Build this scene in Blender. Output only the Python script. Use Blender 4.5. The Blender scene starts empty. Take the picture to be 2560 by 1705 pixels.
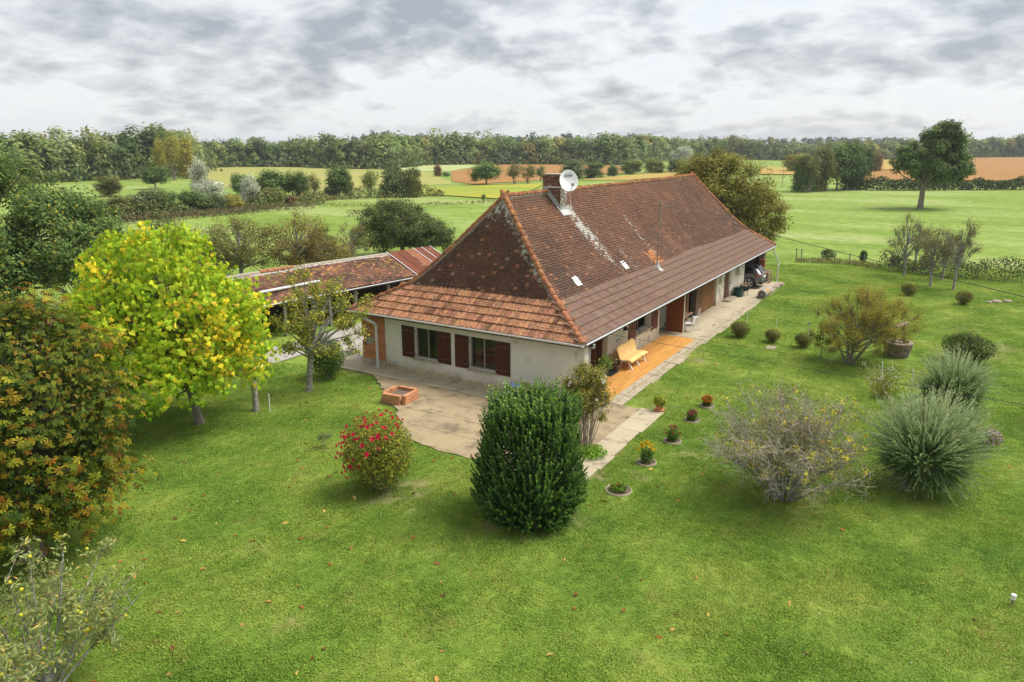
import bpy, math, random
import numpy as np
from mathutils import Vector, Matrix
D = bpy.data
SC = bpy.context.scene
COL = SC.collection
R = math.radians

# ------------------------------------------------------------------ camera
cam = D.objects.new('camera', D.cameras.new('camera'))
COL.objects.link(cam)
cam.location = (-23.294, -11.039, 9.587)
cam.rotation_euler = (math.pi/2 - 0.262, 0, 0.543 - math.pi/2)
cam.data.sensor_width = 36
cam.data.lens = 25.854
cam.data.clip_start = .1
cam.data.clip_end = 9000
SC.camera = cam

# ------------------------------------------------------------------ sky, sun, exposure
SUN_AZ, SUN_EL = R(-48), R(56)
w = D.worlds.new('World'); SC.world = w; w.use_nodes = True
nt = w.node_tree; nt.nodes.clear()
def N(t, ty, **kw):
    n = t.nodes.new(ty)
    for k, v in kw.items(): setattr(n, k, v)
    return n
def L(t, a, b): t.links.new(a, b)
def mth(t, op, a, b=None, clamp=False):
    n = N(t, 'ShaderNodeMath', operation=op, use_clamp=clamp)
    for i, q in enumerate((a, b)):
        if q is None: continue
        if isinstance(q, (int, float)): n.inputs[i].default_value = q
        else: L(t, q, n.inputs[i])
    return n.outputs[0]
def mixc(t, f, a, b, mode='MIX'):
    n = N(t, 'ShaderNodeMix', data_type='RGBA', blend_type=mode)
    for s, q in ((n.inputs[0], f), (n.inputs[6], a), (n.inputs[7], b)):
        if isinstance(q, (int, float)): s.default_value = q
        elif isinstance(q, (tuple, list)): s.default_value = (*q[:3], 1)
        else: L(t, q, s)
    return n.outputs[2]
def ramp(t, f, stops):
    n = N(t, 'ShaderNodeValToRGB'); e = n.color_ramp.elements
    while len(e) < len(stops): e.new(.5)
    for x, (p, c) in zip(e, stops): x.position = p; x.color = (*c, 1)
    L(t, f, n.inputs[0]); return n.outputs[0]
def noise(t, vec, scale, detail=4, rough=.55, dist=0, dim='3D'):
    n = N(t, 'ShaderNodeTexNoise', noise_dimensions=dim)
    n.inputs['Scale'].default_value = scale; n.inputs['Detail'].default_value = detail
    n.inputs['Roughness'].default_value = rough; n.inputs['Distortion'].default_value = dist
    if vec is not None: L(t, vec, n.inputs['Vector'])
    return n.outputs['Fac']
tc = N(nt, 'ShaderNodeTexCoord'); sx = N(nt, 'ShaderNodeSeparateXYZ'); L(nt, tc.outputs['Generated'], sx.inputs[0])
zz = mth(nt, 'ADD', mth(nt, 'MAXIMUM', sx.outputs[2], 0.0), .30)
cb = N(nt, 'ShaderNodeCombineXYZ')
L(nt, mth(nt, 'DIVIDE', sx.outputs[0], zz), cb.inputs[0]); L(nt, mth(nt, 'DIVIDE', sx.outputs[1], zz), cb.inputs[1])
SKYRAMP = [(.0, (.97, 1.0, 1.05)), (.22, (1.03, 1.04, 1.05)), (.36, (.95, .96, .98)), (.50, (.82, .835, .86)), (.66, (.67, .685, .715)), (.92, (.46, .48, .525))]
mp = N(nt, 'ShaderNodeMapping'); L(nt, cb.outputs[0], mp.inputs[0]); mp.inputs['Location'].default_value = (3.7, 1.2, 0)
P = mp.outputs[0]
def puffs(vec):
    ab = mth(nt, 'ABSOLUTE', mth(nt, 'SUBTRACT', noise(nt, vec, 3.9, 5, .52, .15, '2D'), .5))
    return mth(nt, 'ADD', mth(nt, 'MULTIPLY', noise(nt, vec, 1.45, 9, .54, .3, '2D'), .85), mth(nt, 'MULTIPLY', ab, .75))
def scaled(k):
    v = N(nt, 'ShaderNodeVectorMath', operation='SCALE'); L(nt, P, v.inputs[0]); v.inputs['Scale'].default_value = k; return v.outputs[0]
n1 = puffs(scaled(.98)); n2 = puffs(scaled(1.03)); big = noise(nt, P, .60, 2, .5, 0, '2D'); fine = noise(nt, P, 6.0, 6, .6, .2, '2D')
dens = mth(nt, 'ADD', mth(nt, 'MULTIPLY', n1, .8), mth(nt, 'ADD', mth(nt, 'MULTIPLY', mth(nt, 'SUBTRACT', big, .44), .26), mth(nt, 'MULTIPLY', mth(nt, 'SUBTRACT', fine, .5), .34)))
rel = mth(nt, 'MULTIPLY', mth(nt, 'SUBTRACT', n1, n2), 1.5)
cl = ramp(nt, mth(nt, 'ADD', dens, rel), SKYRAMP)
hz = N(nt, 'ShaderNodeMapRange'); L(nt, sx.outputs[2], hz.inputs[0])
hz.inputs[1].default_value = 0; hz.inputs[2].default_value = .10; hz.inputs[3].default_value = .25; hz.inputs[4].default_value = 0
cl = mixc(nt, hz.outputs[0], cl, (.80, .84, .90))
sky = N(nt, 'ShaderNodeTexSky', sky_type='NISHITA'); sky.sun_disc = False
sky.sun_elevation = SUN_EL; sky.sun_rotation = math.pi/2 - SUN_AZ
b1 = N(nt, 'ShaderNodeBackground'); b1.inputs[1].default_value = .05; L(nt, sky.outputs[0], b1.inputs[0])
b2 = N(nt, 'ShaderNodeBackground'); b2.inputs[1].default_value = .255; L(nt, cl, b2.inputs[0])
mx = N(nt, 'ShaderNodeMixShader'); mx.inputs[0].default_value = .88
wo = N(nt, 'ShaderNodeOutputWorld'); L(nt, b1.outputs[0], mx.inputs[1]); L(nt, b2.outputs[0], mx.inputs[2]); L(nt, mx.outputs[0], wo.inputs[0])

sun = D.objects.new('sun', D.lights.new('sun', 'SUN')); COL.objects.link(sun)
sun.data.energy = 1.5; sun.data.angle = R(38); sun.data.color = (1, .95, .86)
sv = Vector((math.cos(SUN_AZ)*math.cos(SUN_EL), math.sin(SUN_AZ)*math.cos(SUN_EL), math.sin(SUN_EL)))
sun.rotation_euler = sv.to_track_quat('Z', 'Y').to_euler(); sun.location = (0, 0, 60)
SC.view_settings.view_transform = 'Standard'; SC.view_settings.look = 'None'
SC.view_settings.gamma = 1; SC.view_settings.use_curve_mapping = False
SC.view_settings.exposure = 1.85
SC.render.engine = 'CYCLES'
cy = SC.cycles
cy.use_denoising = True; cy.denoiser = 'OPENIMAGEDENOISE'; cy.denoising_prefilter = 'NONE'; cy.max_bounces = 6; cy.diffuse_bounces = 4; cy.glossy_bounces = 2
cy.transmission_bounces = 4; cy.transparent_max_bounces = 6; cy.caustics_reflective = False; cy.caustics_refractive = False

# ------------------------------------------------------------------ materials
MATS = {}
def mat(name, c1, c2=None, s=3, c3=None, s3=30, t3=.62, rough=.8, bump=0, bs=60, attr=False, objc=False, metal=0, spec=.3, trans=0, stretch=None, w3=.06, coat=0):
    m = D.materials.new(name); m.use_nodes = True; t = m.node_tree
    p = t.nodes['Principled BSDF']; out = t.nodes['Material Output']
    geo = N(t, 'ShaderNodeNewGeometry'); vec = geo.outputs['Position']
    if stretch:
        q = N(t, 'ShaderNodeMapping'); L(t, vec, q.inputs[0]); q.inputs['Scale'].default_value = stretch; vec = q.outputs[0]
    col = None
    if c2 is not None:
        f = N(t, 'ShaderNodeMapRange'); L(t, noise(t, vec, s, 6, .62), f.inputs[0]); f.inputs[1].default_value = .34; f.inputs[2].default_value = .66
        col = mixc(t, f.outputs[0], c1, c2)
    if c3 is not None:
        f = N(t, 'ShaderNodeMapRange'); L(t, noise(t, vec, s3, 5, .6), f.inputs[0]); f.inputs[1].default_value = t3; f.inputs[2].default_value = t3 + w3
        col = mixc(t, f.outputs[0], col if col is not None else c1, c3)
    if attr:
        a = N(t, 'ShaderNodeAttribute', attribute_name='Col')
        col = mixc(t, 1.0, col if col is not None else c1, a.outputs['Color'], 'MULTIPLY')
    if objc:
        a = N(t, 'ShaderNodeObjectInfo')
        col = mixc(t, 1.0, col if col is not None else c1, a.outputs['Color'], 'MULTIPLY')
    if col is None: p.inputs['Base Color'].default_value = (*c1, 1)
    else: L(t, col, p.inputs['Base Color'])
    p.inputs['Roughness'].default_value = rough; p.inputs['Metallic'].default_value = metal
    p.inputs['Specular IOR Level'].default_value = spec
    if coat: p.inputs['Coat Weight'].default_value = coat
    if bump:
        b = N(t, 'ShaderNodeBump'); b.inputs['Strength'].default_value = bump; b.inputs['Distance'].default_value = .02
        L(t, noise(t, vec, bs, 5, .6), b.inputs['Height']); L(t, b.outputs[0], p.inputs['Normal'])
    if trans:
        tr = N(t, 'ShaderNodeBsdfTranslucent')
        if col is None: tr.inputs[0].default_value = (*c1, 1)
        else: L(t, col, tr.inputs[0])
        ms = N(t, 'ShaderNodeMixShader'); ms.inputs[0].default_value = trans
        L(t, p.outputs[0], ms.inputs[1]); L(t, tr.outputs[0], ms.inputs[2]); L(t, ms.outputs[0], out.inputs[0])
    MATS[name] = m
    return m
W1 = (1, 1, 1)
mat('leaf', (1.5, 1.45, 1.4), attr=True, objc=True, rough=.65, spec=.12, trans=.38)
mat('leaf_gloss', (1.5, 1.5, 1.4), attr=True, objc=True, rough=.38, spec=.4, trans=.2)
mat('petal', W1, attr=True, objc=True, rough=.7, spec=.1, trans=.25)
mat('bark', (.15, .125, .10), (.26, .23, .19), 6, rough=.95, bump=.8, bs=25, stretch=(1, 1, .25), objc=True)
mat('bark_pale', (.30, .29, .26), (.17, .15, .13), 9, c3=(.48, .48, .44), s3=14, t3=.55, rough=.95, bump=.6, bs=30)
mat('twig', (.30, .26, .21), (.42, .38, .32), 12, rough=.9, objc=True)
pm = mat('plain_tile', (.9, .9, .9), (1.1, 1.05, 1.0), 1.2, rough=.92, bump=.5, bs=45, attr=True, spec=.15)
t = pm.node_tree; pp = t.nodes['Principled BSDF']; src = pp.inputs['Base Color'].links[0].from_socket   # pale lichen, weighted per tile
geo = N(t, 'ShaderNodeNewGeometry'); at = N(t, 'ShaderNodeAttribute', attribute_name='Col')
ln = mth(t, 'ADD', mth(t, 'MULTIPLY', noise(t, geo.outputs['Position'], 12, 5, .7), .62), mth(t, 'MULTIPLY', mth(t, 'SUBTRACT', 1.0, at.outputs['Alpha']), .22))
f = N(t, 'ShaderNodeMapRange'); L(t, ln, f.inputs[0]); f.inputs[1].default_value = .40; f.inputs[2].default_value = .45; f.inputs[4].default_value = .92
lc = ramp(t, noise(t, geo.outputs['Position'], 20, 4, .6), [(.35, (.36, .34, .29)), (.6, (.66, .64, .59))])
L(t, mixc(t, f.outputs[0], src, lc), pp.inputs['Base Color'])
mat('orange_tile', (.43, .215, .112), (.30, .142, .08), 7, c3=(.115, .07, .05), s3=11, t3=.50, w3=.14, rough=.9, bump=.4, bs=50, objc=True, spec=.15, stretch=(1, 1, 1))
mat('brown_tile', (.205, .132, .098), (.155, .102, .078), 4, c3=(.31, .235, .20), s3=28, t3=.66, w3=.05, rough=.9, bump=.35, bs=60, objc=True, spec=.15)
mat('hip_tile', (.44, .195, .095), (.32, .135, .07), 5, c3=(.13, .085, .06), s3=9, t3=.56, w3=.06, rough=.9, bump=.5, bs=45, objc=True, spec=.15)
mat('mortar', (.42, .37, .30), (.30, .26, .21), 8, rough=.95, bump=.6, bs=40)
mat('deckboard_under', (.10, .07, .05), (.06, .045, .035), 5, rough=.95)
mat('render_grey', (.70, .67, .60), (.63, .60, .53), .8, c3=(.40, .35, .27), s3=1.6, t3=.60, w3=.12, rough=.93, bump=.25, bs=80)
mat('render_cream', (.70, .65, .54), (.61, .56, .45), 1.2, c3=(.33, .31, .28), s3=2.6, t3=.565, w3=.03, rough=.93, bump=.4, bs=40)
for wn_, dirt in (('render_grey', (.40, .345, .25)), ('render_cream', (.38, .32, .23))):        # splash dirt along the foot of the walls, ragged edge
    t = MATS[wn_].node_tree; pp = t.nodes['Principled BSDF']; src = pp.inputs['Base Color'].links[0].from_socket; geo = N(t, 'ShaderNodeNewGeometry'); sz = N(t, 'ShaderNodeSeparateXYZ'); L(t, geo.outputs['Position'], sz.inputs[0])
    hgt = mth(t, 'ADD', sz.outputs[2], mth(t, 'MULTIPLY', mth(t, 'SUBTRACT', .5, noise(t, geo.outputs['Position'], 1.7, 6, .65)), 1.5)); f = N(t, 'ShaderNodeMapRange'); L(t, hgt, f.inputs[0])
    f.inputs[1].default_value = .12; f.inputs[2].default_value = .62; f.inputs[3].default_value = .75; f.inputs[4].default_value = 0; L(t, mixc(t, f.outputs[0], src, dirt), pp.inputs['Base Color'])
mat('render_bare', (.36, .34, .30), (.30, .28, .25), 3, rough=.95, bump=.4, bs=50)
mat('plinth_stone', (.52, .43, .28), (.42, .35, .25), 5, rough=.95, bump=.6, bs=30, objc=True)
mat('terracotta_block', (.50, .225, .105), (.43, .18, .08), 6, c3=(.60, .36, .22), s3=5, t3=.6, w3=.1, rough=.9, bump=.3, bs=70, objc=True)
mat('dark_wood', (.085, .022, .009), (.05, .014, .007), 9, rough=.55, bump=.25, bs=30, stretch=(4, 4, .5), objc=True)
mat('door_wood', (.23, .075, .022), (.15, .045, .014), 5, rough=.5, bump=.2, bs=25, stretch=(5, 5, .5))
mat('barn_wood', (.27, .135, .052), (.17, .082, .034), 7, rough=.85, bump=.5, bs=30, stretch=(6, 6, .4), objc=True)
mat('brown_paint', (.155, .06, .04), (.12, .048, .033), 3, rough=.6)
mat('old_beam', (.15, .11, .08), (.085, .062, .048), 8, rough=.95, bump=.6, bs=30, stretch=(1, 1, 1))
mat('zinc', (.70, .72, .75), (.60, .62, .65), 2.5, rough=.45, metal=.35, spec=.5)
mat('lead', (.36, .38, .39), (.46, .46, .44), 6, rough=.6, metal=.2)
mat('pvc_white', (.66, .66, .65), (.58, .58, .56), 4, rough=.5)
mat('dish_white', (.84, .85, .86), rough=.5, spec=.3)
mat('white_paint', (.72, .72, .71), rough=.45, spec=.4)
mat('iron', (.025, .024, .024), rough=.5, metal=.6)
mat('glass', (.045, .05, .052), rough=.06, spec=.9)
mat('curtain', (.20, .20, .205), (.13, .13, .135), 6, rough=.9)
mat('frame_grey', (.20, .185, .165), rough=.5)
mat('dark_inside', (.035, .03, .026), (.02, .018, .016), 3, rough=.95)
mat('brick', (.23, .095, .062), (.16, .07, .05), 14, c3=(.42, .36, .29), s3=9, t3=.58, w3=.06, rough=.95, bump=.5, bs=50, attr=True)
mat('concrete', (.45, .385, .265), (.37, .32, .225), .9, c3=(.24, .205, .155), s3=1.3, t3=.56, w3=.12, rough=.92, bump=.35, bs=40)
mat('concrete_pale', (.43, .365, .26), (.34, .29, .21), 2.2, c3=(.19, .16, .115), s3=5, t3=.57, w3=.08, rough=.95, bump=.6, bs=25)
mat('gravel_dark', (.25, .195, .12), (.19, .15, .09), 5, rough=1, bump=.8, bs=40)
mat('gravel_slab', (.37, .29, .175), (.29, .23, .14), 1.1, c3=(.145, .112, .075), s3=1.1, t3=.50, w3=.2, rough=.95, bump=.9, bs=55, objc=True)
mat('soil', (.115, .085, .06), (.17, .13, .095), 9, rough=1, bump=1, bs=30)
mat('vinyl_deck', (.60, .31, .085), (.49, .235, .058), 2.2, rough=.5, bump=.1, bs=30, stretch=(.35, 9, 1), attr=True)
mat('cover_cloth', (.88, .57, .24), (.82, .50, .19), 3, rough=.85, bump=.3, bs=7)
mat('wicker', (.14, .075, .04), (.22, .13, .075), 45, rough=.8, bump=.8, bs=90)
mat('rust_sheet', (.27, .095, .052), (.20, .075, .045), 1.3, c3=(.52, .36, .22), s3=1.1, t3=.60, w3=.10, rough=.8, objc=True)
mat('green_plastic', (.018, .06, .048), (.012, .042, .036), 12, rough=.5)
mat('rubber', (.014, .014, .015), rough=.75)
mat('car_paint', (.15, .155, .17), rough=.28, metal=.55, spec=.6, coat=.6)
mat('car_black', (.022, .022, .024), rough=.55)
mat('car_glass', (.012, .013, .015), rough=.05, spec=.9)
mat('red_lens', (.55, .012, .015), rough=.15, spec=.7)
mat('alloy', (.62, .62, .64), rough=.3, metal=.8)
mat('plate', (.75, .75, .74), rough=.4)
mat('blue_print', (.03, .05, .22), rough=.6)
mat('stack_tile', (.50, .155, .065), (.36, .105, .045), 9, rough=.9, bump=.4, bs=50, objc=True)
mat('stone', (.36, .29, .23), (.27, .215, .17), 6, rough=.95, bump=.7, bs=20, objc=True)
mat('well_stone', (.25, .205, .16), (.17, .135, .105), 7, rough=.95, bump=.7, bs=25, objc=True)
mat('rust_pipe', (.36, .33, .28), (.28, .25, .21), 5, c3=(.42, .22, .07), s3=2.5, t3=.57, rough=.9, bump=.5, bs=30)
mat('cable', (.03, .03, .032), rough=.6)
mat('sheet_blue', (.25, .42, .70), rough=.7)
mat('old_wood', (.30, .265, .22), (.20, .175, .145), 9, rough=.95, bump=.5, bs=30, stretch=(5, 5, .5))
mat('fruit', W1, objc=True, rough=.5, attr=True)
mat('wood_top', (.33, .22, .13), (.26, .165, .10), 6, rough=.7)
mat('steel_leg', (.16, .14, .12), rough=.6, metal=.3)

# ground: lawn / meadow / bare soil weighted by the mesh's own attribute
m = D.materials.new('ground'); m.use_nodes = True; t = m.node_tree; p = t.nodes['Principled BSDF']
geo = N(t, 'ShaderNodeNewGeometry'); vec = geo.outputs['Position']
at = N(t, 'ShaderNodeAttribute', attribute_name='Col'); sp = N(t, 'ShaderNodeSeparateColor'); L(t, at.outputs['Color'], sp.inputs[0])
def lawn_colour(t, vec):
    a = ramp(t, noise(t, vec, .33, 5, .6), [(.33, (.105, .190, .024)), (.50, (.165, .250, .036)), (.66, (.235, .300, .056))])
    b = ramp(t, noise(t, vec, 2.4, 6, .65), [(.32, (.78, .82, .76)), (.52, (1, 1, 1)), (.72, (1.18, 1.10, 1.15))])
    c = mixc(t, 1.0, a, b, 'MULTIPLY')
    f = N(t, 'ShaderNodeMapRange'); L(t, noise(t, vec, .9, 6, .7), f.inputs[0]); f.inputs[1].default_value = .56; f.inputs[2].default_value = .74
    f.inputs[4].default_value = .5
    return mixc(t, f.outputs[0], c, (.27, .235, .075))
lawn = lawn_colour(t, vec)
st = N(t, 'ShaderNodeMapping'); L(t, vec, st.inputs[0]); st.inputs['Scale'].default_value = (1, .35, 1); st.inputs['Rotation'].default_value = (0, 0, .5)
mead = ramp(t, noise(t, st.outputs[0], .09, 8, .66), [(.34, (.145, .225, .030)), (.5, (.205, .285, .055)), (.62, (.28, .335, .115)), (.72, (.235, .30, .065))])
mead = mixc(t, 1.0, mead, ramp(t, noise(t, vec, .8, 6, .7), [(.3, (.60, .66, .58)), (.5, (.95, .96, .95)), (.7, (1.22, 1.18, 1.25))]), 'MULTIPLY')
c = mixc(t, sp.outputs[1], lawn, mead)
soil = ramp(t, noise(t, vec, 6, 6, .7), [(.35, (.13, .095, .055)), (.6, (.26, .20, .115))])
bf = mth(t, 'MULTIPLY', sp.outputs[0], mth(t, 'MULTIPLY', noise(t, vec, 3.2, 6, .7), 1.9), True)
c = mixc(t, bf, c, soil)
L(t, c, p.inputs['Base Color']); p.inputs['Roughness'].default_value = .95; p.inputs['Specular IOR Level'].default_value = .15
b = N(t, 'ShaderNodeBump'); b.inputs['Strength'].default_value = .8; b.inputs['Distance'].default_value = .04
L(t, noise(t, vec, 22, 6, .7), b.inputs['Height']); L(t, b.outputs[0], p.inputs['Normal'])
MATS['ground'] = m
m = D.materials.new('grass_blade'); m.use_nodes = True; t = m.node_tree; p = t.nodes['Principled BSDF']
geo = N(t, 'ShaderNodeNewGeometry'); c = lawn_colour(t, geo.outputs['Position'])
at = N(t, 'ShaderNodeAttribute', attribute_name='Col'); c = mixc(t, 1.0, c, at.outputs['Color'], 'MULTIPLY')
L(t, c, p.inputs['Base Color']); p.inputs['Roughness'].default_value = .6; p.inputs['Specular IOR Level'].default_value = .2
tr = N(t, 'ShaderNodeBsdfTranslucent'); L(t, c, tr.inputs[0]); ms = N(t, 'ShaderNodeMixShader'); ms.inputs[0].default_value = .35
L(t, p.outputs[0], ms.inputs[1]); L(t, tr.outputs[0], ms.inputs[2]); L(t, ms.outputs[0], t.nodes['Material Output'].inputs[0])
MATS['grass_blade'] = m

def field_mat(name, c1, c2, c3, rot, rows):
    m = D.materials.new(name); m.use_nodes = True; t = m.node_tree; p = t.nodes['Principled BSDF']
    geo = N(t, 'ShaderNodeNewGeometry'); q = N(t, 'ShaderNodeMapping'); L(t, geo.outputs['Position'], q.inputs[0])
    q.inputs['Rotation'].default_value = (0, 0, rot); q.inputs['Scale'].default_value = (rows, .12*rows, 1)
    a = ramp(t, noise(t, q.outputs[0], 1, 5, .6), [(.35, c1), (.62, c2)])
    f = N(t, 'ShaderNodeMapRange'); L(t, noise(t, geo.outputs['Position'], .03, 5, .6), f.inputs[0]); f.inputs[1].default_value = .45; f.inputs[2].default_value = .65
    c = mixc(t, f.outputs[0], a, c3)
    L(t, c, p.inputs['Base Color']); p.inputs['Roughness'].default_value = .95; p.inputs['Specular IOR Level'].default_value = .1
    MATS[name] = m
field_mat('maize', (.24, .235, .07), (.35, .325, .11), (.27, .29, .08), .5, .6)
field_mat('ploughed', (.25, .125, .042), (.33, .18, .062), (.30, .17, .055), .3, .5)
field_mat('stubble', (.34, .225, .065), (.40, .28, .085), (.33, .26, .07), .7, .4)
field_mat('mustard', (.24, .27, .035), (.36, .325, .045), (.18, .27, .045), .2, .3)
field_mat('pale_meadow', (.33, .37, .16), (.38, .41, .20), (.30, .35, .11), .4, .2)
# window glass: thin reflecting pane
m = D.materials.new('pane_glass'); m.use_nodes = True; t = m.node_tree; t.nodes.remove(t.nodes['Principled BSDF'])
tr = N(t, 'ShaderNodeBsdfTransparent'); tr.inputs[0].default_value = (.6, .6, .6, 1)
gl = N(t, 'ShaderNodeBsdfGlossy'); gl.inputs['Roughness'].default_value = .03
ms = N(t, 'ShaderNodeMixShader'); ms.inputs[0].default_value = .05
L(t, tr.outputs[0], ms.inputs[1]); L(t, gl.outputs[0], ms.inputs[2]); L(t, ms.outputs[0], t.nodes['Material Output'].inputs[0])
MATS['pane_glass'] = m

# ------------------------------------------------------------------ helpers
def link(o, parent=None):
    COL.objects.link(o)
    if parent is not None: o.parent = parent
    return o
def tag(o, label=None, cat=None, group=None, kind=None):
    if label: o['label'] = label
    if cat: o['category'] = cat
    if group: o['group'] = group
    if kind: o['kind'] = kind
    return o
def empty(name, loc=(0, 0, 0), rz=0, label=None, cat=None, group=None):
    o = D.objects.new(name, None); o.empty_display_size = .1; o.location = loc; o.rotation_euler = (0, 0, rz)
    link(o); return tag(o, label, cat, group)
def copy_tree(o, parent=None):
    c = o.copy(); link(c, parent)
    for ch in list(o.children): copy_tree(ch, c)
    return c
def np_mesh(name, V, F, C=None, mat=None, smooth=False):
    V = np.asarray(V, np.float32); F = np.asarray(F, np.int32)
    me = D.meshes.new(name); n = len(V); mf, k = F.shape
    me.vertices.add(n); me.vertices.foreach_set('co', V.ravel())
    me.loops.add(mf*k); me.loops.foreach_set('vertex_index', F.ravel())
    me.polygons.add(mf); me.polygons.foreach_set('loop_start', np.arange(0, mf*k, k, dtype=np.int32))
    me.polygons.foreach_set('loop_total', np.full(mf, k, np.int32))
    if smooth: me.polygons.foreach_set('use_smooth', np.ones(mf, bool))
    me.update(calc_edges=True)
    if C is not None:
        a = me.color_attributes.new('Col', 'FLOAT_COLOR', 'POINT')
        C = np.asarray(C, np.float32); CC = np.ones((n, 4), np.float32); CC[:, :C.shape[1]] = C; a.data.foreach_set('color', CC.ravel())
    if mat: me.materials.append(MATS[mat])
    return me
def obj(name, me, parent=None, loc=None, kind=None):
    o = D.objects.new(name, me); link(o, parent)
    if loc is not None: o.location = loc
    if kind: o['kind'] = kind
    return o
def norm(v): return v/np.maximum(np.linalg.norm(v, axis=-1, keepdims=True), 1e-9)
class B:
    def __init__(s): s.V = []; s.F = []; s.C = []
    def add(s, vs, fs, c=None):
        n = len(s.V); s.V += [tuple(v) for v in vs]; s.F += [tuple(i+n for i in f) for f in fs]
        s.C += [c or (1, 1, 1)]*len(vs); return s
    def box(s, x0, y0, z0, x1, y1, z1, c=None):
        v = [(x0,y0,z0),(x1,y0,z0),(x1,y1,z0),(x0,y1,z0),(x0,y0,z1),(x1,y0,z1),(x1,y1,z1),(x0,y1,z1)]
        return s.add(v, [(3,2,1,0),(4,5,6,7),(0,1,5,4),(1,2,6,5),(2,3,7,6),(3,0,4,7)], c)
    def obox(s, c, a, b, d, col=None):
        c, a, b, d = (Vector(q) for q in (c, a, b, d))
        v = [c-a-b-d, c+a-b-d, c+a+b-d, c-a+b-d, c-a-b+d, c+a-b+d, c+a+b+d, c-a+b+d]
        return s.add(v, [(3,2,1,0),(4,5,6,7),(0,1,5,4),(1,2,6,5),(2,3,7,6),(3,0,4,7)], col)
    def tube(s, pts, rad, n=6, cap=True, c=None):
        pts = [Vector(q) for q in pts]
        if isinstance(rad, (int, float)): rad = [rad]*len(pts)
        vs = []; fs = []; pa = None
        for i, q in enumerate(pts):
            d = (pts[min(i+1, len(pts)-1)]-pts[max(i-1, 0)]).normalized()
            if pa is None: pa = Vector((0, 0, 1)).cross(d) if abs(d.z) < .9 else Vector((1, 0, 0)).cross(d)
            a = (pa - d*pa.dot(d)).normalized(); pa = a; b = d.cross(a)
            for k in range(n):
                t_ = 2*math.pi*k/n; vs.append(q + (a*math.cos(t_)+b*math.sin(t_))*rad[i])
        for i in range(len(pts)-1):
            for k in range(n):
                fs.append((i*n+k, i*n+(k+1) % n, (i+1)*n+(k+1) % n, (i+1)*n+k))
        if cap: fs.append(tuple(range(n-1, -1, -1))); fs.append(tuple((len(pts)-1)*n+k for k in range(n)))
        return s.add(vs, fs, c)
    def lathe(s, prof, n=16, c=None, cen=(0, 0, 0)):
        vs = []; fs = []
        for r, z in prof:
            for k in range(n):
                t_ = 2*math.pi*k/n; vs.append((cen[0]+r*math.cos(t_), cen[1]+r*math.sin(t_), cen[2]+z))
        for i in range(len(prof)-1):
            for k in range(n): fs.append((i*n+k, i*n+(k+1) % n, (i+1)*n+(k+1) % n, (i+1)*n+k))
        return s.add(vs, fs, c)
    def ball(s, cen, r, n=8, m=5, c=None, sz=1.0):
        return s.lathe([(max(1e-4, r*math.sin(math.pi*i/m)), -r*sz*math.cos(math.pi*i/m)) for i in range(m+1)], n, c, cen)
    def mesh(s, name, mat, smooth=False):
        me = D.meshes.new(name); me.from_pydata(s.V, [], s.F); me.materials.append(MATS[mat])
        a = me.color_attributes.new('Col', 'FLOAT_COLOR', 'POINT')
        a.data.foreach_set('color', np.array([(*c[:3], 1) for c in s.C], np.float32).ravel())
        if smooth: me.polygons.foreach_set('use_smooth', [True]*len(me.polygons))
        me.update(); return me
    def build(s, name, mat, parent=None, smooth=False, loc=None, kind=None):
        return obj(name, s.mesh(name, mat, smooth), parent, loc, kind)
def bevel(o, w=.01, seg=2):
    q = o.modifiers.new('bevel', 'BEVEL'); q.width = w; q.segments = seg; q.limit_method = 'ANGLE'; return o
def wav(x, y, a=0.): return math.sin(x*1.3+a)*.5+math.sin(x*.47+y*1.1+2*a)*.6+math.sin(y*2.3-x*.8+a*3)*.35
def vnoise(x, y, sc=1., seed=0):
    x = np.asarray(x, float)*sc; y = np.asarray(y, float)*sc
    xi = np.floor(x); yi = np.floor(y); fx = x-xi; fy = y-yi; fx = fx*fx*(3-2*fx); fy = fy*fy*(3-2*fy)
    def h(a, b):
        q = np.sin(a*127.1+b*311.7+seed*74.7)*43758.5453; return q-np.floor(q)
    return (h(xi, yi)*(1-fx)+h(xi+1, yi)*fx)*(1-fy)+(h(xi, yi+1)*(1-fx)+h(xi+1, yi+1)*fx)*fy
def inpoly(x, y, poly):
    x = np.asarray(x); y = np.asarray(y); r = np.zeros(x.shape, bool); n = len(poly)
    for i in range(n):
        x0, y0 = poly[i]; x1, y1 = poly[(i+1) % n]
        if y0 == y1: continue
        r ^= ((y0 > y) != (y1 > y)) & (x < (x1-x0)*(y-y0)/(y1-y0)+x0)
    return r

# ------------------------------------------------------------------ ground
TERRACE = [(-5.5, -2.55), (1.33, -2.6), (1.33, -.55), (-.62, -.5), (-.62, 9.6), (-1.7, 8.2), (-2.6, 7.2), (-3.1, 6.4), (-4.2, 5.2), (-5.4, 4.1), (-5.7, 2.4), (-5.6, .9), (-5.8, -.9)]
def rough(poly, amp, step, keep=2):
    out = []; q = random.Random(4)
    for i, (a, b_) in enumerate(zip(poly, poly[1:])):
        n = max(1, int(math.hypot(b_[0]-a[0], b_[1]-a[1])/step)) if i >= keep else 1
        for k in range(n):
            j = (q.uniform(-amp, amp), q.uniform(-amp, amp)) if k else (0, 0); out.append((a[0]+(b_[0]-a[0])*k/n+j[0], a[1]+(b_[1]-a[1])*k/n+j[1]))
    return out+[poly[-1]]
TERRACE = TERRACE[:4]+rough(TERRACE[4:], .12, .32, 0)
PAVED = [(-.75, 12.6), (-.75, -.6), (1.2, -.6), (1.2, -.95), (31.3, -.95), (31.3, 12), (14, 12.5), (13, 17), (0, 18.5), (-1.5, 14)]
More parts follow.
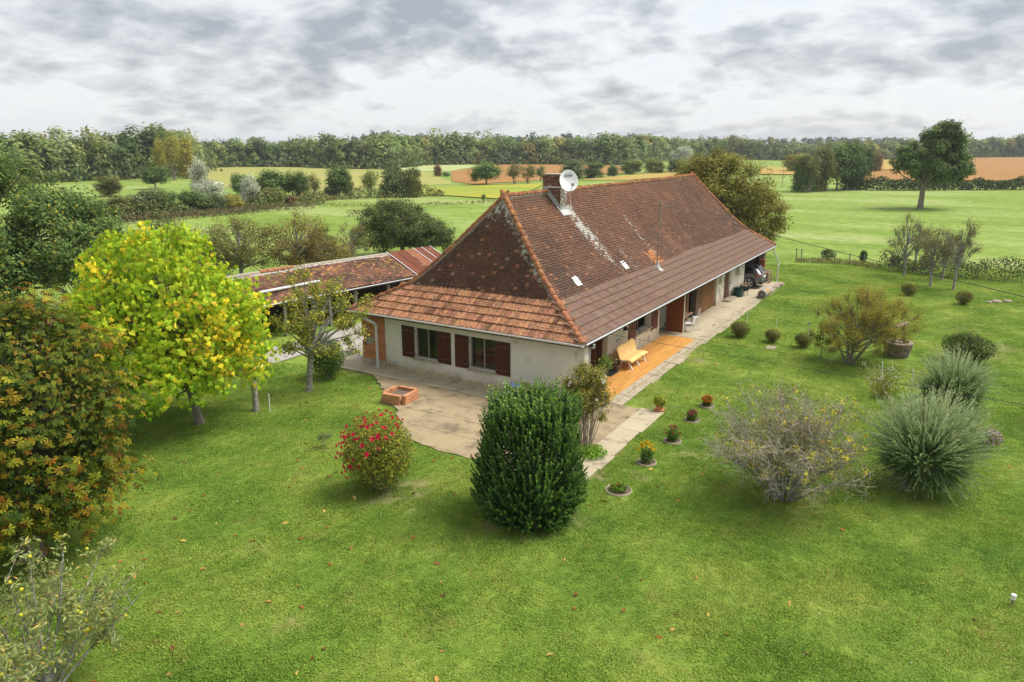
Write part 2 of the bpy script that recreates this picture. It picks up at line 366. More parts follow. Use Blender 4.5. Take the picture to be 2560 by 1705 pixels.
BARE = [(-8.5, 1.6, 1.3, .6), (-8.9, .9, .8, .35), (-7.9, -2.25, 1.6, .65), (-3.4, -8.1, 1.5, .42), (-4.6, -8.6, .8, .3), (-.91, -10.67, .8, .6), (-7.4, 5.75, .35, 1.0), (-1.9, -4.5, .7, .45),
        (-4.1, -3.95, .35, 1.0), (6.77, -11.6, .9, .6), (11.7, -7.7, 1.0, .4), (17, -12.5, 1.8, .6), (-8, -14, 1.5, .3), (8.8, -1.6, .5, .9), (18.5, -13.5, 1.2, .6), (-12.6, 2.8, .5, .55), (-14.5, -.3, .4, .6), (-12.0, -14.2, .6, .5),
        (-2.9, -1.6, .9, 1.0), (-4.6, -1.6, 1.2, 1.0), (.2, -2.95, .5, .5), (-2.7, -2.9, .5, .7), (-4.4, -2.9, .6, .8), (-8.1, 11.0, .5, .5), (2.0, -2.3, .6, .5), (-3.5, 10.4, .5, .4), (21.5, -12, 1.3, .45), (24.5, -12.2, 1.2, .35)]
gx = np.concatenate([[-3000, -1200, -500, -200, -90, -50, -34], np.arange(-26, 46, .35), np.linspace(46.5, 130, 50), [150, 180, 230, 300, 420, 700, 1300, 2500, 6000]])
gy = np.concatenate([[-3000, -1200, -500, -200, -100, -60, -40], np.arange(-30, 22, .35), np.linspace(23, 110, 50), [130, 170, 230, 320, 500, 900, 1800, 4500]])
X, Y = np.meshgrid(gx, gy, indexing='ij')
bare = np.zeros_like(X)
for bx_, by_, br, bs_ in BARE:
    d = np.hypot(X-bx_, Y-by_)/br + (vnoise(X, Y, 2.2, 3)-.5)*.7
    bare = np.maximum(bare, bs_*np.clip((1.15-d)/.55, 0, 1))
mead = np.clip((X-45.2+.06*Y*0)/1.5, 0, 1)
mead = np.maximum(mead, np.clip((Y-22.5)/3, 0, 1))
nx, ny = X.shape
idx = np.arange(nx*ny).reshape(nx, ny)
F = np.stack([idx[:-1, :-1], idx[1:, :-1], idx[1:, 1:], idx[:-1, 1:]], -1).reshape(-1, 4)
Z = (vnoise(X, Y, .45, 9)-.5)*.05*np.clip((np.hypot(X, Y) < 140), 0, 1)
Z = np.where(inpoly(X, Y, TERRACE) | inpoly(X, Y, PAVED), -.04, Z-.005)
g = obj('ground', np_mesh('ground', np.stack([X, Y, Z], -1).reshape(-1, 3), F, np.stack([bare, mead, bare*0], -1).reshape(-1, 3), 'ground', True))
tag(g, 'green mown lawn and grazing meadows running to the woods', 'ground', kind='structure')
def field(name, mt, poly, label, z=.05):
    b_ = B(); vs = [(x, y, z) for x, y in poly]; b_.add(vs, [tuple(range(len(vs)))]); o = b_.build(name, mt)
    tag(o, label, 'field', kind='structure')
# FIELDS (outlines in metres, computed from the place's plan)
FIELD_DATA = [
    ('maize_field', 'maize', [(186.4, 271.7), (207.9, 247.4), (220.6, 226.4), (203.1, 184.0), (190.8, 154.9), (137.3, 104.5), (126.1, 96.5), (118.4, 98.9), (103.1, 99.3), (82.2, 107.5), (90.5, 135.3), (124.1, 188.1)], 'pale yellow maize field below the middle of the wood'),
    ('pale_field', 'pale_meadow', [(267.0, 226.1), (297.0, 206.2), (247.5, 170.5), (199.0, 148.9), (190.8, 154.9), (205.2, 180.7)], 'pale grass field beside the round brown bush'),
    ('ploughed_field', 'ploughed', [(199.0, 148.9), (233.5, 162.2), (279.6, 177.8), (320.4, 167.3), (291.0, 121.3), (213.9, 88.0), (144.8, 88.0), (128.9, 91.7), (137.4, 104.4)], 'orange brown ploughed field behind the chimney'),
    ('stubble_field', 'stubble', [(160.1, 79.4), (196.5, 79.4), (249.7, 80.9), (250.3, 71.8), (217.9, 61.9), (167.4, 67.3)], 'narrow golden stubble strip beyond the long ridge'),
    ('mustard_field', 'mustard', [(108.9, 92.7), (123.8, 86.6), (139.7, 77.5), (114.3, 67.1), (89.7, 60.5), (91.6, 71.5), (90.7, 79.4)], 'yellow flowering meadow beyond the roof apex'),
    ('ploughed_field', 'ploughed', [(190.0, 17.2), (267.6, 20.0), (291.0, 12.4), (548.4, 10.0), (675.8, -51.8), (213.5, -25.8), (212.4, -11.5)], 'orange brown ploughed field behind the lone oak'),
    ('stubble_field', 'stubble', [(279.9, 22.7), (490.1, 34.6), (540.8, 9.7), (388.6, 10.5), (295.9, 12.8)], 'golden stubble corner left of the lone oak'),
    ('stubble_field', 'stubble', [(299.4, 63.1), (326.8, 28.1), (262.8, 20.8), (230.6, 22.8), (224.0, 45.6)], 'golden stubble field behind the group of thin trees')]
for i_, fd in enumerate(FIELD_DATA): field(*fd, z=.05+.03*i_)

# paving: concrete apron round the house, edging and terrace slabs
ap = B(); ap.box(.9, -.42, -.2, 31.0, 4.5, .035); o = ap.build('concrete_walkway', 'concrete'); tag(o, 'long concrete walkway under the eaves of the farmhouse', 'walkway', kind='structure')
ap = B(); ap.box(-.62, -.5, -.2, .88, 12.4, .06); o = ap.build('concrete_apron', 'concrete'); tag(o, 'grey concrete strip along the foot of the gable wall', 'pavement', kind='structure')
ap = B(); ap.box(.9, 4.6, -.2, 31, 16.6, .02); o = ap.build('yard', 'render_bare'); tag(o, 'paved yard behind the farmhouse', 'yard', kind='structure')
rr = random.Random(5)
kerb = empty('kerb', (0, -.7, 0)); tag(kerb, 'worn pale concrete kerb between walkway and lawn', 'kerb', kind='structure')
x = 1.34
while x < 30.3:
    l = rr.uniform(.8, 1.25); b_ = B(); y0 = -.95-rr.uniform(0, .14)+.05*math.sin(x*.7); z1 = .035+rr.uniform(-.015, .012)
    b_.box(x, y0, -.15, x+l-.012, -.70, z1); o = b_.build('kerb_stone', 'concrete_pale', None); o.parent = kerb; o.location = (0, .7, 0); bevel(o, .02)
    b_ = B(); b_.box(x, -.688, -.15, x+l-.02, -.425, z1+.02); o = b_.build('kerb_stone', 'concrete_pale', None); o.parent = kerb; o.location = (0, .7, 0); bevel(o, .012)
    x += l
ter = empty('terrace', (-3, 2, 0)); tag(ter, 'worn exposed gravel slab terrace in front of the gable', 'terrace', kind='structure')
b_ = B(); b_.add([(x+3, y-2, .038) for x, y in TERRACE], [tuple(range(len(TERRACE)))]); b_.build('terrace_bed', 'gravel_slab', ter)
sl = B(); sl.box(-.605, -.605, -.05, .605, .605, .045); slm = sl.mesh('terrace_slab', 'gravel_slab')
for i in range(-5, 3):
    for j in range(-2, 9):
        cx, cy_ = -.62-.625-(-i-1)*1.24 if i < 0 else -.62+.62+i*1.24, -1.12+j*1.24
        if i >= 0 and (j > 0 or i > 0): continue
        if i >= 0: cx = -.62+.62+.0+i*1.24; 
        if not all(inpoly(np.array([cx+a]), np.array([cy_+c]), TERRACE)[0] for a in (-.45, .45) for c in (-.45, .45)): continue
        if -5.2 < cx < -3.4 and cy_ < -.6: continue
        o = obj('terrace_slab', slm, ter, (cx+3, cy_-2, rr.uniform(-.006, .006))); o.rotation_euler = (rr.uniform(-.006, .006), rr.uniform(-.006, .006), rr.uniform(-.008, .008))
        v = rr.uniform(.95, 1.04); o.color = (v, v*rr.uniform(.98, 1.01), v*rr.uniform(.97, 1.02), 1)
for k in range(6):
    b_ = B(); b_.box(-5.45+k*1.15, -2.62+rr.uniform(-.1, .03), -.1, -4.32+k*1.15, -1.79, .04); o = b_.build('edge_slab', 'concrete', ter, loc=(3, -2, 0)); bevel(o, .015)
b_ = B(); b_.add([(-5.4+(.1*math.sin(3*k)), -1.75, .02) if k == 0 else (-4.2+1.25*math.cos(k*.52), -1.15+.62*math.sin(k*.52), .05) for k in range(12)], [tuple(range(12))])
o = b_.build('flower_bed', 'soil'); tag(o, 'bare soil bed at the foot of the white rose', 'bed', kind='structure')
# ------------------------------------------------------------------ farmhouse
house = empty('farmhouse', (.5, 1.2, 0), 0, 'long low farmhouse with steep red brown tiled hipped roof', 'house')
HO = Vector((.5, 1.2, 0))
def hp(b_, name, mt, parent=None, **k):          # part of the house, built in world metres
    o = b_.build(name, mt, parent or house, **k)
    o.location = -HO if (parent is None or parent is house) else (0, 0, 0)
    return o
RW, RL = 11.36, 31.6
ZL = [2.55, 3.65, 4.5, 5.9, 7.43]; DY = [0, 2.05, 3.0, 4.3, 5.68]; DX = [0, 1.75, 2.28, 3.01, 3.78]; DF = [0, .5, 1.0, 1.55, 2.17]
arc = [0]
for i in range(4): arc.append(arc[-1]+math.hypot(DY[i+1]-DY[i], ZL[i+1]-ZL[i]))
arcx = [0]
for i in range(4): arcx.append(arcx[-1]+math.hypot(DX[i+1]-DX[i], ZL[i+1]-ZL[i]))
# --- walls
def wall_open(name, mt, axis, at, th, a0, a1, z0, z1, holes):
    """wall along axis ('y': plane x=at; 'x': plane y=at) with rectangular openings (a0,a1,z0,z1)"""
    b_ = B(); cuts = sorted(set([a0, a1]+[h[0] for h in holes]+[h[1] for h in holes]))
    for p0, p1 in zip(cuts, cuts[1:]):
        hs = [h for h in holes if h[0] <= p0+1e-6 and h[1] >= p1-1e-6]
        zs = [(z0, z1)]
        for h in hs: zs = [q for s0, s1 in zs for q in ((s0, min(s1, h[2])), (max(s0, h[3]), s1)) if q[1]-q[0] > 1e-4]
        for s0, s1 in zs:
            if axis == 'y': b_.box(at, p0, s0, at+th, p1, s1)
            else: b_.box(p0, at, s0, p1, at+th, s1)
    return hp(b_, name, mt)
wall_open('wall', 'render_grey', 'y', .5, .35, .18, 9.8, .05, 2.62, [(6.95, 8.16, .74, 2.07), (4.08, 5.36, .72, 2.05)])
wall_open('wall', 'render_bare', 'x', 1.95, .3, .86, 5.4, .05, 2.9, [(2.6, 3.75, .05, 2.1)])
wall_open('wall', 'render_cream', 'x', 1.4, .4, 5.4, 11.88, .03, 3.2, [(8.6, 10.6, .85, 2.1)])
b_ = B(); b_.box(5.41, 1.81, .06, 5.7, 1.94, 3.2); hp(b_, 'jamb', 'render_bare')
b_ = B(); b_.box(11.9, 1.95, .05, 14.75, 2.2, 3.2); b_.box(11.89, 1.45, .05, 12.0, 1.94, 3.2); hp(b_, 'wall', 'render_bare')
wall_open('wall', 'render_cream', 'x', 1.0, .35, 20.66, 27.2, .03, 2.9, [(22.3, 23.7, .05, 2.05), (20.95, 21.65, 1.28, 1.95), (24.85, 25.8, 1.22, 1.95)])
b_ = B(); b_.box(27.0, 1.36, .05, 27.2, 6, 3.0); b_.box(.85, 10.6, .05, 31, 10.9, 2.9); b_.box(27.2, 5.8, .05, 30.7, 6.1, 3.6); hp(b_, 'wall', 'render_bare')
b_ = B(); b_.box(30.35, .45, 0, 30.75, 10.59, 2.3); hp(b_, 'wall', 'stone')
# carport back: brick face
b_ = B()
for r_ in range(14):
    for k in range(16):
        x0 = 27.25+k*.215+(r_ % 2)*.1
        if x0 > 30.3: continue
        c_ = rr.uniform(.6, 1.2); b_.box(x0, 5.55+rr.uniform(-.008, .008), .06+r_*.14, min(x0+.2, 30.33), 5.79, .06+r_*.14+.125, (c_*1.2, c_*.8, c_*.7))
o = hp(b_, 'brickwork', 'brick', kind='stuff')
# interior dark boxes
b_ = B(); b_.box(.86, 3.6, .3, 3.4, 8.9, .32); b_.box(3.4, 3.6, .3, 3.42, 8.9, 2.6); b_.box(.9, 3.58, .3, 3.4, 3.6, 2.6); b_.box(.9, 8.9, .3, 3.4, 8.92, 2.6); b_.box(.86, 3.58, 2.6, 3.42, 8.92, 2.63); hp(b_, 'room', 'dark_inside')
b_ = B(); b_.box(8.2, 1.85, .5, 11.2, 4, .52); b_.box(8.2, 4, .5, 11.2, 4.02, 2.6); b_.box(8.18, 1.82, .5, 8.2, 4, 2.6); b_.box(11.2, 1.82, .5, 11.22, 4, 2.6); b_.box(8.18, 1.82, 2.6, 11.22, 4.02, 2.63); hp(b_, 'room', 'dark_inside')
# plinth stones at the foot of the gable wall
y = 9.75
while y > 1.0:
    l = rr.uniform(.35, .75); z1 = .22+rr.uniform(-.05, .04)-.02*(9.75-y)*.2
    b_ = B(); b_.box(.478+rr.uniform(-.006, .004), y-l+.012, .04, .53, y, z1); o = hp(b_, 'stone', 'plinth_stone'); v = rr.uniform(.8, 1.12); o.color = (v, v, v*.95, 1); bevel(o, .012); y -= l
# terracotta block wall
blk = B(); blk.box(0, -.245, 0, .2, .245, .195); blkm = blk.mesh('block', 'terracotta_block')
b_ = B(); b_.box(.44, 9.82, .02, .72, 11.2, .3); hp(b_, 'plinth', 'concrete')
for r_ in range(11):
    y = 9.82-(.25 if r_ % 2 else 0)
    while y < 11.1:
        a0, a1 = max(y, 9.82), min(y+.49, 11.15); z0 = .305+r_*.203
        if a1-a0 > .06 and not (r_ in (3, 4) and 10.5 < (a0+a1)/2 < 11.0):
            o = obj('block', blkm, house, Vector((.5, (a0+a1)/2, z0))-HO); o.scale = (1, (a1-a0)/.495, 1)
            v = rr.uniform(.82, 1.1); o.color = (v, v*rr.uniform(.92, 1.05), v*rr.uniform(.85, 1.05), 1)
        y += .5
b_ = B(); b_.box(.6, 9.81, .3, .74, 11.16, 2.55); hp(b_, 'mortar_bed', 'mortar')
# --- shutters
def shutter(y0, y1, z0, z1, sgn, axis='y', at=.47, mt='dark_wood'):
    s_ = B()
    n = 3; wd = (y1-y0)/n
    root = None
    for k in range(n):
        q = B(); a0, a1 = y0+k*wd+.003, y0+(k+1)*wd-.003
        if axis == 'y': q.box(at-.012+rr.uniform(-.001, .001), a0, z0, at+.016, a1, z1)
        else: q.box(a0, at-.012, z0, a1, at+.016, z1)
        if root is None: root = hp(q, 'shutter', mt)
        else: hp(q, 'plank', mt, root)
        (root if k == 0 else root.children[-1]).color = (rr.uniform(.85, 1.15),)*3+(1,)
    st = B()
    for zc in (z0+.2, z1-.2):
        if axis == 'y': st.box(at-.03, y0+.02, zc-.035, at-.0125, y1-.02, zc+.035)
        else: st.box(y0+.02, at-.03, zc-.035, y1-.02, at-.0125, zc+.035)
    ya, yb = (y0+.06, y1-.06) if sgn > 0 else (y1-.06, y0+.06)
    d = Vector((0, yb-ya, (z1-z0)-.5)) if axis == 'y' else Vector((yb-ya, 0, (z1-z0)-.5))
    cc = Vector((at-.021, (ya+yb)/2, (z0+z1)/2)) if axis == 'y' else Vector(((ya+yb)/2, at-.021, (z0+z1)/2))
    u = d.normalized(); nn = Vector((1, 0, 0)) if axis == 'y' else Vector((0, 1, 0))
    st.obox(cc, u*d.length/2, nn.cross(u)*.04, nn*.008)
    hp(st, 'brace', mt, root)
    rv = B()
    for zc in (z0+.2, z1-.2):
        for k in range(5):
            a = y0+.07+(y1-y0-.14)*k/4
            rv.ball((at-.032, a, zc) if axis == 'y' else (a, at-.032, zc), .013, 6, 4)
    hp(rv, 'rivet', 'zinc', root, kind='stuff')
    ir = B()
    e = y0 if sgn < 0 else y1
    for zc in (z0+.2, z1-.2):
        ir = B()
        if axis == 'y': ir.box(at-.02, min(e, e-.06*-sgn), zc-.012, at+.03, max(e, e-.06*-sgn), zc+.012); hp(ir, 'hinge', 'iron', root)
    return root
shutter(8.17, 8.84, .72, 2.09, -1); shutter(6.26, 6.94, .70, 2.07, 1)
shutter(5.37, 6.05, .68, 2.06, -1); shutter(3.39, 4.07, .66, 2.04, 1)
# --- gable windows: frame, panes, curtains, sill
def gwindow(y0, y1, z0, z1):
    b_ = B(); f = .055; x0, x1 = .66, .72; ym = (y0+y1)/2
    b_.box(x0, y0, z0, x1, y0+f, z1); b_.box(x0, y1-f, z0, x1, y1, z1); b_.box(x0, y0+f, z0, x1, y1-f, z0+f); b_.box(x0, y0+f, z1-f, x1, y1-f, z1); b_.box(x0+.003, ym-.04, z0+f, x1-.003, ym+.04, z1-f)
    wn = hp(b_, 'window', 'frame_grey')
    for a0, a1 in ((y0+f, ym-.04), (ym+.04, y1-f)):
        q = B(); q.box(.688, a0, z0+f, .692, a1, z1-f); hp(q, 'pane', 'pane_glass', wn)
    q = B()
    for a in np.arange(y0+.02, y0+.34, .02): q.box(.80+.02*math.sin(a*60), a, z0-.1, .803+.02*math.sin(a*60), a+.021, z1+.05)
    for a in np.arange(y1-.38, y1-.02, .02): q.box(.80+.02*math.sin(a*55), a, z0-.1, .803+.02*math.sin(a*55), a+.021, z1+.05)
    hp(q, 'curtain', 'curtain', wn)
    q = B(); q.box(.40, y0-.13, z0-.075, .655, y1+.13, z0-.008); o = hp(q, 'sill', 'concrete_pale', wn); bevel(o, .01)
gwindow(6.95, 8.16, .74, 2.07); gwindow(4.08, 5.36, .72, 2.05)
b_ = B(); b_.box(.475, 5.85, .22, .498, 6.02, .33); b_.box(.47, 5.88, .24, .476, 5.93, .31); hp(b_, 'vent_grille', 'lead')
b_ = B(); b_.box(.475, 9.28, .3, .498, 9.42, .4); hp(b_, 'vent_grille', 'lead'); b_ = B(); b_.box(.47, 9.55, .52, .498, 9.63, .6); hp(b_, 'outlet_box', 'white_paint')
# --- long facade: window with shutters
b_ = B(); x0, x1, z0, z1 = 8.6, 10.6, .85, 2.1; y0 = 1.68
b_.box(x0, y0, z0, x0+.06, y0+.06, z1); b_.box(x1-.06, y0, z0, x1, y0+.06, z1); b_.box(x0+.06, y0, z0, x1-.06, y0+.06, z0+.06); b_.box(x0+.06, y0, z1-.06, x1-.06, y0+.06, z1); b_.box((x0+x1)/2-.04, y0+.004, z0+.06, (x0+x1)/2+.04, y0+.056, z1-.06)
wn = hp(b_, 'window', 'frame_grey')
for a0, a1 in ((x0+.06, (x0+x1)/2-.04), ((x0+x1)/2+.04, x1-.06)):
    q = B(); q.box(a0, y0+.028, z0+.06, a1, y0+.032, z1-.06); hp(q, 'pane', 'pane_glass', wn)
q = B(); q.box(x0-.05, 1.30, z0-.08, x1+.05, 1.675, z0-.006); bevel(hp(q, 'sill', 'concrete_pale', wn), .01)
q = B()
for a in np.arange(8.7, 10.5, .03): q.box(a, 1.86+.02*math.sin(a*40), z0, a+.031, 1.863+.02*math.sin(a*40), z1)
hp(q, 'curtain', 'curtain', wn)
shutter(7.72, 8.58, .62, 2.12, 1, 'x', 1.375, 'brown_paint'); shutter(10.66, 11.55, .60, 2.12, 1, 'x', 1.375, 'brown_paint')
# entrance door in its recess
b_ = B(); b_.box(2.62, 2.05, .06, 3.73, 2.1, 2.08); dr = hp(b_, 'entrance_door', 'door_wood')
q = B(); q.box(2.6, 1.93, .05, 2.66, 2.04, 2.12); q.box(3.69, 1.93, .05, 3.75, 2.04, 2.12); hp(q, 'door_frame', 'brown_paint', dr)
q = B(); q.ball((3.6, 2.0, 1.05), .035, 8, 6); hp(q, 'handle', 'iron', dr)
b_ = B(); b_.box(4.62, 1.62, .06, 4.68, 1.94, 2.2); b_.box(5.28, 1.62, .06, 5.36, 1.94, 2.2); b_.box(4.68, 1.9, .06, 5.28, 1.93, 2.2); hp(b_, 'shutter', 'brown_paint')
# big open wooden door standing at right angles to the wall
b_ = None
for k in range(4):
    q = B(); ya = 1.42-k*.232; q.box(12.93, ya-.23, .1, 12.975, ya, 2.12)
    if k == 0: dr = hp(q, 'open_door', 'door_wood')
    else: hp(q, 'plank', 'door_wood', dr)
q = B(); q.box(12.895, .50, .42, 12.929, 1.41, .56); hp(q, 'ledge', 'door_wood', dr); q = B(); q.box(12.895, .50, 1.62, 12.929, 1.41, 1.76); hp(q, 'ledge', 'door_wood', dr)
q = B(); d = Vector((0, -.78, 1.02)); u = d.normalized(); q.obox((12.912, .96, 1.09), u*d.length/2, Vector((1, 0, 0)).cross(u)*.07, (.015, 0, 0)); hp(q, 'brace', 'door_wood', dr)
q = B(); q.box(12.92, .47, .1, 12.985, .489, 2.12); hp(q, 'edge_strip', 'white_paint', dr)
q = B(); q.box(12.89, 1.40, .44, 12.93, 1.5, .5); hp(q, 'hinge', 'iron', dr); q = B(); q.box(12.89, 1.40, 1.66, 12.93, 1.5, 1.72); hp(q, 'hinge', 'iron', dr)
# barn boarding: one board per plank
def boards(name, x0, x1, y, z1):
    root = None; x = x0
    while x < x1-.03:
        wd = min(rr.uniform(.085, .12), x1-x); q = B(); q.box(x, y+rr.uniform(-.012, .01), .05+rr.uniform(0, .03), x+wd-.012, y+.03, z1)
        o = hp(q, name if root is None else 'board', 'barn_wood', root); root = root or o
        v = rr.uniform(.6, 1.3); o.color = (v, v*rr.uniform(.92, 1.05), v*rr.uniform(.88, 1.05), 1); x += wd
    q = B(); q.box(x0, y+.035, .09, x1, y+.06, z1); hp(q, 'backing', 'old_beam', root)
    return root
boards('barn_boarding', 14.8, 16.15, 1.25, 2.95); boards('barn_door', 17.3, 20.62, 1.12, 2.9)
b_ = B(); b_.box(16.98, 1.1, .06, 17.28, 1.4, 2.9); hp(b_, 'post', 'old_beam')
b_ = B(); b_.box(14.76, 3.4, .05, 20.6, 3.5, 3.0); b_.box(14.74, 1.96, .05, 14.79, 3.4, 3.0); b_.box(20.6, 1.36, .05, 20.65, 3.5, 3.0); hp(b_, 'inner_wall', 'dark_inside')
# small barn openings with wooden bars and lintels
for (a0, a1, z0, z1) in ((20.95, 21.65, 1.28, 1.95), (24.85, 25.8, 1.22, 1.95)):
    b_ = B(); b_.box(a0-.05, 1.2, z0-.05, a1+.05, 1.25, z1+.05); wn = hp(b_, 'barn_window', 'dark_inside')
    for k in range(2):
        q = B(); xx = a0+(a1-a0)*(k+.05)/2; q.box(xx, .985, z0, xx+(a1-a0)*.28, 1.03, z1); hp(q, 'shutter_board', 'plinth_stone', wn)
q = B(); q.box(22.36, 1.12, .06, 22.99, 1.17, 2.03); dr = hp(q, 'brown_door', 'brown_paint'); q = B(); q.box(23.04, 1.12, .06, 23.66, 1.17, 2.03); hp(q, 'door_leaf', 'brown_paint', dr)
q = B(); q.box(22.2, .55, .05, 23.8, .99, .14); hp(q, 'step', 'concrete_pale', dr)
# carport: tie beam, posts, rafters
b_ = B(); b_.box(27.2, .86, 1.98, 30.9, 1.1, 2.2); hp(b_, 'beam', 'old_beam'); b_ = B(); b_.box(27.2, 3.2, 2.2, 30.9, 3.4, 2.42); hp(b_, 'beam', 'old_beam')
b_ = B(); b_.box(30.28, .8, .05, 30.46, 1.0, 1.97); hp(b_, 'post', 'old_beam')
for x in np.arange(27.5, 31.2, .62):
    b_ = B(); b_.obox((x, 1.35, 3.1), (.045, 0, 0), Vector((0, 1.32, .70)), Vector((0, -.03, .06))); hp(b_, 'rafter', 'old_beam')
for x in (27.9, 29.4):
    b_ = B(); b_.obox((x, 1.6, 2.72), (.05, 0, 0), Vector((0, .55, .5)), Vector((0, -.04, .045))); hp(b_, 'brace', 'old_beam')
# outside lamp by the big window
b_ = B(); b_.box(6.66, 1.37, 1.55, 6.74, 1.399, 1.75); b_.tube([(6.7, 1.38, 1.7), (6.7, 1.22, 1.76), (6.7, 1.12, 1.7)], .014, 6); b_.lathe([(.03, .1), (.05, .06), (.13, -.06), (.12, -.065), (.02, .04)], 12, None, (6.7, 1.12, 1.6)); hp(b_, 'wall_lamp', 'iron')
# --- gutters and downpipes
def gutter(p0, p1, out, r=.075):
    p0, p1 = Vector(p0), Vector(p1); out = Vector(out); up = Vector((0, 0, 1)); b_ = B(); n = 8; vs = []; fs = []
    for e in (p0, p1):
        for k in range(n+1):
            a = math.pi*k/n; vs.append(e+out*(r-math.cos(a)*r)-up*math.sin(a)*r)
        for k in range(n+1):
            a = math.pi*(n-k)/n; vs.append(e+out*(r-math.cos(a)*(r-.006))-up*(math.sin(a)*(r-.006)))
    k2 = 2*(n+1)
    for k in range(k2): fs.append((k, (k+1) % k2, k2+(k+1) % k2, k2+k))
    b_.add(vs, fs)
    for e in (p0, p1): b_.add([e+out*(r-math.cos(math.pi*k/n)*r)-up*math.sin(math.pi*k/n)*r for k in range(n+1)], [tuple(range(n+1))])
    b_.tube([p0+out*(2*r), p1+out*(2*r)], .013, 6)
    return b_
g1 = hp(gutter((.01, -.03, 2.545), (.01, 11.4, 2.545), (-1, 0, 0), .07), 'gutter', 'pvc_white')
g2 = hp(gutter((.1, .015, 2.54), (31.62, .015, 2.54), (0, -1, 0), .055), 'gutter', 'zinc')
for y in np.arange(.6, 11, .9):
    q = B(); q.tube([(.05, y, 2.54), (-.015, y, 2.475), (-.09, y, 2.55)], .012, 5); hp(q, 'gutter_bracket', 'zinc', g1)
def pipe(pts, r=.045, mt='zinc'):
    b_ = B(); b_.tube(pts, r, 10)
    for q_ in pts[1:-1]: b_.ball(q_, r*1.12, 10, 6)
    b_.tube([Vector(pts[-2])*.5+Vector(pts[-1])*.5-Vector((0, 0, .03)), Vector(pts[-2])*.5+Vector(pts[-1])*.5+Vector((0, 0, .03))], r*1.2, 10)
    return hp(b_, 'downpipe', mt)
pipe([(-.08, 10.6, 2.44), (-.08, 10.45, 2.3), (.0, 9.95, 2.12), (.1, 9.95, 2.0), (.1, 9.95, .08)], .055, 'pvc_white')
pipe([(.75, -.08, 2.42), (.75, -.06, 2.3), (.95, .2, 2.15), (.95, .2, .5), (.95, .2, .08)], .05, 'lead')
pipe([(30.95, -.08, 2.42), (30.95, -.03, 2.3), (31.12, -.45, 1.35), (30.93, -.43, 1.2), (30.93, -.43, .06)], .045, 'pvc_white')
# --- roof: boarding under the tiles, all slopes
roof = empty('roof'); roof.parent = house; roof.location = (0, 0, 0)
def rp(b_, name, mt, parent=None, **k):
    o = b_.build(name, mt, parent or roof, **k); o.location = -HO; return o
b_ = B(); vs = []
for i in range(5):
    z = ZL[i]-.045
    vs += [(DX[i], DY[i], z), (RL-DF[i], DY[i], z), (RL-DF[i], RW-DY[i], z), (DX[i], RW-DY[i], z)]
fs = []
for i in range(4):
    for k in range(4): fs.append((i*4+k, i*4+(k+1) % 4, i*4+4+(k+1) % 4, i*4+4+k))
b_.add(vs, fs); rp(b_, 'roof_boarding', 'deckboard_under')
b_ = B(); vs2 = [(x, y, z-.09) for x, y, z in vs]; b_.add(vs2, [f[::-1] for f in fs]); rp(b_, 'roof_underside', 'old_beam')
b_ = B(); b_.box(.055, .08, 2.42, .08, 11.34, 2.53); b_.box(.081, .055, 2.42, 31.57, .08, 2.53); rp(b_, 'fascia', 'brown_paint')
# --- plain clay tiles, laid in wavering courses
def side_pt(kind, s):            # arclength -> inset, height
    if kind == 'x': return float(np.interp(s, arc, DY)), float(np.interp(s, arc, ZL))
    return float(np.interp(s, arcx, DX)), float(np.interp(s, arcx, ZL))
TV = []; TC = []
def lay(kind, s0, s1, expo, wid, colf):
    ar = arc if kind == 'x' else arcx
    s = s0; row = 0
    while s < s1-.02:
        d0, z0 = side_pt(kind, s); d1, z1 = side_pt(kind, min(s+expo*1.35, ar[-1]))
        ln = math.hypot(d1-d0, z1-z0) or 1; up = ((d1-d0)/ln, (z1-z0)/ln); nr = (-up[1], up[0])
        t0 = np.interp(s+expo*.5, ar, range(5))
        if kind == 'x': a0, a1 = np.interp(t0, range(5), DX), RL-np.interp(t0, range(5), DF)
        else: a0, a1 = np.interp(t0, range(5), DY), RW-np.interp(t0, range(5), DY)
        a = a0-(wid/2 if row % 2 else 0)+rr.uniform(-.03, .03)
        while a < a1:
            w_ = wid*rr.uniform(.93, 1.0); lo = max(a, a0-.02); hi = min(a+w_, a1+.02)
            if hi-lo > .03:
                wv = .024*wav(a, s*1.4, .3 if kind == 'x' else 1.7); nb = .028*wav(a*.8, s*.9, 4.)
                slip = wv+rr.uniform(-.010, .010)+(-.05 if rr.random() < .006 else 0)
                tk = .040+rr.uniform(-.006, .014)
                ru = rr.uniform(-.004, .008)
                for (q, e, h) in ((lo, 0, tk), (hi, 0, tk+ru), (hi, 1, .004), (lo, 1, .004), (lo, 0, tk-.05), (hi, 0, tk+ru-.05)):
                    dd = slip+e*expo*1.35; hh = h+nb-.02
                    da = d0+up[0]*dd+nr[0]*hh; zz_ = z0+up[1]*dd+nr[1]*hh
                    TV.append((q, da, zz_) if kind == 'x' else (da, q, zz_))
                c_ = colf(a, s, d0); TC.extend([c_]*6)
            a += wid
        s += expo; row += 1
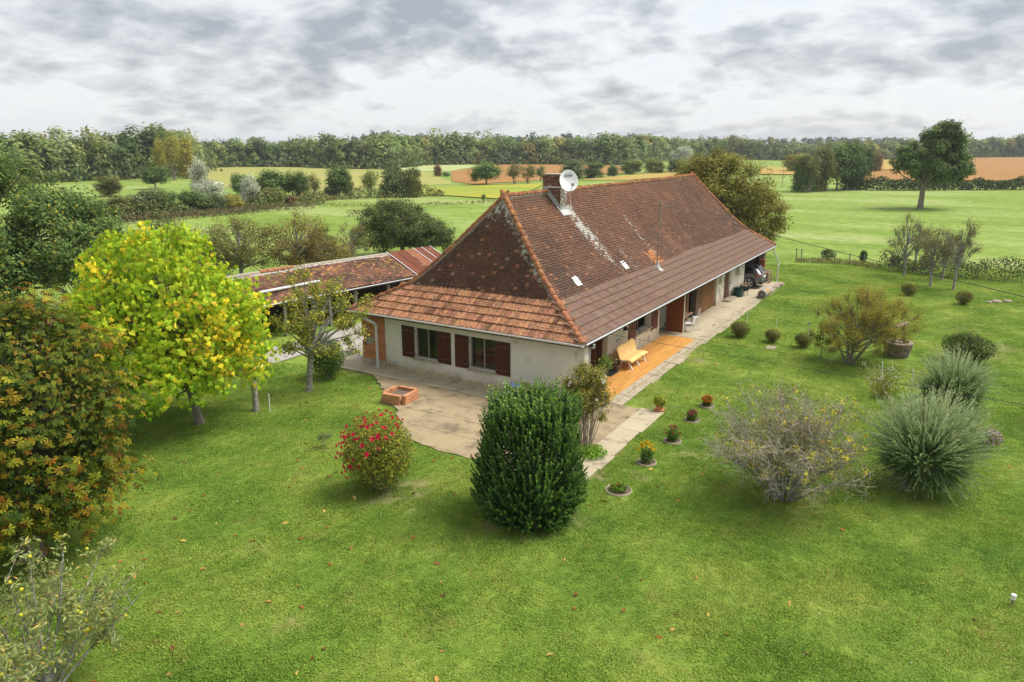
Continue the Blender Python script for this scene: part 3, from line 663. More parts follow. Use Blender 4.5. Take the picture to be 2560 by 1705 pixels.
def colx(x, s, dy):
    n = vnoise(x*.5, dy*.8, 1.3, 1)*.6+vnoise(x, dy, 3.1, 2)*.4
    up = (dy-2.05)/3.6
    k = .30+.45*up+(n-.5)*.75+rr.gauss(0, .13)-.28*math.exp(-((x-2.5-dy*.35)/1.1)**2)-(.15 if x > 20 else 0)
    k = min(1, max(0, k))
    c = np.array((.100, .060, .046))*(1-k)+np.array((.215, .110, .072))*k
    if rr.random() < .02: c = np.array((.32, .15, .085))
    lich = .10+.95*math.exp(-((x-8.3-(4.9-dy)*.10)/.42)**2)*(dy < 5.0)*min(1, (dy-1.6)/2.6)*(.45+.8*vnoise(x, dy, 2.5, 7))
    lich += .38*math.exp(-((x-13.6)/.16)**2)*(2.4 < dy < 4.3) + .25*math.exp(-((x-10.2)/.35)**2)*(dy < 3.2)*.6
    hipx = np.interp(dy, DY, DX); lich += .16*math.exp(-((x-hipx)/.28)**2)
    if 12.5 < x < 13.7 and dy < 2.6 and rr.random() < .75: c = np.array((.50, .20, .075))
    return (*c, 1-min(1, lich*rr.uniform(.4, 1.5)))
def coly(y, s, dx):
    n = vnoise(y*.9, s*.6, 1.5, 4)*.6+vnoise(y, s, 3.3, 5)*.4
    k = min(1, max(0, .24+.10*(s-2)/4+(n-.5)*.7+rr.gauss(0, .13)))
    c = np.array((.092, .054, .042))*(1-k)+np.array((.205, .102, .067))*k
    if rr.random() < .035: c = np.array((.36, .16, .09))
    if rr.random() < .012: c = np.array((.30, .25, .19))
    hy = np.interp(dx, DX, DY)
    lich = .10+.45*math.exp(-((y-hy-.15)/.3)**2)*(.3+vnoise(y, s, 2., 8))+.25*math.exp(-((RW-y-hy)/.3)**2)+.5*math.exp(-((s-5.9)/.55)**2)
    if s > 6.0 and rr.random() < .08: c = np.array((.55, .33, .04))
    return (*c, 1-min(1, lich*rr.uniform(.4, 1.5)))
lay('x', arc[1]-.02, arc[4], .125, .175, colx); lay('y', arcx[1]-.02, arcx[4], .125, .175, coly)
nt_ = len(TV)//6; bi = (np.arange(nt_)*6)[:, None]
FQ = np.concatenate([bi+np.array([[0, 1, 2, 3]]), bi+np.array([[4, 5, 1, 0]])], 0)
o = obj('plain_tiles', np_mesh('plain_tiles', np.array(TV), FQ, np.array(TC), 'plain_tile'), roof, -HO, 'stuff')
o['label'] = 'dark weathered plain clay tiles in wavering courses'
# back and far slopes: same tiles, coarser courses
TV = []; TC = []
rng = np.random.default_rng(3)
for i in range(1, 4):
    for e in range(9):
        t0 = i+e/9; z0 = np.interp(t0, range(5), ZL); y0 = RW-np.interp(t0, range(5), DY); t1 = i+(e+1.2)/9; z1 = np.interp(min(t1, 4), range(5), ZL); y1 = RW-np.interp(min(t1, 4), range(5), DY)
        xs = np.arange(np.interp(t0, range(5), DX), RL-np.interp(t0, range(5), DF), .5)
        for x in xs:
            TV += [(x, y0, z0+.02), (x+.49, y0, z0+.02), (x+.49, y1, z1), (x, y1, z1), (x, y0, z0-.02), (x+.49, y0, z0-.02)]; k = rng.random(); TC += [(.07+.15*k, .045+.05*k, .035+.03*k, .97)]*6
nt_ = len(TV)//6; bi = (np.arange(nt_)*6)[:, None]
obj('back_tiles', np_mesh('back_tiles', np.array(TV), np.concatenate([bi+np.array([[0, 1, 2, 3]]), bi+np.array([[4, 5, 1, 0]])], 0), np.array(TC), 'plain_tile'), roof, -HO, 'stuff')
# --- ribbed interlocking tiles on the kicked-out eaves
def ribbed(wid, ln):
    cs = [(0, .004), (.06*wid/.22, .028), (.085*wid/.22, .024), (.11*wid/.22, .006), (.15*wid/.22, .018), (.18*wid/.22, .006), (wid, .004)]
    b_ = B(); vs = []
    for e in (0, 1):
        for a, h in cs: vs.append((a-wid/2, e*ln, h+(.028 if e == 0 else 0)))
    for a, h in cs: vs.append((a-wid/2, 0, h-.012))
    n = len(cs); fs = [(k, k+1, n+k+1, n+k) for k in range(n-1)]+[(2*n+k, 2*n+k+1, k+1, k) for k in range(n-1)]
    b_.add(vs, fs); return b_
tw = .215
otm = ribbed(tw, .47).mesh('ribbed_tile', 'orange_tile'); btm = ribbed(tw, .45).mesh('ribbed_tile', 'brown_tile')
cand = []
def lay_ribbed(kind, rows, me, S1):
    ar = arc if kind == 'x' else arcx; ex = (S1+.03)/rows
    for r_ in range(rows):
        s = -.01+r_*ex; f = max(0, s)/S1
        d0 = (DY if kind == 'x' else DX)[1]*s/S1; z0 = ZL[0]+(ZL[1]-ZL[0])*s/S1
        if kind == 'x': a0, a1 = DX[1]*f, RL-DF[1]*f
        else: a0, a1 = DY[1]*f, RW-DY[1]*f
        n = int((a1-a0)/tw)
        tilt = math.atan2(ZL[1]-ZL[0], (DY if kind == 'x' else DX)[1])
        for k in range(n+1):
            a = a0+(k+.5)*tw+rr.uniform(-.006, .006)
            if a > a1+.02: continue
            loc = Vector((a, d0, z0)) if kind == 'x' else Vector((d0, a, z0))
            cand.append((kind, loc, tilt-.045, me))
lay_ribbed('y', 5, otm, arcx[1]); lay_ribbed('x', 6, btm, arc[1])
cl_ = Vector(cam.location)
ox = [c for c in cand if c[0] == 'y']; bx = sorted([c for c in cand if c[0] == 'x'], key=lambda c: (c[1]-cl_).length)
rest = B()
for j, (kind, loc, tilt, me) in enumerate(ox+bx):
    rot = Matrix.Rotation(tilt, 4, 'X')
    if kind == 'y': rot = Matrix.Rotation(-math.pi/2, 4, 'Z') @ rot
    if kind == 'x' and j-len(ox) >= 300:
        M4 = Matrix.Translation(loc) @ rot; rest.add([M4 @ v.co for v in me.vertices], [tuple(q.vertices) for q in me.polygons]); continue
    o = obj('ribbed_tile', me, roof); o.matrix_local = Matrix.Translation(loc-HO+Vector((0, 0, rr.uniform(-.004, .006)))) @ rot @ Matrix.Rotation(rr.uniform(-.012, .012), 4, 'Z')
    v = rr.uniform(.74, 1.22) if kind == 'y' else rr.uniform(.88, 1.1)
    if kind == 'y' and rr.random() < .12: v *= .6
    o.color = (v, v*rr.uniform(.92, 1.06), v*rr.uniform(.9, 1.08), 1)
rp(rest, 'ribbed_tiles', 'brown_tile', kind='stuff')
# small roof lights of glass tiles
gt = B(); gt.box(-.085, 0, 0, .085, .24, .03)
gtm = gt.mesh('glass_tile', 'plate')
for (x0, y0) in ((4.1, 2.22), (9.2, 2.2)):
    for i in range(2):
        for j in range(3):
            y = y0+j*.11; z = np.interp(y, DY, ZL); o = obj('glass_tile', gtm, roof)
            o.matrix_local = Matrix.Translation(Vector((x0+i*.24+j*.04, y, z+.035))-HO) @ Matrix.Rotation(.62, 4, 'X')
# --- hip and ridge tiles
def halfpipe(ln, r0, r1):
    b_ = B(); n = 8; vs = []
    for e, r in ((0, r0), (ln, r1)):
        for k in range(n+1): a = math.pi*(-.08+1.16*k/n); vs.append((e, math.cos(a)*r, math.sin(a)*r*.85))
    for k in range(n+1): a = math.pi*(-.08+1.16*k/n); vs.append((0, math.cos(a)*(r0-.02), math.sin(a)*(r0-.02)*.85))
    m_ = n+1; fs = [(k, k+1, m_+k+1, m_+k) for k in range(n)]+[(2*m_+k, 2*m_+k+1, k+1, k) for k in range(n)]
    b_.add(vs, fs); return b_.mesh('hip_tile', 'hip_tile', True)
hpm = halfpipe(.43, .135, .105)
def run(pts, name, step=.35, lift=.0):
    pts = [Vector(q) for q in pts]; ls = [0]
    for a, c in zip(pts, pts[1:]): ls.append(ls[-1]+(c-a).length)
    s = 0
    while s < ls[-1]-.1:
        def at(q):
            for i in range(len(pts)-1):
                if q <= ls[i+1]: return pts[i].lerp(pts[i+1], (q-ls[i])/(ls[i+1]-ls[i]))
            return pts[-1]+(pts[-1]-pts[-2]).normalized()*(q-ls[-1])
        p0, p1 = at(s), at(s+.4); d = (p1-p0).normalized(); side = Vector((0, 0, 1)).cross(d).normalized(); up = d.cross(side)
        M3 = Matrix((d, side, up)).transposed().to_4x4()
        o = obj(name, hpm, roof); o.matrix_local = Matrix.Translation(p0-HO+up*(lift+rr.uniform(-.012, .012))) @ M3 @ Matrix.Rotation(rr.uniform(-.06, .06), 4, 'X') @ Matrix.Rotation(rr.uniform(-.025, .025), 4, 'Z')
        v = rr.uniform(.75, 1.25); o.color = (v, v*rr.uniform(.9, 1.05), v*rr.uniform(.85, 1.05), 1); s += step
def hip(dx, sy):
    x = (lambda i: DX[i]) if dx else (lambda i: RL-DF[i]); return [(x(i), DY[i] if sy else RW-DY[i], ZL[i]+.02) for i in range(5)]
run(hip(1, 1), 'hip_tile'); run(hip(1, 0), 'hip_tile'); run(hip(0, 1), 'hip_tile'); run(hip(0, 0), 'hip_tile')
run([(3.7, 5.68, 7.45), (12, 5.68, 7.41), (22, 5.68, 7.40), (29.5, 5.68, 7.46)], 'ridge_tile')
q = B(); q.tube([(3.72, 5.68, 7.36), (3.72, 5.68, 7.6)], [.2, .12], 8); o = rp(q, 'apex_cap', 'hip_tile')
for sy in (1, 0):
    q = B(); q.tube([Vector(v)-Vector((0, 0, .05)) for v in hip(1, sy)], .12, 6); rp(q, 'mortar_bed', 'mortar')
    q = B(); q.tube([Vector(v)-Vector((0, 0, .05)) for v in hip(0, sy)], .12, 6); rp(q, 'mortar_bed', 'mortar')
q = B(); q.tube([(3.7, 5.68, 7.36), (29.5, 5.68, 7.36)], .1, 6); rp(q, 'mortar_bed', 'mortar')
# --- chimney: bricks as real blocks
CX0, CX1, CY0, CY1, CZ0, CZ1 = 7.53, 8.2, 4.95, 5.85, 6.3, 8.2
b_ = B(); b_.box(CX0+.01, CY0+.01, CZ0, CX1-.01, CY1-.01, CZ1-.02); ch = hp(b_, 'chimney', 'mortar')
b_ = B(); r_ = 0; z = CZ0
while z < CZ1-.03:
    oc = .035 if z > CZ1-.16 else 0
    for (a0, a1, fix, ax) in ((CX0, CX1, CY0-oc, 'x'), (CX0, CX1, CY1+oc, 'x'), (CY0, CY1, CX0-oc, 'y'), (CY0, CY1, CX1+oc, 'y')):
        a = a0-oc-(.11 if r_ % 2 else 0)
        while a < a1+oc-.02:
            lo, hi = max(a, a0-oc), min(a+.205, a1+oc)
            if hi-lo > .03:
                v = rr.uniform(.65, 1.25); c_ = (v, v*rr.uniform(.85, 1.1), v*rr.uniform(.85, 1.1))
                if ax == 'x' and fix < 5.2 and z < 7.6: c_ = (v*1.6, v*3.0, v*3.6)
                if ax == 'x': b_.box(lo, fix-.008, z, hi, fix+.05, z+.055, c_)
                else: b_.box(fix-.008, lo, z, fix+.05, hi, z+.055, c_)
            a += .217
    z += .067; r_ += 1
hp(b_, 'brickwork', 'brick', ch, kind='stuff')
b_ = B(); b_.box(CX0-.03, CY0-.03, CZ1, CX1+.03, CY1+.03, CZ1+.04); hp(b_, 'cap', 'mortar', ch)
b_ = B(); b_.box(CX0-.018, CY0-.018, 7.62, CX0-.0095, CY1, 7.67); b_.box(CX0-.009, CY0-.018, 7.62, CX1, CY0-.0095, 7.67); hp(b_, 'strap', 'zinc', ch)
b_ = B()
d = Vector((0, 1.0, 1.1)); u = d.normalized(); n_ = Vector((0, -u.z, u.y))
b_.obox((CX0-.06, 5.35, 7.10), (.09, 0, 0), u*.62, n_*.012); b_.obox((CX0-.012, 5.35, 7.17), (.006, 0, 0), u*.62, n_*.08)
b_.obox((CX1+.06, 5.35, 7.10), (.09, 0, 0), u*.62, n_*.012)
b_.box(CX0-.03, CY0-.03, 6.55, CX1+.03, CY0-.01, 6.76); b_.obox((7.87, 4.82, 6.49), (.45, 0, 0), u*.17, n_*.012); hp(b_, 'flashing', 'lead', ch)
b_ = B(); b_.tube([(8.02, 4.7, 7.5), (8.2, 4.8, 7.3), (8.38, 4.86, 7.05), (8.35, 4.8, 6.75), (8.2, 4.72, 6.5)], .012, 6); hp(b_, 'aerial_cable', 'white_paint', ch)
# satellite dish on the chimney
dish = empty('satellite_dish', (7.75, 4.75, 7.55), 0, 'white round satellite dish clamped to the brick chimney', 'satellite dish')
fd = (Vector((-14, -16, 6))).normalized(); sd = Vector((0, 0, 1)).cross(fd).normalized(); ud = fd.cross(sd)
dc = Vector((7.62, 4.62, 7.92)); Mx = Matrix((sd, ud, fd)).transposed().to_4x4()
b_ = B(); n = 28; pr = [(0, .0)]+[(r_, .12*(r_/.5)**2) for r_ in (.12, .25, .38, .47, .5)]
vs = [(max(r_, 1e-3)*math.cos(2*math.pi*k/n)*.9, max(r_, 1e-3)*math.sin(2*math.pi*k/n), z) for r_, z in pr for k in range(n)]+[(r_*math.cos(2*math.pi*k/n)*.9, r_*math.sin(2*math.pi*k/n), z-.018) for r_, z in pr[::-1] if r_ > .1 for k in range(n)]
m_ = len(vs)//n; fs = [(i*n+k, i*n+(k+1) % n, (i+1)*n+(k+1) % n, (i+1)*n+k) for i in range(m_-1) for k in range(n)]; b_.add(vs, fs)
o = b_.build('reflector', 'dish_white', dish, True); o.matrix_local = Matrix.Translation(dc-dish.location) @ Mx
cu = D.curves.new('lettering', 'FONT'); cu.body = 'SEDEA'; cu.size = .14; cu.align_x = 'CENTER'; cu.shear = .25; cu.offset = .004; cu.materials.append(MATS['blue_print'])
lt = D.objects.new('lettering', cu); lt = obj('lettering', D.meshes.new_from_object(lt), dish); lt.matrix_local = Matrix.Translation(dc-dish.location) @ Mx @ Matrix.Translation((0, .20, .062)) @ Matrix.Rotation(.22, 4, 'X')
b_ = B(); b_.tube([(0, -.48, .1), (0, -.5, .3), (.0, -.28, .52)], .016, 6); b_.box(-.05, -.33, .48, .05, -.22, .6); o = b_.build('feed_arm', 'frame_grey', dish); o.matrix_local = Matrix.Translation(dc-dish.location) @ Mx
b_ = B(); b_.box(-.1, -.18, -.1, .1, .1, -.02); b_.tube([(0, 0, -.06), (.12, -.12, -.32)], .03, 8); o = b_.build('bracket', 'zinc', dish); o.matrix_local = Matrix.Translation(dc-dish.location) @ Mx
b_ = B()
for sx_ in (-.05, .05):
    for sy_ in (-.08, -.22): b_.ball((sx_, sy_, .03), .012, 6, 4)
o = b_.build('bolt', 'stack_tile', dish); o.matrix_local = Matrix.Translation(dc-dish.location) @ Mx
# roof mast for the power line
mast = empty('roof_mast', (12.27, 1.8, 3.5), 0, 'tall thin metal service mast standing on the roof', 'mast')
b_ = B(); b_.tube([(0, 0, 0), (0, 0, 3.25)], .032, 8); b_.build('pole', 'old_wood', mast)
b_ = B(); b_.lathe([(.03, .38), (.09, .15), (.16, .02)], 10); b_.obox((.0, -.1, -.02), (.2, 0, 0), (0, .22, .12), (0, -.005, .01)); b_.build('flashing', 'lead', mast)
b_ = B(); b_.tube([(0, 0, 3.2), (.1, -.12, 3.15), (.22, -.2, 3.08)], .02, 6); b_.ball((.25, -.22, 3.05), .06, 8, 5); b_.ball((.14, -.18, 2.95), .045, 8, 5); b_.tube([(0, 0, 3.22), (0, 0, 3.34)], [.06, .03], 8); b_.build('insulator', 'frame_grey', mast)
# ------------------------------------------------------------------ long open shed behind the house
def shed():
    s_ = empty('open_shed', (6.1, 17.4, 0), -.129, 'long open fronted shed with mossy clay tile and rusty sheet roof', 'shed')
    # local frame: x along the eave (-5.2 .. 9.6), y back
    E0, E1, XM, YR, ZE, ZR = -8.5, 9.2, 5.4, 2.55, 1.85, 2.95
    b_ = B(); b_.box(E0, 4.7, 0, E1, 4.9, 2.0); b_.box(E0, 0.3, 0, E0+.2, 4.7, 2.2); b_.box(E1-.2, .3, 0, E1, 4.7, 2.2); b_.build('wall', 'old_wood', s_)
    sl = math.atan2(ZR-ZE, YR)
    b_ = B(); b_.add([(E0, -.1, ZE-.06), (E1, -.1, ZE-.06), (E1, YR, ZR-.05), (E0, YR, ZR-.05), (E1, 5.0, ZE), (E0, 5.0, ZE)], [(0, 1, 2, 3), (3, 2, 4, 5)]); b_.build('roof_boarding', 'old_beam', s_)
    TV = []; TC = []; ex = .13; ln = math.hypot(YR, ZR-ZE); s = -.05; row = 0
    while s < ln:
        x = E0-(.1 if row % 2 else 0)
        while x < XM:
            sag = .05*math.sin(x*.35+1)+.02*math.sin(x*1.7+s); tk = rr.uniform(.018, .045)
            for q, e, h in ((x, 0, tk), (x+.19, 0, tk+rr.uniform(-.01, .01)), (x+.19, 1, 0), (x, 1, 0), (x, 0, tk-.04), (x+.19, 0, tk-.04)):
                ss = s+e*ex*1.35+.012*wav(x, s); TV.append((q, -.02+ss*math.cos(sl)-h*math.sin(sl), ZE+ss*math.sin(sl)+h*math.cos(sl)+sag))
            k = min(1, max(0, .42+(vnoise(x, s, 1.1, 11)-.5)*.9+rr.gauss(0, .22))); c = np.array((.075, .05, .04))*(1-k)+np.array((.27, .13, .08))*k
            if rr.random() < .05: c = np.array((.42, .19, .11))
            if rr.random() < .10*(vnoise(x, s, .7, 5)): c = np.array((.20, .19, .05))
            if s > ln*.6 and rr.random() < .07: c = np.array((.45, .25, .05))
            TC += [(*c, 1-(.12+.5*(s > ln-.25)))]*6; x += .195
        s += ex; row += 1
    n_ = len(TV)//6; bi = (np.arange(n_)*6)[:, None]
    obj('clay_tiles', np_mesh('clay_tiles', np.array(TV), np.concatenate([bi+np.array([[0, 1, 2, 3]]), bi+np.array([[4, 5, 1, 0]])], 0), np.array(TC), 'plain_tile'), s_, None, 'stuff')
    b_ = B(); b_.tube([(E0, YR, ZR+.0), (-2, YR, ZR+.04), (XM, YR, ZR)], .1, 8); b_.build('ridge', 'mortar', s_)
    b_ = B()
    for k in range(5): b_.tube([(-3.6+k*.42, YR, ZR+.06), (-3.16+k*.42, YR, ZR+.07)], [.12, .1], 8)
    b_.build('ridge_cap', 'hip_tile', s_)
    # rusty corrugated sheets, one object per sheet
    for k in range(5):
        x0 = XM+.02+k*.76; vs = []; n = 26
        for e in (0, 1):
            for i in range(n+1):
                x = x0+.76*i/n; vs.append((x, (-.08 if e == 0 else YR+.06), (ZE+.05 if e == 0 else ZR+.08)+.018*math.sin(i*math.pi/1.3)+.02*(k % 2)))
        q = B(); q.add(vs, [(i, i+1, n+2+i, n+1+i) for i in range(n)]); o = q.build('corrugated_sheet', 'rust_sheet', s_); v = (1, .85, 1.5, 1.0, .9)[k]; o.color = (v, v*(1.15 if k == 2 else 1), v*(1.1 if k == 2 else 1), 1)
    for k in (0, 3, 4, 5):
        q = B(); x = XM+.02+k*.76; q.obox((x, YR/2, (ZE+ZR)/2+.1), (.025, 0, 0), Vector((0, YR/2+.05, (ZR-ZE)/2+.02)), (0, 0, .012)); q.build('batten', 'zinc', s_)
    for k, x in enumerate((-7.8, -5.8, -3.9, -1.05, .75, 3.2, 6.0, 8.9)):
        q = B(); q.box(x-.07, .05, 0, x+.07, .19, ZE-.05); q.build('post', 'old_wood', s_)
    q = B(); q.box(E0, .04, ZE-.2, E1, .2, ZE-.07); q.build('wall_plate', 'old_beam', s_)
    g_ = gutter((E0, -.1, ZE-.02), (E1-3.7, -.1, ZE-.02), (0, -1, 0), .06).build('gutter', 'zinc', s_)
    q = B(); q.tube([(-4.9, .7, 2.33), (-1.1, .85, 2.36)], .075, 10); q.build('lying_pipe', 'pvc_white', s_)
    q = B(); q.tube([(5.3, -.16, 1.8), (5.3, -.1, 1.6), (5.3, .03, 1.5), (5.3, .03, .1)], .04, 8); q.build('downpipe', 'pvc_white', s_)
    for k in range(5):       # firewood and boxes stored inside
        q = B(); x = -2+k*1.6
        for i in range(10):
            for j in range(5): q.tube([(x+i*.13, 2.2, .1+j*.13), (x+i*.13+rr.uniform(-.03, .03), 2.9, .1+j*.13)], .06, 6)
        q.build('log_stack', 'wood_top', s_, kind='stuff')
shed()
def small_shed():
    s_ = empty('small_shed', (-5.2, 23.6, 0), -.2, 'small wooden shed with rusty corrugated roof half hidden by yellow tree', 'shed')
    b_ = B(); b_.box(-1.4, -1.1, 0, 3.2, 1.1, 1.6); b_.add([(-1.4, -1.1, 1.6), (-1.4, 1.1, 1.6), (-1.4, 0, 2.1)], [(0, 1, 2)]); b_.build('wall', 'old_wood', s_)
    for k in range(6):
        q = B(); x0 = -1.5+k*.8; n = 16
        for sg in (-1, 1):
            vs = [(x0+.8*i/n, sg*(1.25 if e == 0 else 0), (1.58 if e == 0 else 2.15)+.02*math.sin(i*math.pi/1.1)) for e in (0, 1) for i in range(n+1)]
            q.add(vs, [(i, i+1, n+2+i, n+1+i) for i in range(n)])
        o = q.build('corrugated_sheet', 'rust_sheet', s_); o.color = (rr.uniform(.8, 1.2),)*3+(1,)
    q = B(); q.box(-1.44, -.5, .05, -1.402, .35, 1.5); q.build('door', 'old_beam', s_)
small_shed()
b_ = B(); b_.box(-1.6, 14.6, -.02, .4, 17.2, .03); o = b_.build('yard_path', 'render_bare'); tag(o, 'beige concrete path in front of the long shed', 'path', kind='structure')
o = B().lathe([(.001, 0), (.09, .02), (.14, .12), (.1, .26), (.05, .32), (.035, .5), (.055, .56), (.03, .62), (.001, .63)], 10, None, (-2.55, 14.4, 0)).build('garden_ornament', 'white_paint', None, True); tag(o, 'small white ornament standing on the yard edge behind the yellow tree', 'ornament')

# ------------------------------------------------------------------ on the walkway
b_ = B()
for k in range(22):
    y0 = -.40+k*.0768; x0 = .42 if y0 < 1 else 5.4; off = (k*.37) % 1.2
    xs = [x0]+[x for x in np.arange(x0-1.2+off, 12.3, 1.2) if x > x0+.05]+[12.32]
    for a0, a1 in zip(xs, xs[1:]):
        v = rr.uniform(.86, 1.14); b_.box(a0+.001, y0, .037, a1-.001, y0+.0758, .049, (v, v*rr.uniform(.94, 1.04), v*rr.uniform(.85, 1.1)))
o = b_.build('floor_covering', 'vinyl_deck'); tag(o, 'orange wood strip floor covering laid along the walkway', 'flooring', kind='stuff')
b_ = B(); b_.box(-.43, -.25, 0, .43, .25, .014); mt_ = b_.build('door_mat', 'car_black', None, loc=(4.75, .98, .049)); tag(mt_, 'dark grey door mat beside the wicker basket', 'mat')
def bench():
    r_ = empty('garden_bench', (6.5, .74, .049), 0, 'garden bench under a pale orange cloth cover beside the window', 'bench')
    b_ = B(); prof = [(-.42, .34), (-.40, .41), (-.30, .445), (-.12, .42), (.04, .40), (.12, .43), (.17, .60), (.235, .82), (.27, .90), (.30, .86), (.27, .7)]
    n = 18; vs = []
    for i in range(n+1):
        x = -.88+1.76*i/n; e = abs(2*i/n-1)
        for k, (y, z) in enumerate(prof):
            zz_ = z+.012*math.sin(i*1.9+k*1.3)-(.03*e**6)+.02*math.sin(i*.5)*(k > 6)-(.05*math.sin(i*2.3)**2 if k in (0, 10) else 0); vs.append((x, y+.012*math.sin(i*1.3+k), zz_))
    m_ = len(prof); fs = [(i*m_+k, (i+1)*m_+k, (i+1)*m_+k+1, i*m_+k+1) for i in range(n) for k in range(m_-1)]
    b_.add(vs, fs); o = b_.build('cloth_cover', 'cover_cloth', r_, True); q = o.modifiers.new('th', 'SOLIDIFY'); q.thickness = .02
    for x in (-.7, 0, .7):
        q = B(); q.obox((x, -.26, .19), (.03, 0, 0), Vector((0, -.10, -.19)), Vector((0, .04, 0))); q.build('leg', 'white_paint', r_)
        q = B(); q.obox((x, .14, .19), (.03, 0, 0), Vector((0, .12, -.19)), Vector((0, .045, 0))); q.build('leg', 'white_paint', r_)
        q = B(); q.box(x-.028, -.3, .33, x+.028, .16, .385); q.build('seat_rail', 'white_paint', r_)
bench()
D.objects['garden_bench'].scale = (1.1, 1.05, 1.08)
r_ = empty('wicker_basket', (5.36, .95, .049), 0, 'brown wicker basket with handle beside the bench', 'basket')
b_ = B().lathe([(.001, 0), (.15, .0), (.18, .08), (.21, .24), (.215, .27), (.195, .27), (.17, .06), (.001, .04)], 18); o = b_.build('body', 'wicker', r_)
b_ = B()
for k in range(7): b_.tube([(.205*math.cos(a), .205*math.sin(a), .04+k*.035) for a in np.linspace(0, 2*math.pi, 19)], .012, 5, False)
b_.build('weave', 'wicker', r_, kind='stuff'); b_ = B(); b_.tube([(-.2+.0*i, 0, .25) if i == 0 else (-.2*math.cos(math.pi*i/10), 0, .25+.22*math.sin(math.pi*i/10)) for i in range(11)], .014, 6); b_.build('handle', 'wicker', r_)
# table and two chairs behind the open door
r_ = empty('trestle_table', (14.15, .95, .036), 0, 'narrow brown topped table with steel legs behind the open door', 'table')
b_ = B(); b_.box(-.95, -.32, .70, .95, .32, .735); bevel(b_.build('table_top', 'wood_top', r_), .008)
for x in (-.82, .82):
    for y in (-.27, .27):
        q = B(); q.box(x-.018, y-.018, 0, x+.018, y+.018, .70); q.build('leg', 'steel_leg', r_)
    q = B(); q.box(x-.015, -.25, .1, x+.015, .25, .13); q.build('stretcher', 'steel_leg', r_)
    q = B(); q.box(x-.015, -.25, .64, x+.015, .25, .68); q.build('rail', 'steel_leg', r_)
b_ = B().lathe([(.001, 0), (.055, .0), (.06, .05), (.05, .05), (.001, .02)], 12, None, (14.85, .82, .772)); tag(b_.build('small_bowl', 'red_lens'), 'small red bowl on the narrow table', 'bowl')
r_ = empty('plastic_chair', (13.75, .42, .036), 0, 'white plastic chair pushed against the narrow table near the open door', 'chair')
b_ = B(); b_.box(-.22, -.2, .41, .22, .22, .44); bevel(b_.build('seat', 'white_paint', r_), .02)
for sx_ in (-1, 1):
    for sy_ in (-1, 1): q = B(); q.tube([(sx_*.19, sy_*.18, .42), (sx_*.22, sy_*.22, 0)], [.035, .022], 6); q.build('leg', 'white_paint', r_)
q = B(); q.obox((0, -.24, .6), (.2, 0, 0), Vector((0, -.04, .17)), (0, .012, 0)); bevel(q.build('backrest', 'white_paint', r_), .02)
r_ = empty('hoop_back_chair', (15.25, .55, .036), .5, 'white hoop backed chair at the far end of the narrow table', 'chair')
b_ = B().lathe([(.001, .43), (.2, .43), (.21, .45), (.2, .465), (.001, .465)], 16); b_.build('seat', 'white_paint', r_)
for a in (.8, 2.35, 3.9, 5.5): q = B(); q.tube([(.16*math.cos(a), .16*math.sin(a), .44), (.2*math.cos(a), .2*math.sin(a), 0)], .015, 6); q.build('leg', 'white_paint', r_)
q = B(); q.tube([(-.19, -.12, .45)]+[(-.19*math.cos(math.pi*i/12), -.16-.04*math.sin(math.pi*i/12), .62+.33*math.sin(math.pi*i/12)) for i in range(13)]+[(.19, -.12, .45)], .015, 6); q.build('back_hoop', 'white_paint', r_)
for x in (-.07, .07): q = B(); q.tube([(x, -.14, .46), (x, -.19, .92)], .01, 5); q.build('spindle', 'white_paint', r_)
# green garden sack, wheelbarrow, land roller
r_ = empty('garden_sack', (24.3, .62, .036), 0, 'dark green round garden waste sack beside the brown door', 'sack')
b_ = B().lathe([(.001, .0), (.29, .0), (.31, .06), (.29, .1), (.315, .2), (.29, .27), (.31, .36), (.29, .42), (.31, .5), (.3, .56), (.27, .55), (.27, .1), (.001, .08)], 20); b_.build('body', 'green_plastic', r_)
for a in (.3, 3.4): q = B(); q.tube([(.3*math.cos(a), .3*math.sin(a)-.08, .52), (.38*math.cos(a), .38*math.sin(a), .62), (.3*math.cos(a), .3*math.sin(a)+.08, .52)], .012, 6); q.build('handle', 'green_plastic', r_)
r_ = empty('wheelbarrow', (25.1, .42, .036), .25, 'green wheelbarrow loaded with wood standing before the parked car', 'wheelbarrow')
b_ = B(); b_.add([(-.3, -.22, .3), (.3, -.16, .3), (.3, .16, .3), (-.3, .22, .3), (-.42, -.3, .62), (.52, -.3, .56), (.52, .3, .56), (-.42, .3, .62)], [(0, 3, 2, 1), (0, 1, 5, 4), (1, 2, 6, 5), (2, 3, 7, 6), (3, 0, 4, 7)]); o = b_.build('tray', 'green_plastic', r_); q = o.modifiers.new('s', 'SOLIDIFY'); q.thickness = .012
q = B(); q.tube([(.62, -.04, .19), (.62, .04, .19)], .19, 16); q.build('wheel', 'rubber', r_)
for s2 in (-1, 1):
    q = B(); q.tube([(.62, s2*.07, .19), (-.3, s2*.2, .32), (-.85, s2*.27, .55)], .018, 6); q.build('handle', 'green_plastic', r_)
    q = B(); q.tube([(-.2, s2*.2, .32), (-.28, s2*.24, 0)], .016, 6); q.build('leg', 'green_plastic', r_)
q = B()
for k in range(7): a = rr.uniform(-.25, .25); q.obox((rr.uniform(-.15, .25), rr.uniform(-.15, .15), .5+.02*k), Vector((.3, a, .04*k-.1)), (0, .03, 0), (0, 0, .012))
q.build('wood_load', 'wood_top', r_, kind='stuff'); q = B(); q.tube([(-.1, -.05, .5), (.55, .0, 1.0)], .018, 6); q.build('tool_handle', 'wood_top', r_)
r_ = empty('land_roller', (24.45, -.86, .04), 0, 'old stone land roller lying along the walkway edge', 'roller')
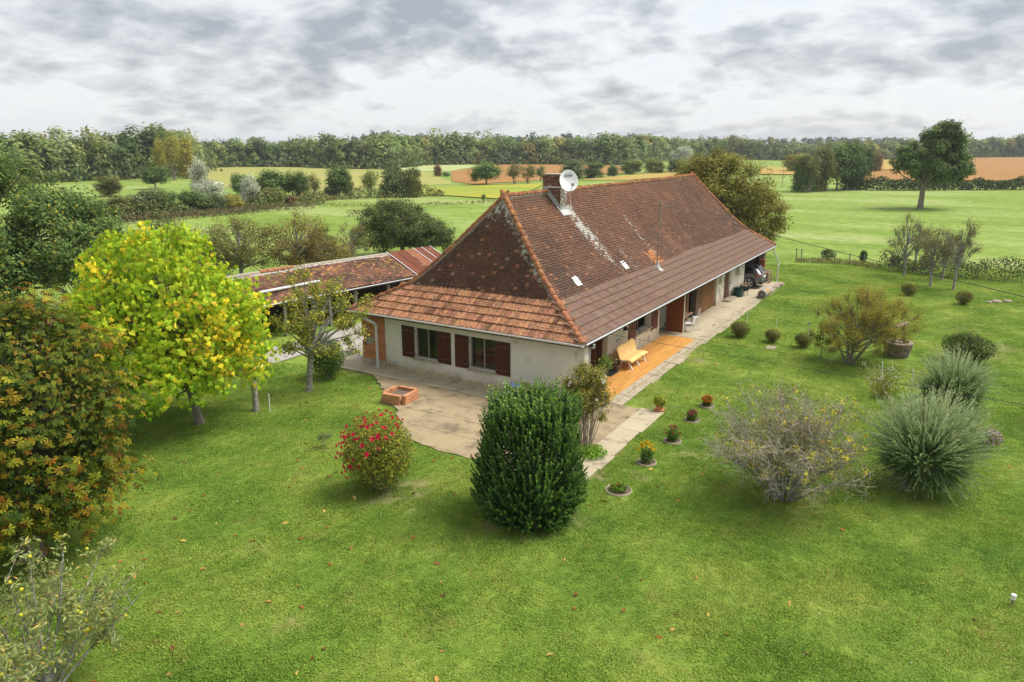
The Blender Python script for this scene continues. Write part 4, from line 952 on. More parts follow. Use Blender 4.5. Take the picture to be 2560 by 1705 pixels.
b_ = B().lathe([(.001, .03), (.10, .03), (.10, 0), (.26, 0), (.27, .03), (.27, 1.85), (.24, 1.88), (.001, 1.88)], 24); o = b_.build('drum', 'rust_pipe', r_, True); o.rotation_euler = (0, R(90), 0); o.location = (0, 0, .27)
b_ = B().lathe([(.11, -.004), (.19, -.004), (.19, .0), (.11, .0)], 24); o = b_.build('end_ring', 'soil', r_); o.rotation_euler = (0, R(90), 0); o.location = (0, 0, .27)
for k in range(5):
    q = B(); q.box(26.7+k*.75, -1.02+rr.uniform(-.06, .06), .0, 27.38+k*.75, -.72, .16+rr.uniform(-.03, .05)); o = q.build('stone_block', 'stone'); bevel(o, .03); o.color = (rr.uniform(.9, 1.1),)*3+(1,)
    tag(o, ('grey stone block butted against the land roller', 'second stone block along the walkway edge past the land roller', 'middle stone block along the walkway edge past the land roller', 'fourth stone block along the walkway edge past the land roller', 'last stone block at the far end of the walkway edge')[k], 'stone', 'stone blocks edging the walkway')
# stacked clay tiles in the carport and the rubble heap behind
r_ = empty('tile_stack', (29.85, .45, .036), .1, 'tall stack of new orange clay tiles beside the parked car', 'tile stack')
st_ = B(); st_.box(-.2, -.19, 0, .2, .19, .03); stm = st_.mesh('tile', 'stack_tile')
for k in range(46):
    o = obj('tile', stm, r_, (rr.uniform(-.02, .02), rr.uniform(-.02, .02), k*.037)); o.rotation_euler = (0, 0, rr.uniform(-.05, .05)); o.color = (rr.uniform(.75, 1.2),)*3+(1,)
r_ = empty('tile_stack', (29.55, 1.3, .036), .0, 'lower stack of orange clay tiles behind the tall one', 'tile stack')
for k in range(30):
    o = obj('tile', stm, r_, (rr.uniform(-.02, .02), rr.uniform(-.02, .02), k*.037)); o.rotation_euler = (0, 0, rr.uniform(-.05, .05)); o.color = (rr.uniform(.6, 1.0),)*3+(1,)
r_ = empty('rubble_heap', (30.6, .05, 0), 0, 'heap of tumbled stones at the corner of the carport', 'stones')
for k in range(34):
    q = B(); h = rr.random(); q.ball((0, 0, 0), rr.uniform(.08, .15), 7, 5, None, .7); o = q.build('stone', 'stone', r_, loc=(rr.gauss(.1, .22)*(1-h*.6), rr.gauss(.15, .28)*(1-h*.5), .08+h*.75)); o.rotation_euler = (rr.random()*3, rr.random()*3, 0); o.scale = (1.2, .8, .9); v = rr.uniform(.8, 1.4); o.color = (v*1.1, v*.95, v*.85, 1)

# ------------------------------------------------------------------ parked car (tail out of the carport)
def car():
    r_ = empty('parked_car', (28.42, 2.0, .036), math.pi/2, 'silver grey hatchback car parked nose first in the open carport', 'car')
    # local: +x forward, stations from tail to nose: x, half width, z bottom, z shoulder, z roof, roof half width
    S = [(-2.06, .62, .42, .86, .90, .58), (-2.02, .80, .34, .98, 1.02, .66), (-1.85, .87, .28, 1.02, 1.22, .60), (-1.55, .89, .25, 1.02, 1.46, .58), (-1.1, .89, .24, 1.0, 1.54, .59), (-.3, .89, .24, .98, 1.57, .60), (.5, .89, .24, .96, 1.50, .58), (1.0, .88, .24, .95, 1.24, .58), (1.25, .88, .25, .94, 1.02, .66), (1.8, .84, .28, .86, .90, .66), (2.06, .62, .36, .62, .66, .5)]
    vs = []
    for x, hw, zb, zs, zr, rw in S:
        h = [(hw*.92, zb), (hw, zb+.18), (hw, zs-.12), (hw*.97, zs), (rw+(hw*.97-rw)*.12, zr-.05), (rw*.8, zr), (0, zr+.015)]
        vs += [(x, y, z) for y, z in h]+[(x, -y, z) for y, z in h[-2::-1]]
    m_ = 13; n = len(S); fs = [(i*m_+k, i*m_+k+1, (i+1)*m_+k+1, (i+1)*m_+k) for i in range(n-1) for k in range(m_-1)]
    fs += [tuple(range(m_-1, -1, -1)), tuple((n-1)*m_+k for k in range(m_))]; fs += [((i+1)*m_, (i+1)*m_+m_-1, i*m_+m_-1, i*m_) for i in range(n-1)]
    b_ = B(); b_.add(vs, fs); o = b_.build('body', 'car_paint', r_, True); q = o.modifiers.new('s', 'SUBSURF'); q.levels = 2; q.render_levels = 2
    for s2 in (-1, 1):
        q = B(); ys = [(-1.42, .66, 1.36), (-1.1, .675, 1.43), (.35, .68, 1.41), (.95, .69, 1.10)]; yb = [(-1.5, .862, 1.03), (-1.0, .868, 1.02), (.4, .868, 1.0), (1.1, .855, .98)]
        q.add([(x, s2*(y+.02), z) for x, y, z in ys]+[(x, s2*(y+.012), z) for x, y, z in yb], [(k, k+1, 5+k, 4+k) for k in range(3)]); q.build('side_window', 'car_glass', r_)
        q = B(); q.add([(-2.0, s2*.6, .96), (-1.99, s2*.79, .985), (-1.72, s2*.905, 1.0), (-1.66, s2*.905, .90), (-1.95, s2*.83, .82), (-2.07, s2*.62, .86)], [(0, 1, 2, 3, 4, 5)]); o = q.build('tail_light', 'red_lens', r_); z_ = o.modifiers.new('s', 'SOLIDIFY'); z_.thickness = .05; z_.offset = 0
        for x in (-1.28, 1.3):
            q = B(); q.tube([(x, s2*.66, .335), (x, s2*.885, .335)], .335, 28); wh = q.build('wheel', 'rubber', r_)
            q = B(); q.tube([(x, s2*.80, .335), (x, s2*.892, .335)], .235, 24); q.build('rim_disc', 'car_black', wh)
            for k in range(5):
                a = 2*math.pi*k/5+.3; q = B()
                for da in (-.13, .13): q.obox((x+.13*math.cos(a+da), s2*.897, .335+.13*math.sin(a+da)), (.11*math.cos(a+da*.4), 0, .11*math.sin(a+da*.4)), (-.018*math.sin(a), 0, .018*math.cos(a)), (0, .006, 0))
                q.build('spoke', 'alloy', wh)
            q = B(); q.tube([(x+.245*math.cos(t_), s2*.893, .335+.245*math.sin(t_)) for t_ in np.linspace(0, 2*math.pi, 25)], .014, 5, False); q.build('rim', 'alloy', wh)
            q = B(); q.tube([(x+.40*math.cos(t_), s2*.885, .335+.40*math.sin(t_)) for t_ in np.linspace(-.1, math.pi+.1, 15)], .045, 6); q.build('wheel_arch', 'car_black', r_)
        q = B(); q.box(-.86, s2*.875-.02, .24, .86, s2*.875+.02, .36); q.build('sill_trim', 'car_black', r_)
    q = B(); q.add([(-2.02, -.56, 1.05), (-2.02, .56, 1.05), (-1.62, .54, 1.42), (-1.62, -.54, 1.42)], [(0, 1, 2, 3)]); o = q.build('rear_window', 'car_glass', r_); z_ = o.modifiers.new('s', 'SOLIDIFY'); z_.thickness = .05; z_.offset = 0
    q = B(); q.box(-2.13, -.80, .30, -1.9, .80, .52); o = q.build('rear_bumper', 'car_black', r_); bevel(o, .06, 3)
    q = B(); q.box(-2.115, -.26, .70, -2.06, .26, .81); q.build('number_plate', 'plate', r_)
    for s2 in (-1, 1): q = B(); q.box(-2.14, s2*.62-.08, .41, -2.125, s2*.62+.08, .46); q.build('reflector', 'red_lens', r_)
    q = B(); q.box(-1.72, -.55, 1.47, -1.42, .55, 1.5); bevel(q.build('spoiler', 'car_black', r_), .01)
car()

# ------------------------------------------------------------------ cables
def wire(p0, p1, sag, label, r=.011):
    p0, p1 = Vector(p0), Vector(p1); b_ = B(); b_.tube([p0.lerp(p1, i/16)-Vector((0, 0, sag*4*(i/16)*(1-i/16))) for i in range(17)], r, 5); tag(b_.build('overhead_cable', 'cable'), label, 'cable')
wire((5.55, 1.38, 1.55), (4.0, -15.6, 1.55), .05, 'thin dark line stretched from the house wall over the lawn beside the bench', .008)
wire((7.1, 1.38, 1.55), (5.9, -15.6, 1.55), .06, 'thin dark line stretched over the lawn, the farther from the laurel', .006)
wire((29.2, 2.6, 4.15), (4.5, -19.2, 3.9), .12, 'black power cable running from the far eave corner across the upper lawn', .017)
for x, lab in ((4.0, 'wooden post carrying the near clothes line'), (5.9, 'wooden post carrying the far clothes line')):
    q = B(); q.tube([(x, -15.6, 0), (x, -15.6, 1.7)], .05, 8); tag(q.build('line_post', 'old_wood'), lab, 'post')
q = B(); q.tube([(4.5, -19.2, 0), (4.5, -19.2, 4.4)], [.13, .1], 10); tag(q.build('utility_pole', 'old_wood'), 'wooden pole carrying the black power cable', 'pole')

# ------------------------------------------------------------------ stakes, planter, well, flower rings
def stake(x, y, h, label, top=None, r=.018, lean=(0, 0)):
    s_ = empty('white_stake', (x, y, 0), 0, label, 'stake', 'white plastic stakes in the lawn')
    q = B(); q.tube([(0, 0, -.05), (lean[0]*h, lean[1]*h, h)], r, 8); q.build('shaft', 'white_paint', s_)
    if top == 'cap': q = B(); q.tube([(lean[0]*h, lean[1]*h, h-.02), (lean[0]*h, lean[1]*h, h+.04)], r*1.6, 8); q.build('cap', 'zinc', s_)
    if top == 'green': q = B(); q.lathe([(.001, .06), (.04, .05), (.1, .0), (.001, -.01)], 10, None, (0, 0, h)); q.build('cap', 'green_plastic', s_)
stake(17.08, -1.77, .72, 'white stake standing behind the round shrub closest to the walkway')
stake(16.7, -3.4, .55, 'white stake behind the middle of the three round shrubs')
stake(16.07, -5.15, .67, 'white stake with a dark green top behind a round shrub', 'green')
stake(9.5, -9.17, .85, 'white stake among the small white flowers', 'cap', .02, (.03, .08))
stake(9.45, -10.29, .70, 'thin pale stake left of the farther blue green willow', 'cap', .016, (.02, .06))
stake(-.49, -9.01, .88, 'white stake between the bare shrub and the nearer willow', 'cap', .018, (.0, .06))
stake(-5.97, 9.89, .7, 'thin white stake right of the yellow tree trunk', None, .02)
s_ = empty('solar_light', (-5.93, -13.11, 0), 0, 'small solar garden light with white cap on the open lawn', 'garden light'); q = B(); q.tube([(0, 0, -.05), (.0, .0, .17)], .018, 8); q.build('spike', 'frame_grey', s_); q = B(); q.lathe([(.001, .16), (.05, .16), (.055, .26), (.05, .27), (.001, .275)], 14); q.build('cap', 'white_paint', s_)
q = B(); q.tube([(0, 0, -.05), (.05, .02, .5), (.1, .1, 1.15)], [.13, .1, .095], 9); o = q.build('tree_stump', 'bark_pale', None, loc=(-6.24, 10.34, 0)); tag(o, 'grey leaning dead stump behind the yellow tree', 'stump')
def planter():
    r_ = empty('block_planter', (-2.5, 6.55, .03), .06, 'square raised bed of orange hollow blocks on the terrace', 'planter'); q = B(); q.box(-.25, -.1, 0, .25, .1, .2); bm_ = q.mesh('block', 'terracotta_block'); hw = .62
    for lv in range(2):
        for side in range(4):
            for k in range(2):
                o = obj('block', bm_, r_); a = side*math.pi/2; off_ = -.31+k*.53+(.02 if lv else -.02); c_, s2 = math.cos(a), math.sin(a); px, py = off_, -hw
                o.location = (c_*px-s2*py, s2*px+c_*py, lv*.203); o.rotation_euler = (0, 0, a+rr.uniform(-.01, .01)); v = rr.uniform(.85, 1.2); o.color = (v*1.05, v*1.1, v*1.2, 1)
    q = B(); q.box(-.5, -.5, .02, .5, .5, .27); q.build('soil', 'soil', r_)
planter()
D.objects['block_planter'].scale = (.8, .8, .9)
def well():
    r_ = empty('stone_well', (14.05, -9.55, 0), 0, 'round stone well with flared rim partly behind the golden shrub', 'well')
    q = B(); sm = None; q.box(-.13, -.06, 0, .13, .08, .105); sm = q.mesh('stone', 'well_stone')
    for lv in range(7):
        rad = .72+.028*lv; n = 17
        for k in range(n):
            a = 2*math.pi*(k+.5*(lv % 2))/n; o = obj('stone', sm, r_, (rad*math.cos(a), rad*math.sin(a), lv*.113)); o.rotation_euler = (0, 0, a+math.pi/2); o.scale = (rad*2*math.pi/n/.275, 1, 1); v = rr.uniform(.75, 1.25); o.color = (v, v*.97, v*.94, 1)
    q = B().lathe([(.70, .79), (.98, .80), (1.02, .86), (1.0, .95), (.7, .97), (.66, .9)], 26); o = q.build('rim', 'well_stone', r_); o.color = (1.1, 1.08, 1.05, 1)
    q = B().lathe([(.62, .02), (.62, .78)], 20); q.build('shaft', 'dark_inside', r_)
    for a in (-.3, 2.85): q = B(); q.box(-.09, -.09, .95, .09, .09, 1.95); o = q.build('pillar', 'well_stone', r_, loc=(.8*math.cos(a), .8*math.sin(a), 0)); o.color = (1.2, 1.15, 1.1, 1)
    q = B(); q.box(-1.05, -.22, 1.951, 1.05, .22, 2.08); o = q.build('lintel', 'well_stone', r_); o.rotation_euler = (0, 0, -.3); o.color = (1.15, 1.12, 1.1, 1); bevel(o, .03)
    q = B(); q.box(-.45, -.3, .972, .3, .35, 1.0); o = q.build('lid', 'stone', r_)
well()
D.objects['stone_well'].scale = (.64, .64, .74); D.objects['stone_well'].location = (14.3, -9.35, 0)
o = B().box(-.3, -.22, 0, .3, .22, .04).build('drain_cover', 'stone', None, loc=(12.75, -4.0, -.01)); tag(o, 'flat grey drain cover in the lawn before the round shrubs', 'drain cover'); bevel(o, .02)
for k, (x, y, s1, lab) in enumerate(((31.0, -13.7, .32, 'largest flat stone lying in the upper lawn'), (31.5, -14.3, .25, 'pale flat stone right of the larger one in the upper lawn'), (30.6, -13.3, .18, 'small stone left of the larger ones in the upper lawn'))):
    q = B(); q.ball((0, 0, 0), s1, 9, 6, None, .35); o = q.build('field_stone', 'stone', None, loc=(x, y, .05)); tag(o, lab, 'stone', 'flat stones in the upper lawn')
# small table with blue cloth by the gable, mostly behind the laurel
r_ = empty('side_table', (-.25, 2.35, .06), 0, 'low wooden table with a blue cloth against the gable wall behind the laurel', 'table')
q = B(); q.box(-.3, -.7, .5, .3, .7, .54); q.build('table_top', 'wood_top', r_)
for sx_ in (-1, 1):
    for sy_ in (-1, 1): q = B(); q.box(sx_*.26-.025, sy_*.62-.025, 0, sx_*.26+.025, sy_*.62+.025, .5); q.build('leg', 'wood_top', r_)
o = B().box(-.2, -.3, 0, .2, .25, .06).build('folded_cloth', 'sheet_blue', None, loc=(-.25, 2.75, .602)); tag(o, 'folded pale blue cloth on the low table', 'cloth'); bevel(o, .02)
o = B().box(-.1, -.12, 0, .1, .12, .2).build('cardboard_box', 'wood_top', None, loc=(-.25, 2.3, .602)); tag(o, 'small brown box beside the blue cloth', 'box'); bevel(o, .005)
# ------------------------------------------------------------------ vegetation helpers
rng = np.random.default_rng(11)
def frames(nv):
    """two axes perpendicular to each normal, with a random roll"""
    nv = norm(nv); a = np.cross(nv, norm(rng.normal(size=nv.shape))); a = norm(a); return a, np.cross(nv, a), nv
QUAD = (np.array([(0, -.5, 0), (.30, 0, .05), (0, .5, 0), (-.30, 0, .05)]), np.array([(0, 1, 2, 3)]))
OVAL = (np.array([(0, -.5, 0), (.24, -.1, .06), (.17, .28, .05), (0, .5, -.05), (-.17, .28, .05), (-.24, -.1, .06), (0, 0, 0)]), np.array([(0, 1, 6, 5), (1, 2, 3, 6), (6, 3, 4, 5)]))
NARROW = (np.array([(0, -.5, 0), (.09, 0, .02), (0, .5, -.04), (-.09, 0, .02)]), np.array([(0, 1, 2, 3)]))
HEART = (np.array([(0, .06, 0), (.32, .16, .03), (.46, -.12, .05), (.26, -.42, .0), (0, -.78, -.12), (-.26, -.42, .0), (-.46, -.12, .05), (-.32, .16, .03), (0, -.3, .1)]), np.array([(0, 1, 2, 8), (8, 2, 3, 4), (8, 4, 5, 6), (0, 8, 6, 7)]))
def palm_leaf():
    vs = []; fs = []
    for k in range(6):
        a = -1.9+3.8*k/5; l = 1-.22*abs(k-2.5)/2.5; c, s = math.sin(a), math.cos(a); n = len(vs)
        for (t_, w_, h) in ((.05, .0, 0), (.55, .12, -.05), (.78, .15, -.12), (1.0, .0, -.24), (.78, -.15, -.12), (.55, -.12, -.05)):
            t_ *= l; vs.append((c*t_+s*w_, s*t_-c*w_, h+.04))
        fs += [(n, n+1, n+5, n), (n+1, n+2, n+4, n+5), (n+2, n+3, n+4, n+2)]
    return np.array(vs), fs
def cloud(name, P, NV, size, tpl, C, mt='leaf', parent=None, kind=None, ax=None):
    """leaf-sized faces: position, normal, size, template, colour"""
    if len(P) == 0: return None
    P = np.asarray(P, float); n = len(P); T, Fc = tpl
    if ax is None: a, b, nv = frames(np.asarray(NV, float))
    else:
        b = norm(np.asarray(ax, float)); a = norm(np.cross(b, np.asarray(NV, float)+1e-6)); nv = np.cross(a, b)
    sz = (np.ones(n)*size if np.isscalar(size) else np.asarray(size))[:, None, None]
    V = P[:, None, :]+sz*(a[:, None, :]*T[None, :, 0, None]+b[:, None, :]*T[None, :, 1, None]+nv[:, None, :]*T[None, :, 2, None])
    k = len(T); F = (np.arange(n)*k)[:, None, None]+Fc[None]
    CC = np.repeat(np.asarray(C)[:, None, :], k, 1).reshape(-1, 3)
    me = np_mesh(name, V.reshape(-1, 3), F.reshape(-1, Fc.shape[1]), CC, mt)
    return me if parent is None else obj(name, me, parent, None, kind)
def pick(n, pal, jit=.22):
    """palette of (weight, rgb); returns n colours with brightness jitter"""
    w_ = np.array([p[0] for p in pal], float); w_ /= w_.sum(); c = np.array([p[1] for p in pal])[rng.choice(len(pal), n, p=w_)]
    return np.clip(c*(1+rng.normal(0, jit, (n, 1))), .003, .95)
def ell(n, c, r, shell=.5):
    d = norm(rng.normal(size=(n, 3))); rad = rng.random(n)**(1/3.)*(1-shell)+shell*(1-.25*rng.random(n)**2); return np.array(c)+d*rad[:, None]*np.array(r), d
def clumps(n, cen, rad, lo=.62):
    """centres of leaf clumps: spread over the crown's shell, uneven"""
    out = []
    while len(out) < n:
        d = norm(rng.normal(size=3)); s = rng.uniform(lo, 1)
        if d[2] < -.75: continue
        out.append(np.array(cen)+d*np.array(rad)*s)
    return np.array(out)
def branches(b_, base, top, r0, targets, bend=.25, tw=.012, n=6, start=(.35, .95)):
    base, top = Vector(base), Vector(top); m1 = base.lerp(top, .5)+Vector((rng.normal(0, .025), rng.normal(0, .025), 0))*(top-base).length
    b_.tube([base, base.lerp(m1, .15), m1, top], [r0*1.35, r0, r0*.75, r0*.35], max(n, 7))
    for tg in targets:
        tg = Vector(tg); h = min(.98, max(start[0], (tg.z-base.z)/max(.1, top.z-base.z)*.6)); h = min(start[1], h*rng.uniform(.8, 1.05))
        p0 = base.lerp(m1, h*2) if h < .5 else m1.lerp(top, h*2-1)
        mid = p0.lerp(tg, .5)+Vector((0, 0, bend*(tg-p0).length*rng.uniform(-.2, .6)))+Vector(rng.normal(0, .05, 3))*(tg-p0).length
        rr0 = r0*(.5-.25*h); b_.tube([p0, mid, tg], [rr0, rr0*.55, tw], n, False)
def leaves_at(cs, rad, per, flat=.8, up=.5, outc=None):
    """leaf positions and normals round clump centres"""
    n = len(cs)*per; c = np.repeat(cs, per, 0); r = np.repeat(np.asarray(rad)*np.ones(len(cs)), per); d = norm(rng.normal(size=(n, 3)))
    P = c+d*(r*rng.random(n)**.45)[:, None]*np.array((1, 1, flat)); nv = d*.7+np.array((0, 0, up))+rng.normal(0, .45, (n, 3))
    if outc is not None: nv += norm(c-np.array(outc))*.5
    return P, norm(nv)

# ------------------------------------------------------------------ horse chestnut on the left
rng = np.random.default_rng(101)
ct = empty('chestnut_tree', (-15.75, 6.95, 0), 0, 'horse chestnut tree with browning autumn leaves at the left edge', 'tree')
cs = np.concatenate([clumps(230, (0, 0, 3.55), (2.7, 2.7, 3.15), .55), clumps(60, (0, 0, 1.9), (2.55, 2.55, 1.6), .7)]); cs = cs[cs[:, 2] > .4]
b_ = B(); branches(b_, (0, 0, 0), (0, 0, 5.6), .2, cs[::2], n=5); b_.build('trunk', 'bark', ct)
Tp, Fp = palm_leaf(); Fp4 = np.array([f if len(set(f)) == 4 else (f[0], f[1], f[2], f[2]) for f in Fp])
def tri_faces(fs):
    out = []
    for f in fs:
        f = list(dict.fromkeys(f)); out += [(f[0], f[i], f[i+1]) for i in range(1, len(f)-1)]
    return np.array(out)
PALM = (Tp, tri_faces(Fp))
P, nv = leaves_at(cs, .60, 27, .6, 1.1, (0, 0, 3.2))
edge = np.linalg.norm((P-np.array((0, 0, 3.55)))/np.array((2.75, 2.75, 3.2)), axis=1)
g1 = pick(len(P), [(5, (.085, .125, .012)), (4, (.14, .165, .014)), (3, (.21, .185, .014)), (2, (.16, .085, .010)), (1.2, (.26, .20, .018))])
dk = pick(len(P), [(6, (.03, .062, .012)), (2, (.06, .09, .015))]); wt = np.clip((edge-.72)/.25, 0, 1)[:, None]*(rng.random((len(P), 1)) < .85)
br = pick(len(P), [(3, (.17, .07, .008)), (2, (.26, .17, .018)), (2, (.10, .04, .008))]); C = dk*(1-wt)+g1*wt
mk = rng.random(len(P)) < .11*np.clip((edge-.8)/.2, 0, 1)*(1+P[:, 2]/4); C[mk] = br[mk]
camv = np.array(cam.location); dcam = np.linalg.norm(P+np.array(ct.location)-camv, axis=1)*(1+.6*(edge < .8)); order = np.argsort(dcam); near, far_ = order[:300], order[300:]
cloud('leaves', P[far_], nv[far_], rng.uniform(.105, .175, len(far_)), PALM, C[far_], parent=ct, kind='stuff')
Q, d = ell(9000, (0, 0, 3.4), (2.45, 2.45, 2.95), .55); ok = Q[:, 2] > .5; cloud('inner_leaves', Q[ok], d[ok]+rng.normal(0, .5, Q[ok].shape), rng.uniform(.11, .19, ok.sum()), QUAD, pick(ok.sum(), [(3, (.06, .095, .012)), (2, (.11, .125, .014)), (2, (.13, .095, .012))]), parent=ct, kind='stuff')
def leaf_objects(parent, idx, P, nv, C, tpl, sizes):
    me = np_mesh('leaf', tpl[0], tpl[1], np.ones((len(tpl[0]), 3)), 'leaf'); a, b, c = frames(nv[idx])
    for i, j in enumerate(idx):
        o = obj('leaf', me, parent); o.matrix_local = Matrix.Translation(Vector(P[j])) @ Matrix((a[i], b[i], c[i])).transposed().to_4x4() @ Matrix.Scale(float(sizes[i]), 4); o.color = (*[float(x) for x in C[j]], 1)
leaf_objects(ct, near, P, nv, C, PALM, rng.uniform(.105, .175, 300))

# ------------------------------------------------------------------ catalpa, yellow green
rng = np.random.default_rng(102)
kt = empty('catalpa_tree', (-8.09, 11.06, 0), 0, 'bright yellow green catalpa tree with big heart shaped leaves', 'tree')
lob = [((-.35, .6, 3.7), (3.15, 3.15, 2.5)), ((-.5, .8, 5.2), (2.2, 2.2, 1.7)), ((.45, -.6, 2.5), (2.0, 2.0, 1.3)), ((-1.6, 2.0, 3.0), (2.0, 2.1, 1.6)), ((-1.4, -.4, 2.4), (2.1, 2.1, 1.3))]
cs = np.concatenate([clumps(n_, c, r, .8) for n_, (c, r) in zip((190, 80, 55, 50, 55), lob)]); cs = cs[cs[:, 2] > 1.45]
b_ = B(); branches(b_, (0, 0, -.05), (-.15, .1, 5.6), .15, cs[::3], n=5, start=(.3, .95)); b_.build('trunk', 'bark', kt)
P, nv = leaves_at(cs, .55, 32, .7, .8, (0, 0, 3))
nv = norm(nv*np.array((1, 1, .75))+np.array((-.35, -.35, .25)))
yel = vnoise(P[:, 0]*1.0+P[:, 2]*.7, P[:, 1]+P[:, 2]*.5, .8, 21)
C = pick(len(P), [(5, (.20, .32, .018)), (4, (.28, .37, .02)), (2.5, (.36, .40, .024)), (1, (.14, .25, .016))], .12)
yc = pick(len(P), [(3, (.55, .46, .03)), (2, (.62, .52, .035)), (1, (.50, .36, .05))], .12); mk = rng.random(len(P)) < np.clip((yel-.54)*1.6, .02, .5); C[mk] = yc[mk]
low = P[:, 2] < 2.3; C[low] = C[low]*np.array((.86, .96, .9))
ax = norm(np.stack([rng.normal(0, .6, len(P)), rng.normal(0, .6, len(P)), np.ones(len(P))*1.1], -1))      # leaf tips hang down
dcam = np.linalg.norm(P+np.array(kt.location)-camv, axis=1); order = np.argsort(dcam); near, far_ = order[:300], order[300:]
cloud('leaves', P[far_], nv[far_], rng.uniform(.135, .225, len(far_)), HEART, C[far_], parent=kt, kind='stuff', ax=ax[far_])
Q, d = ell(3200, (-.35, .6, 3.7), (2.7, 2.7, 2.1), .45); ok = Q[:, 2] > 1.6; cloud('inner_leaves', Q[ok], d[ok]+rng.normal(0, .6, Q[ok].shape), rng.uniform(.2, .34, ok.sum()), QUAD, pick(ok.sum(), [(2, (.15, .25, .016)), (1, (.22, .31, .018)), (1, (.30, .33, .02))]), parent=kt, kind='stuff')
def leaf_objects_ax(parent, idx, P, nv, ax, C, tpl, sizes):
    me = np_mesh('leaf', tpl[0], tpl[1], np.ones((len(tpl[0]), 3)), 'leaf'); b = norm(ax[idx]); a = norm(np.cross(b, nv[idx])); c = np.cross(a, b)
    for i, j in enumerate(idx):
        o = obj('leaf', me, parent); o.matrix_local = Matrix.Translation(Vector(P[j])) @ Matrix((a[i], b[i], c[i])).transposed().to_4x4() @ Matrix.Scale(float(sizes[i]), 4); o.color = (*[float(x) for x in C[j]], 1)
leaf_objects_ax(kt, near, P, nv, ax, C, HEART, rng.uniform(.135, .225, 300))
b_ = B()                                                                                       # hanging seed pods
for c in cs[rng.choice(len(cs), 42, False)]:
    for k in range(9):
        p0 = Vector(c)+Vector(rng.normal(0, .2, 3)); b_.tube([p0, p0+Vector((rng.normal(0, .04), rng.normal(0, .04), -rng.uniform(.3, .5)))], .009, 4, False)
o = b_.build('seed_pods', 'twig', kt, kind='stuff'); o.color = (1.1, .85, .35, 1)

# ------------------------------------------------------------------ pear tree, thin foliage
def sparse_tree(name, loc, label, H, rad, zc, nb, per, pal, size, r0=.1, twigs=5, cat='tree', lean=(0, 0), bark='bark_pale', rz=.62, trunk=.45, tpl=OVAL, clr=.28, fork=None, group=None):
    t_ = empty(name, loc, 0, label, cat, group); cs = clumps(nb, (lean[0], lean[1], zc), (rad, rad, rz*rad*1.6), .35); cs = cs[cs[:, 2] > H*trunk*.7]
    b_ = B(); branches(b_, (0, 0, -.05), (lean[0]*.7, lean[1]*.7, H*.82), r0, cs, .2, .012, 5, (trunk, .95))
    tips = []
    for c in cs:
        for k in range(twigs):
            d = Vector(norm(np.array(c)-np.array((lean[0]*.3, lean[1]*.3, H*trunk)))*.6+norm(rng.normal(size=3))*.7+np.array((0, 0, .35))); l = rng.uniform(.35, .8)*clr*2.6
            p0 = Vector(c)-d*.1; p1 = p0+d*l; b_.tube([p0, p0.lerp(p1, .5)+Vector(rng.normal(0, .04, 3)), p1], [.013, .008, .004], 3, False); tips += [p0.lerp(p1, q) for q in (.35, .6, .8, 1)]
    b_.build('trunk', bark, t_)
    tips = np.array([tuple(q) for q in tips]); P, nv = leaves_at(tips, clr, per, .9, .6); cloud('crown', P, nv, rng.uniform(size*.7, size*1.2, len(P)), tpl, pick(len(P), pal), parent=t_)
    return t_
rng = np.random.default_rng(103)
sparse_tree('pear_tree', (-3.52, 10.43, 0), 'small pear tree with thin yellowing leaves and pale leaning trunk', 4.6, 1.95, 2.9, 46, 6, [(4, (.15, .18, .03)), (3, (.24, .26, .04)), (2, (.40, .36, .05)), (1, (.09, .12, .025))], .115, .13, 6, lean=(.35, -.55))

# ------------------------------------------------------------------ dense shrubs
def bush(name, loc, label, H, r, n, pal, size, cat='shrub', tpl=OVAL, mt='leaf', lob=14, stems=14, stemmat='twig', zc=.52, dots=None, group=None, parts=True, flat=1., shell=.55, skirt=.0):
    t_ = empty(name, loc, rng.uniform(0, 6), label, cat, group); b_ = B()
    for k in range(stems):
        a = rng.uniform(0, 6.28); d = Vector((math.cos(a)*r*.55, math.sin(a)*r*.55, H*rng.uniform(.55, .85))); b_.tube([(d.x*.12, d.y*.12, -.03), d*.5+Vector(rng.normal(0, .04, 3)), d], [.016, .012, .006], 4, False)
    b_.build('stems', stemmat, t_, kind='stuff')
    per = n//lob; cs = np.array([np.array((0, 0, H*zc))+norm(rng.normal(size=3))*np.array((r*.62, r*.62, H*.36))*rng.uniform(.6, 1) for _ in range(lob)])
    P, nv = leaves_at(cs, np.full(lob, r*.5), per, H/(2*r)*flat, .5, (0, 0, H*zc*.8)); P2, d2 = ell(n//2, (0, 0, H*zc), (r*.92, r*.92, H*.47), .8)
    P = np.concatenate([P, P2]); nv = np.concatenate([nv, norm(d2+rng.normal(0, .5, d2.shape)+np.array((0, 0, .3)))]); ok = P[:, 2] > skirt; P, nv = P[ok], nv[ok]
    cloud('foliage', P, nv, rng.uniform(size*.7, size*1.25, len(P)), tpl, pick(len(P), pal), mt, t_)
    if dots:
        nd, col, ds, nm = dots; Q, d = ell(nd, (0, 0, H*zc), (r*1.0, r*1.0, H*.5), .95); ok = Q[:, 2] > H*.35; Q = Q[ok]; d = d[ok]
        cloud(nm, Q, d, ds, QUAD, pick(len(Q), [(1, col)], .15), 'petal', t_, 'stuff')
    return t_
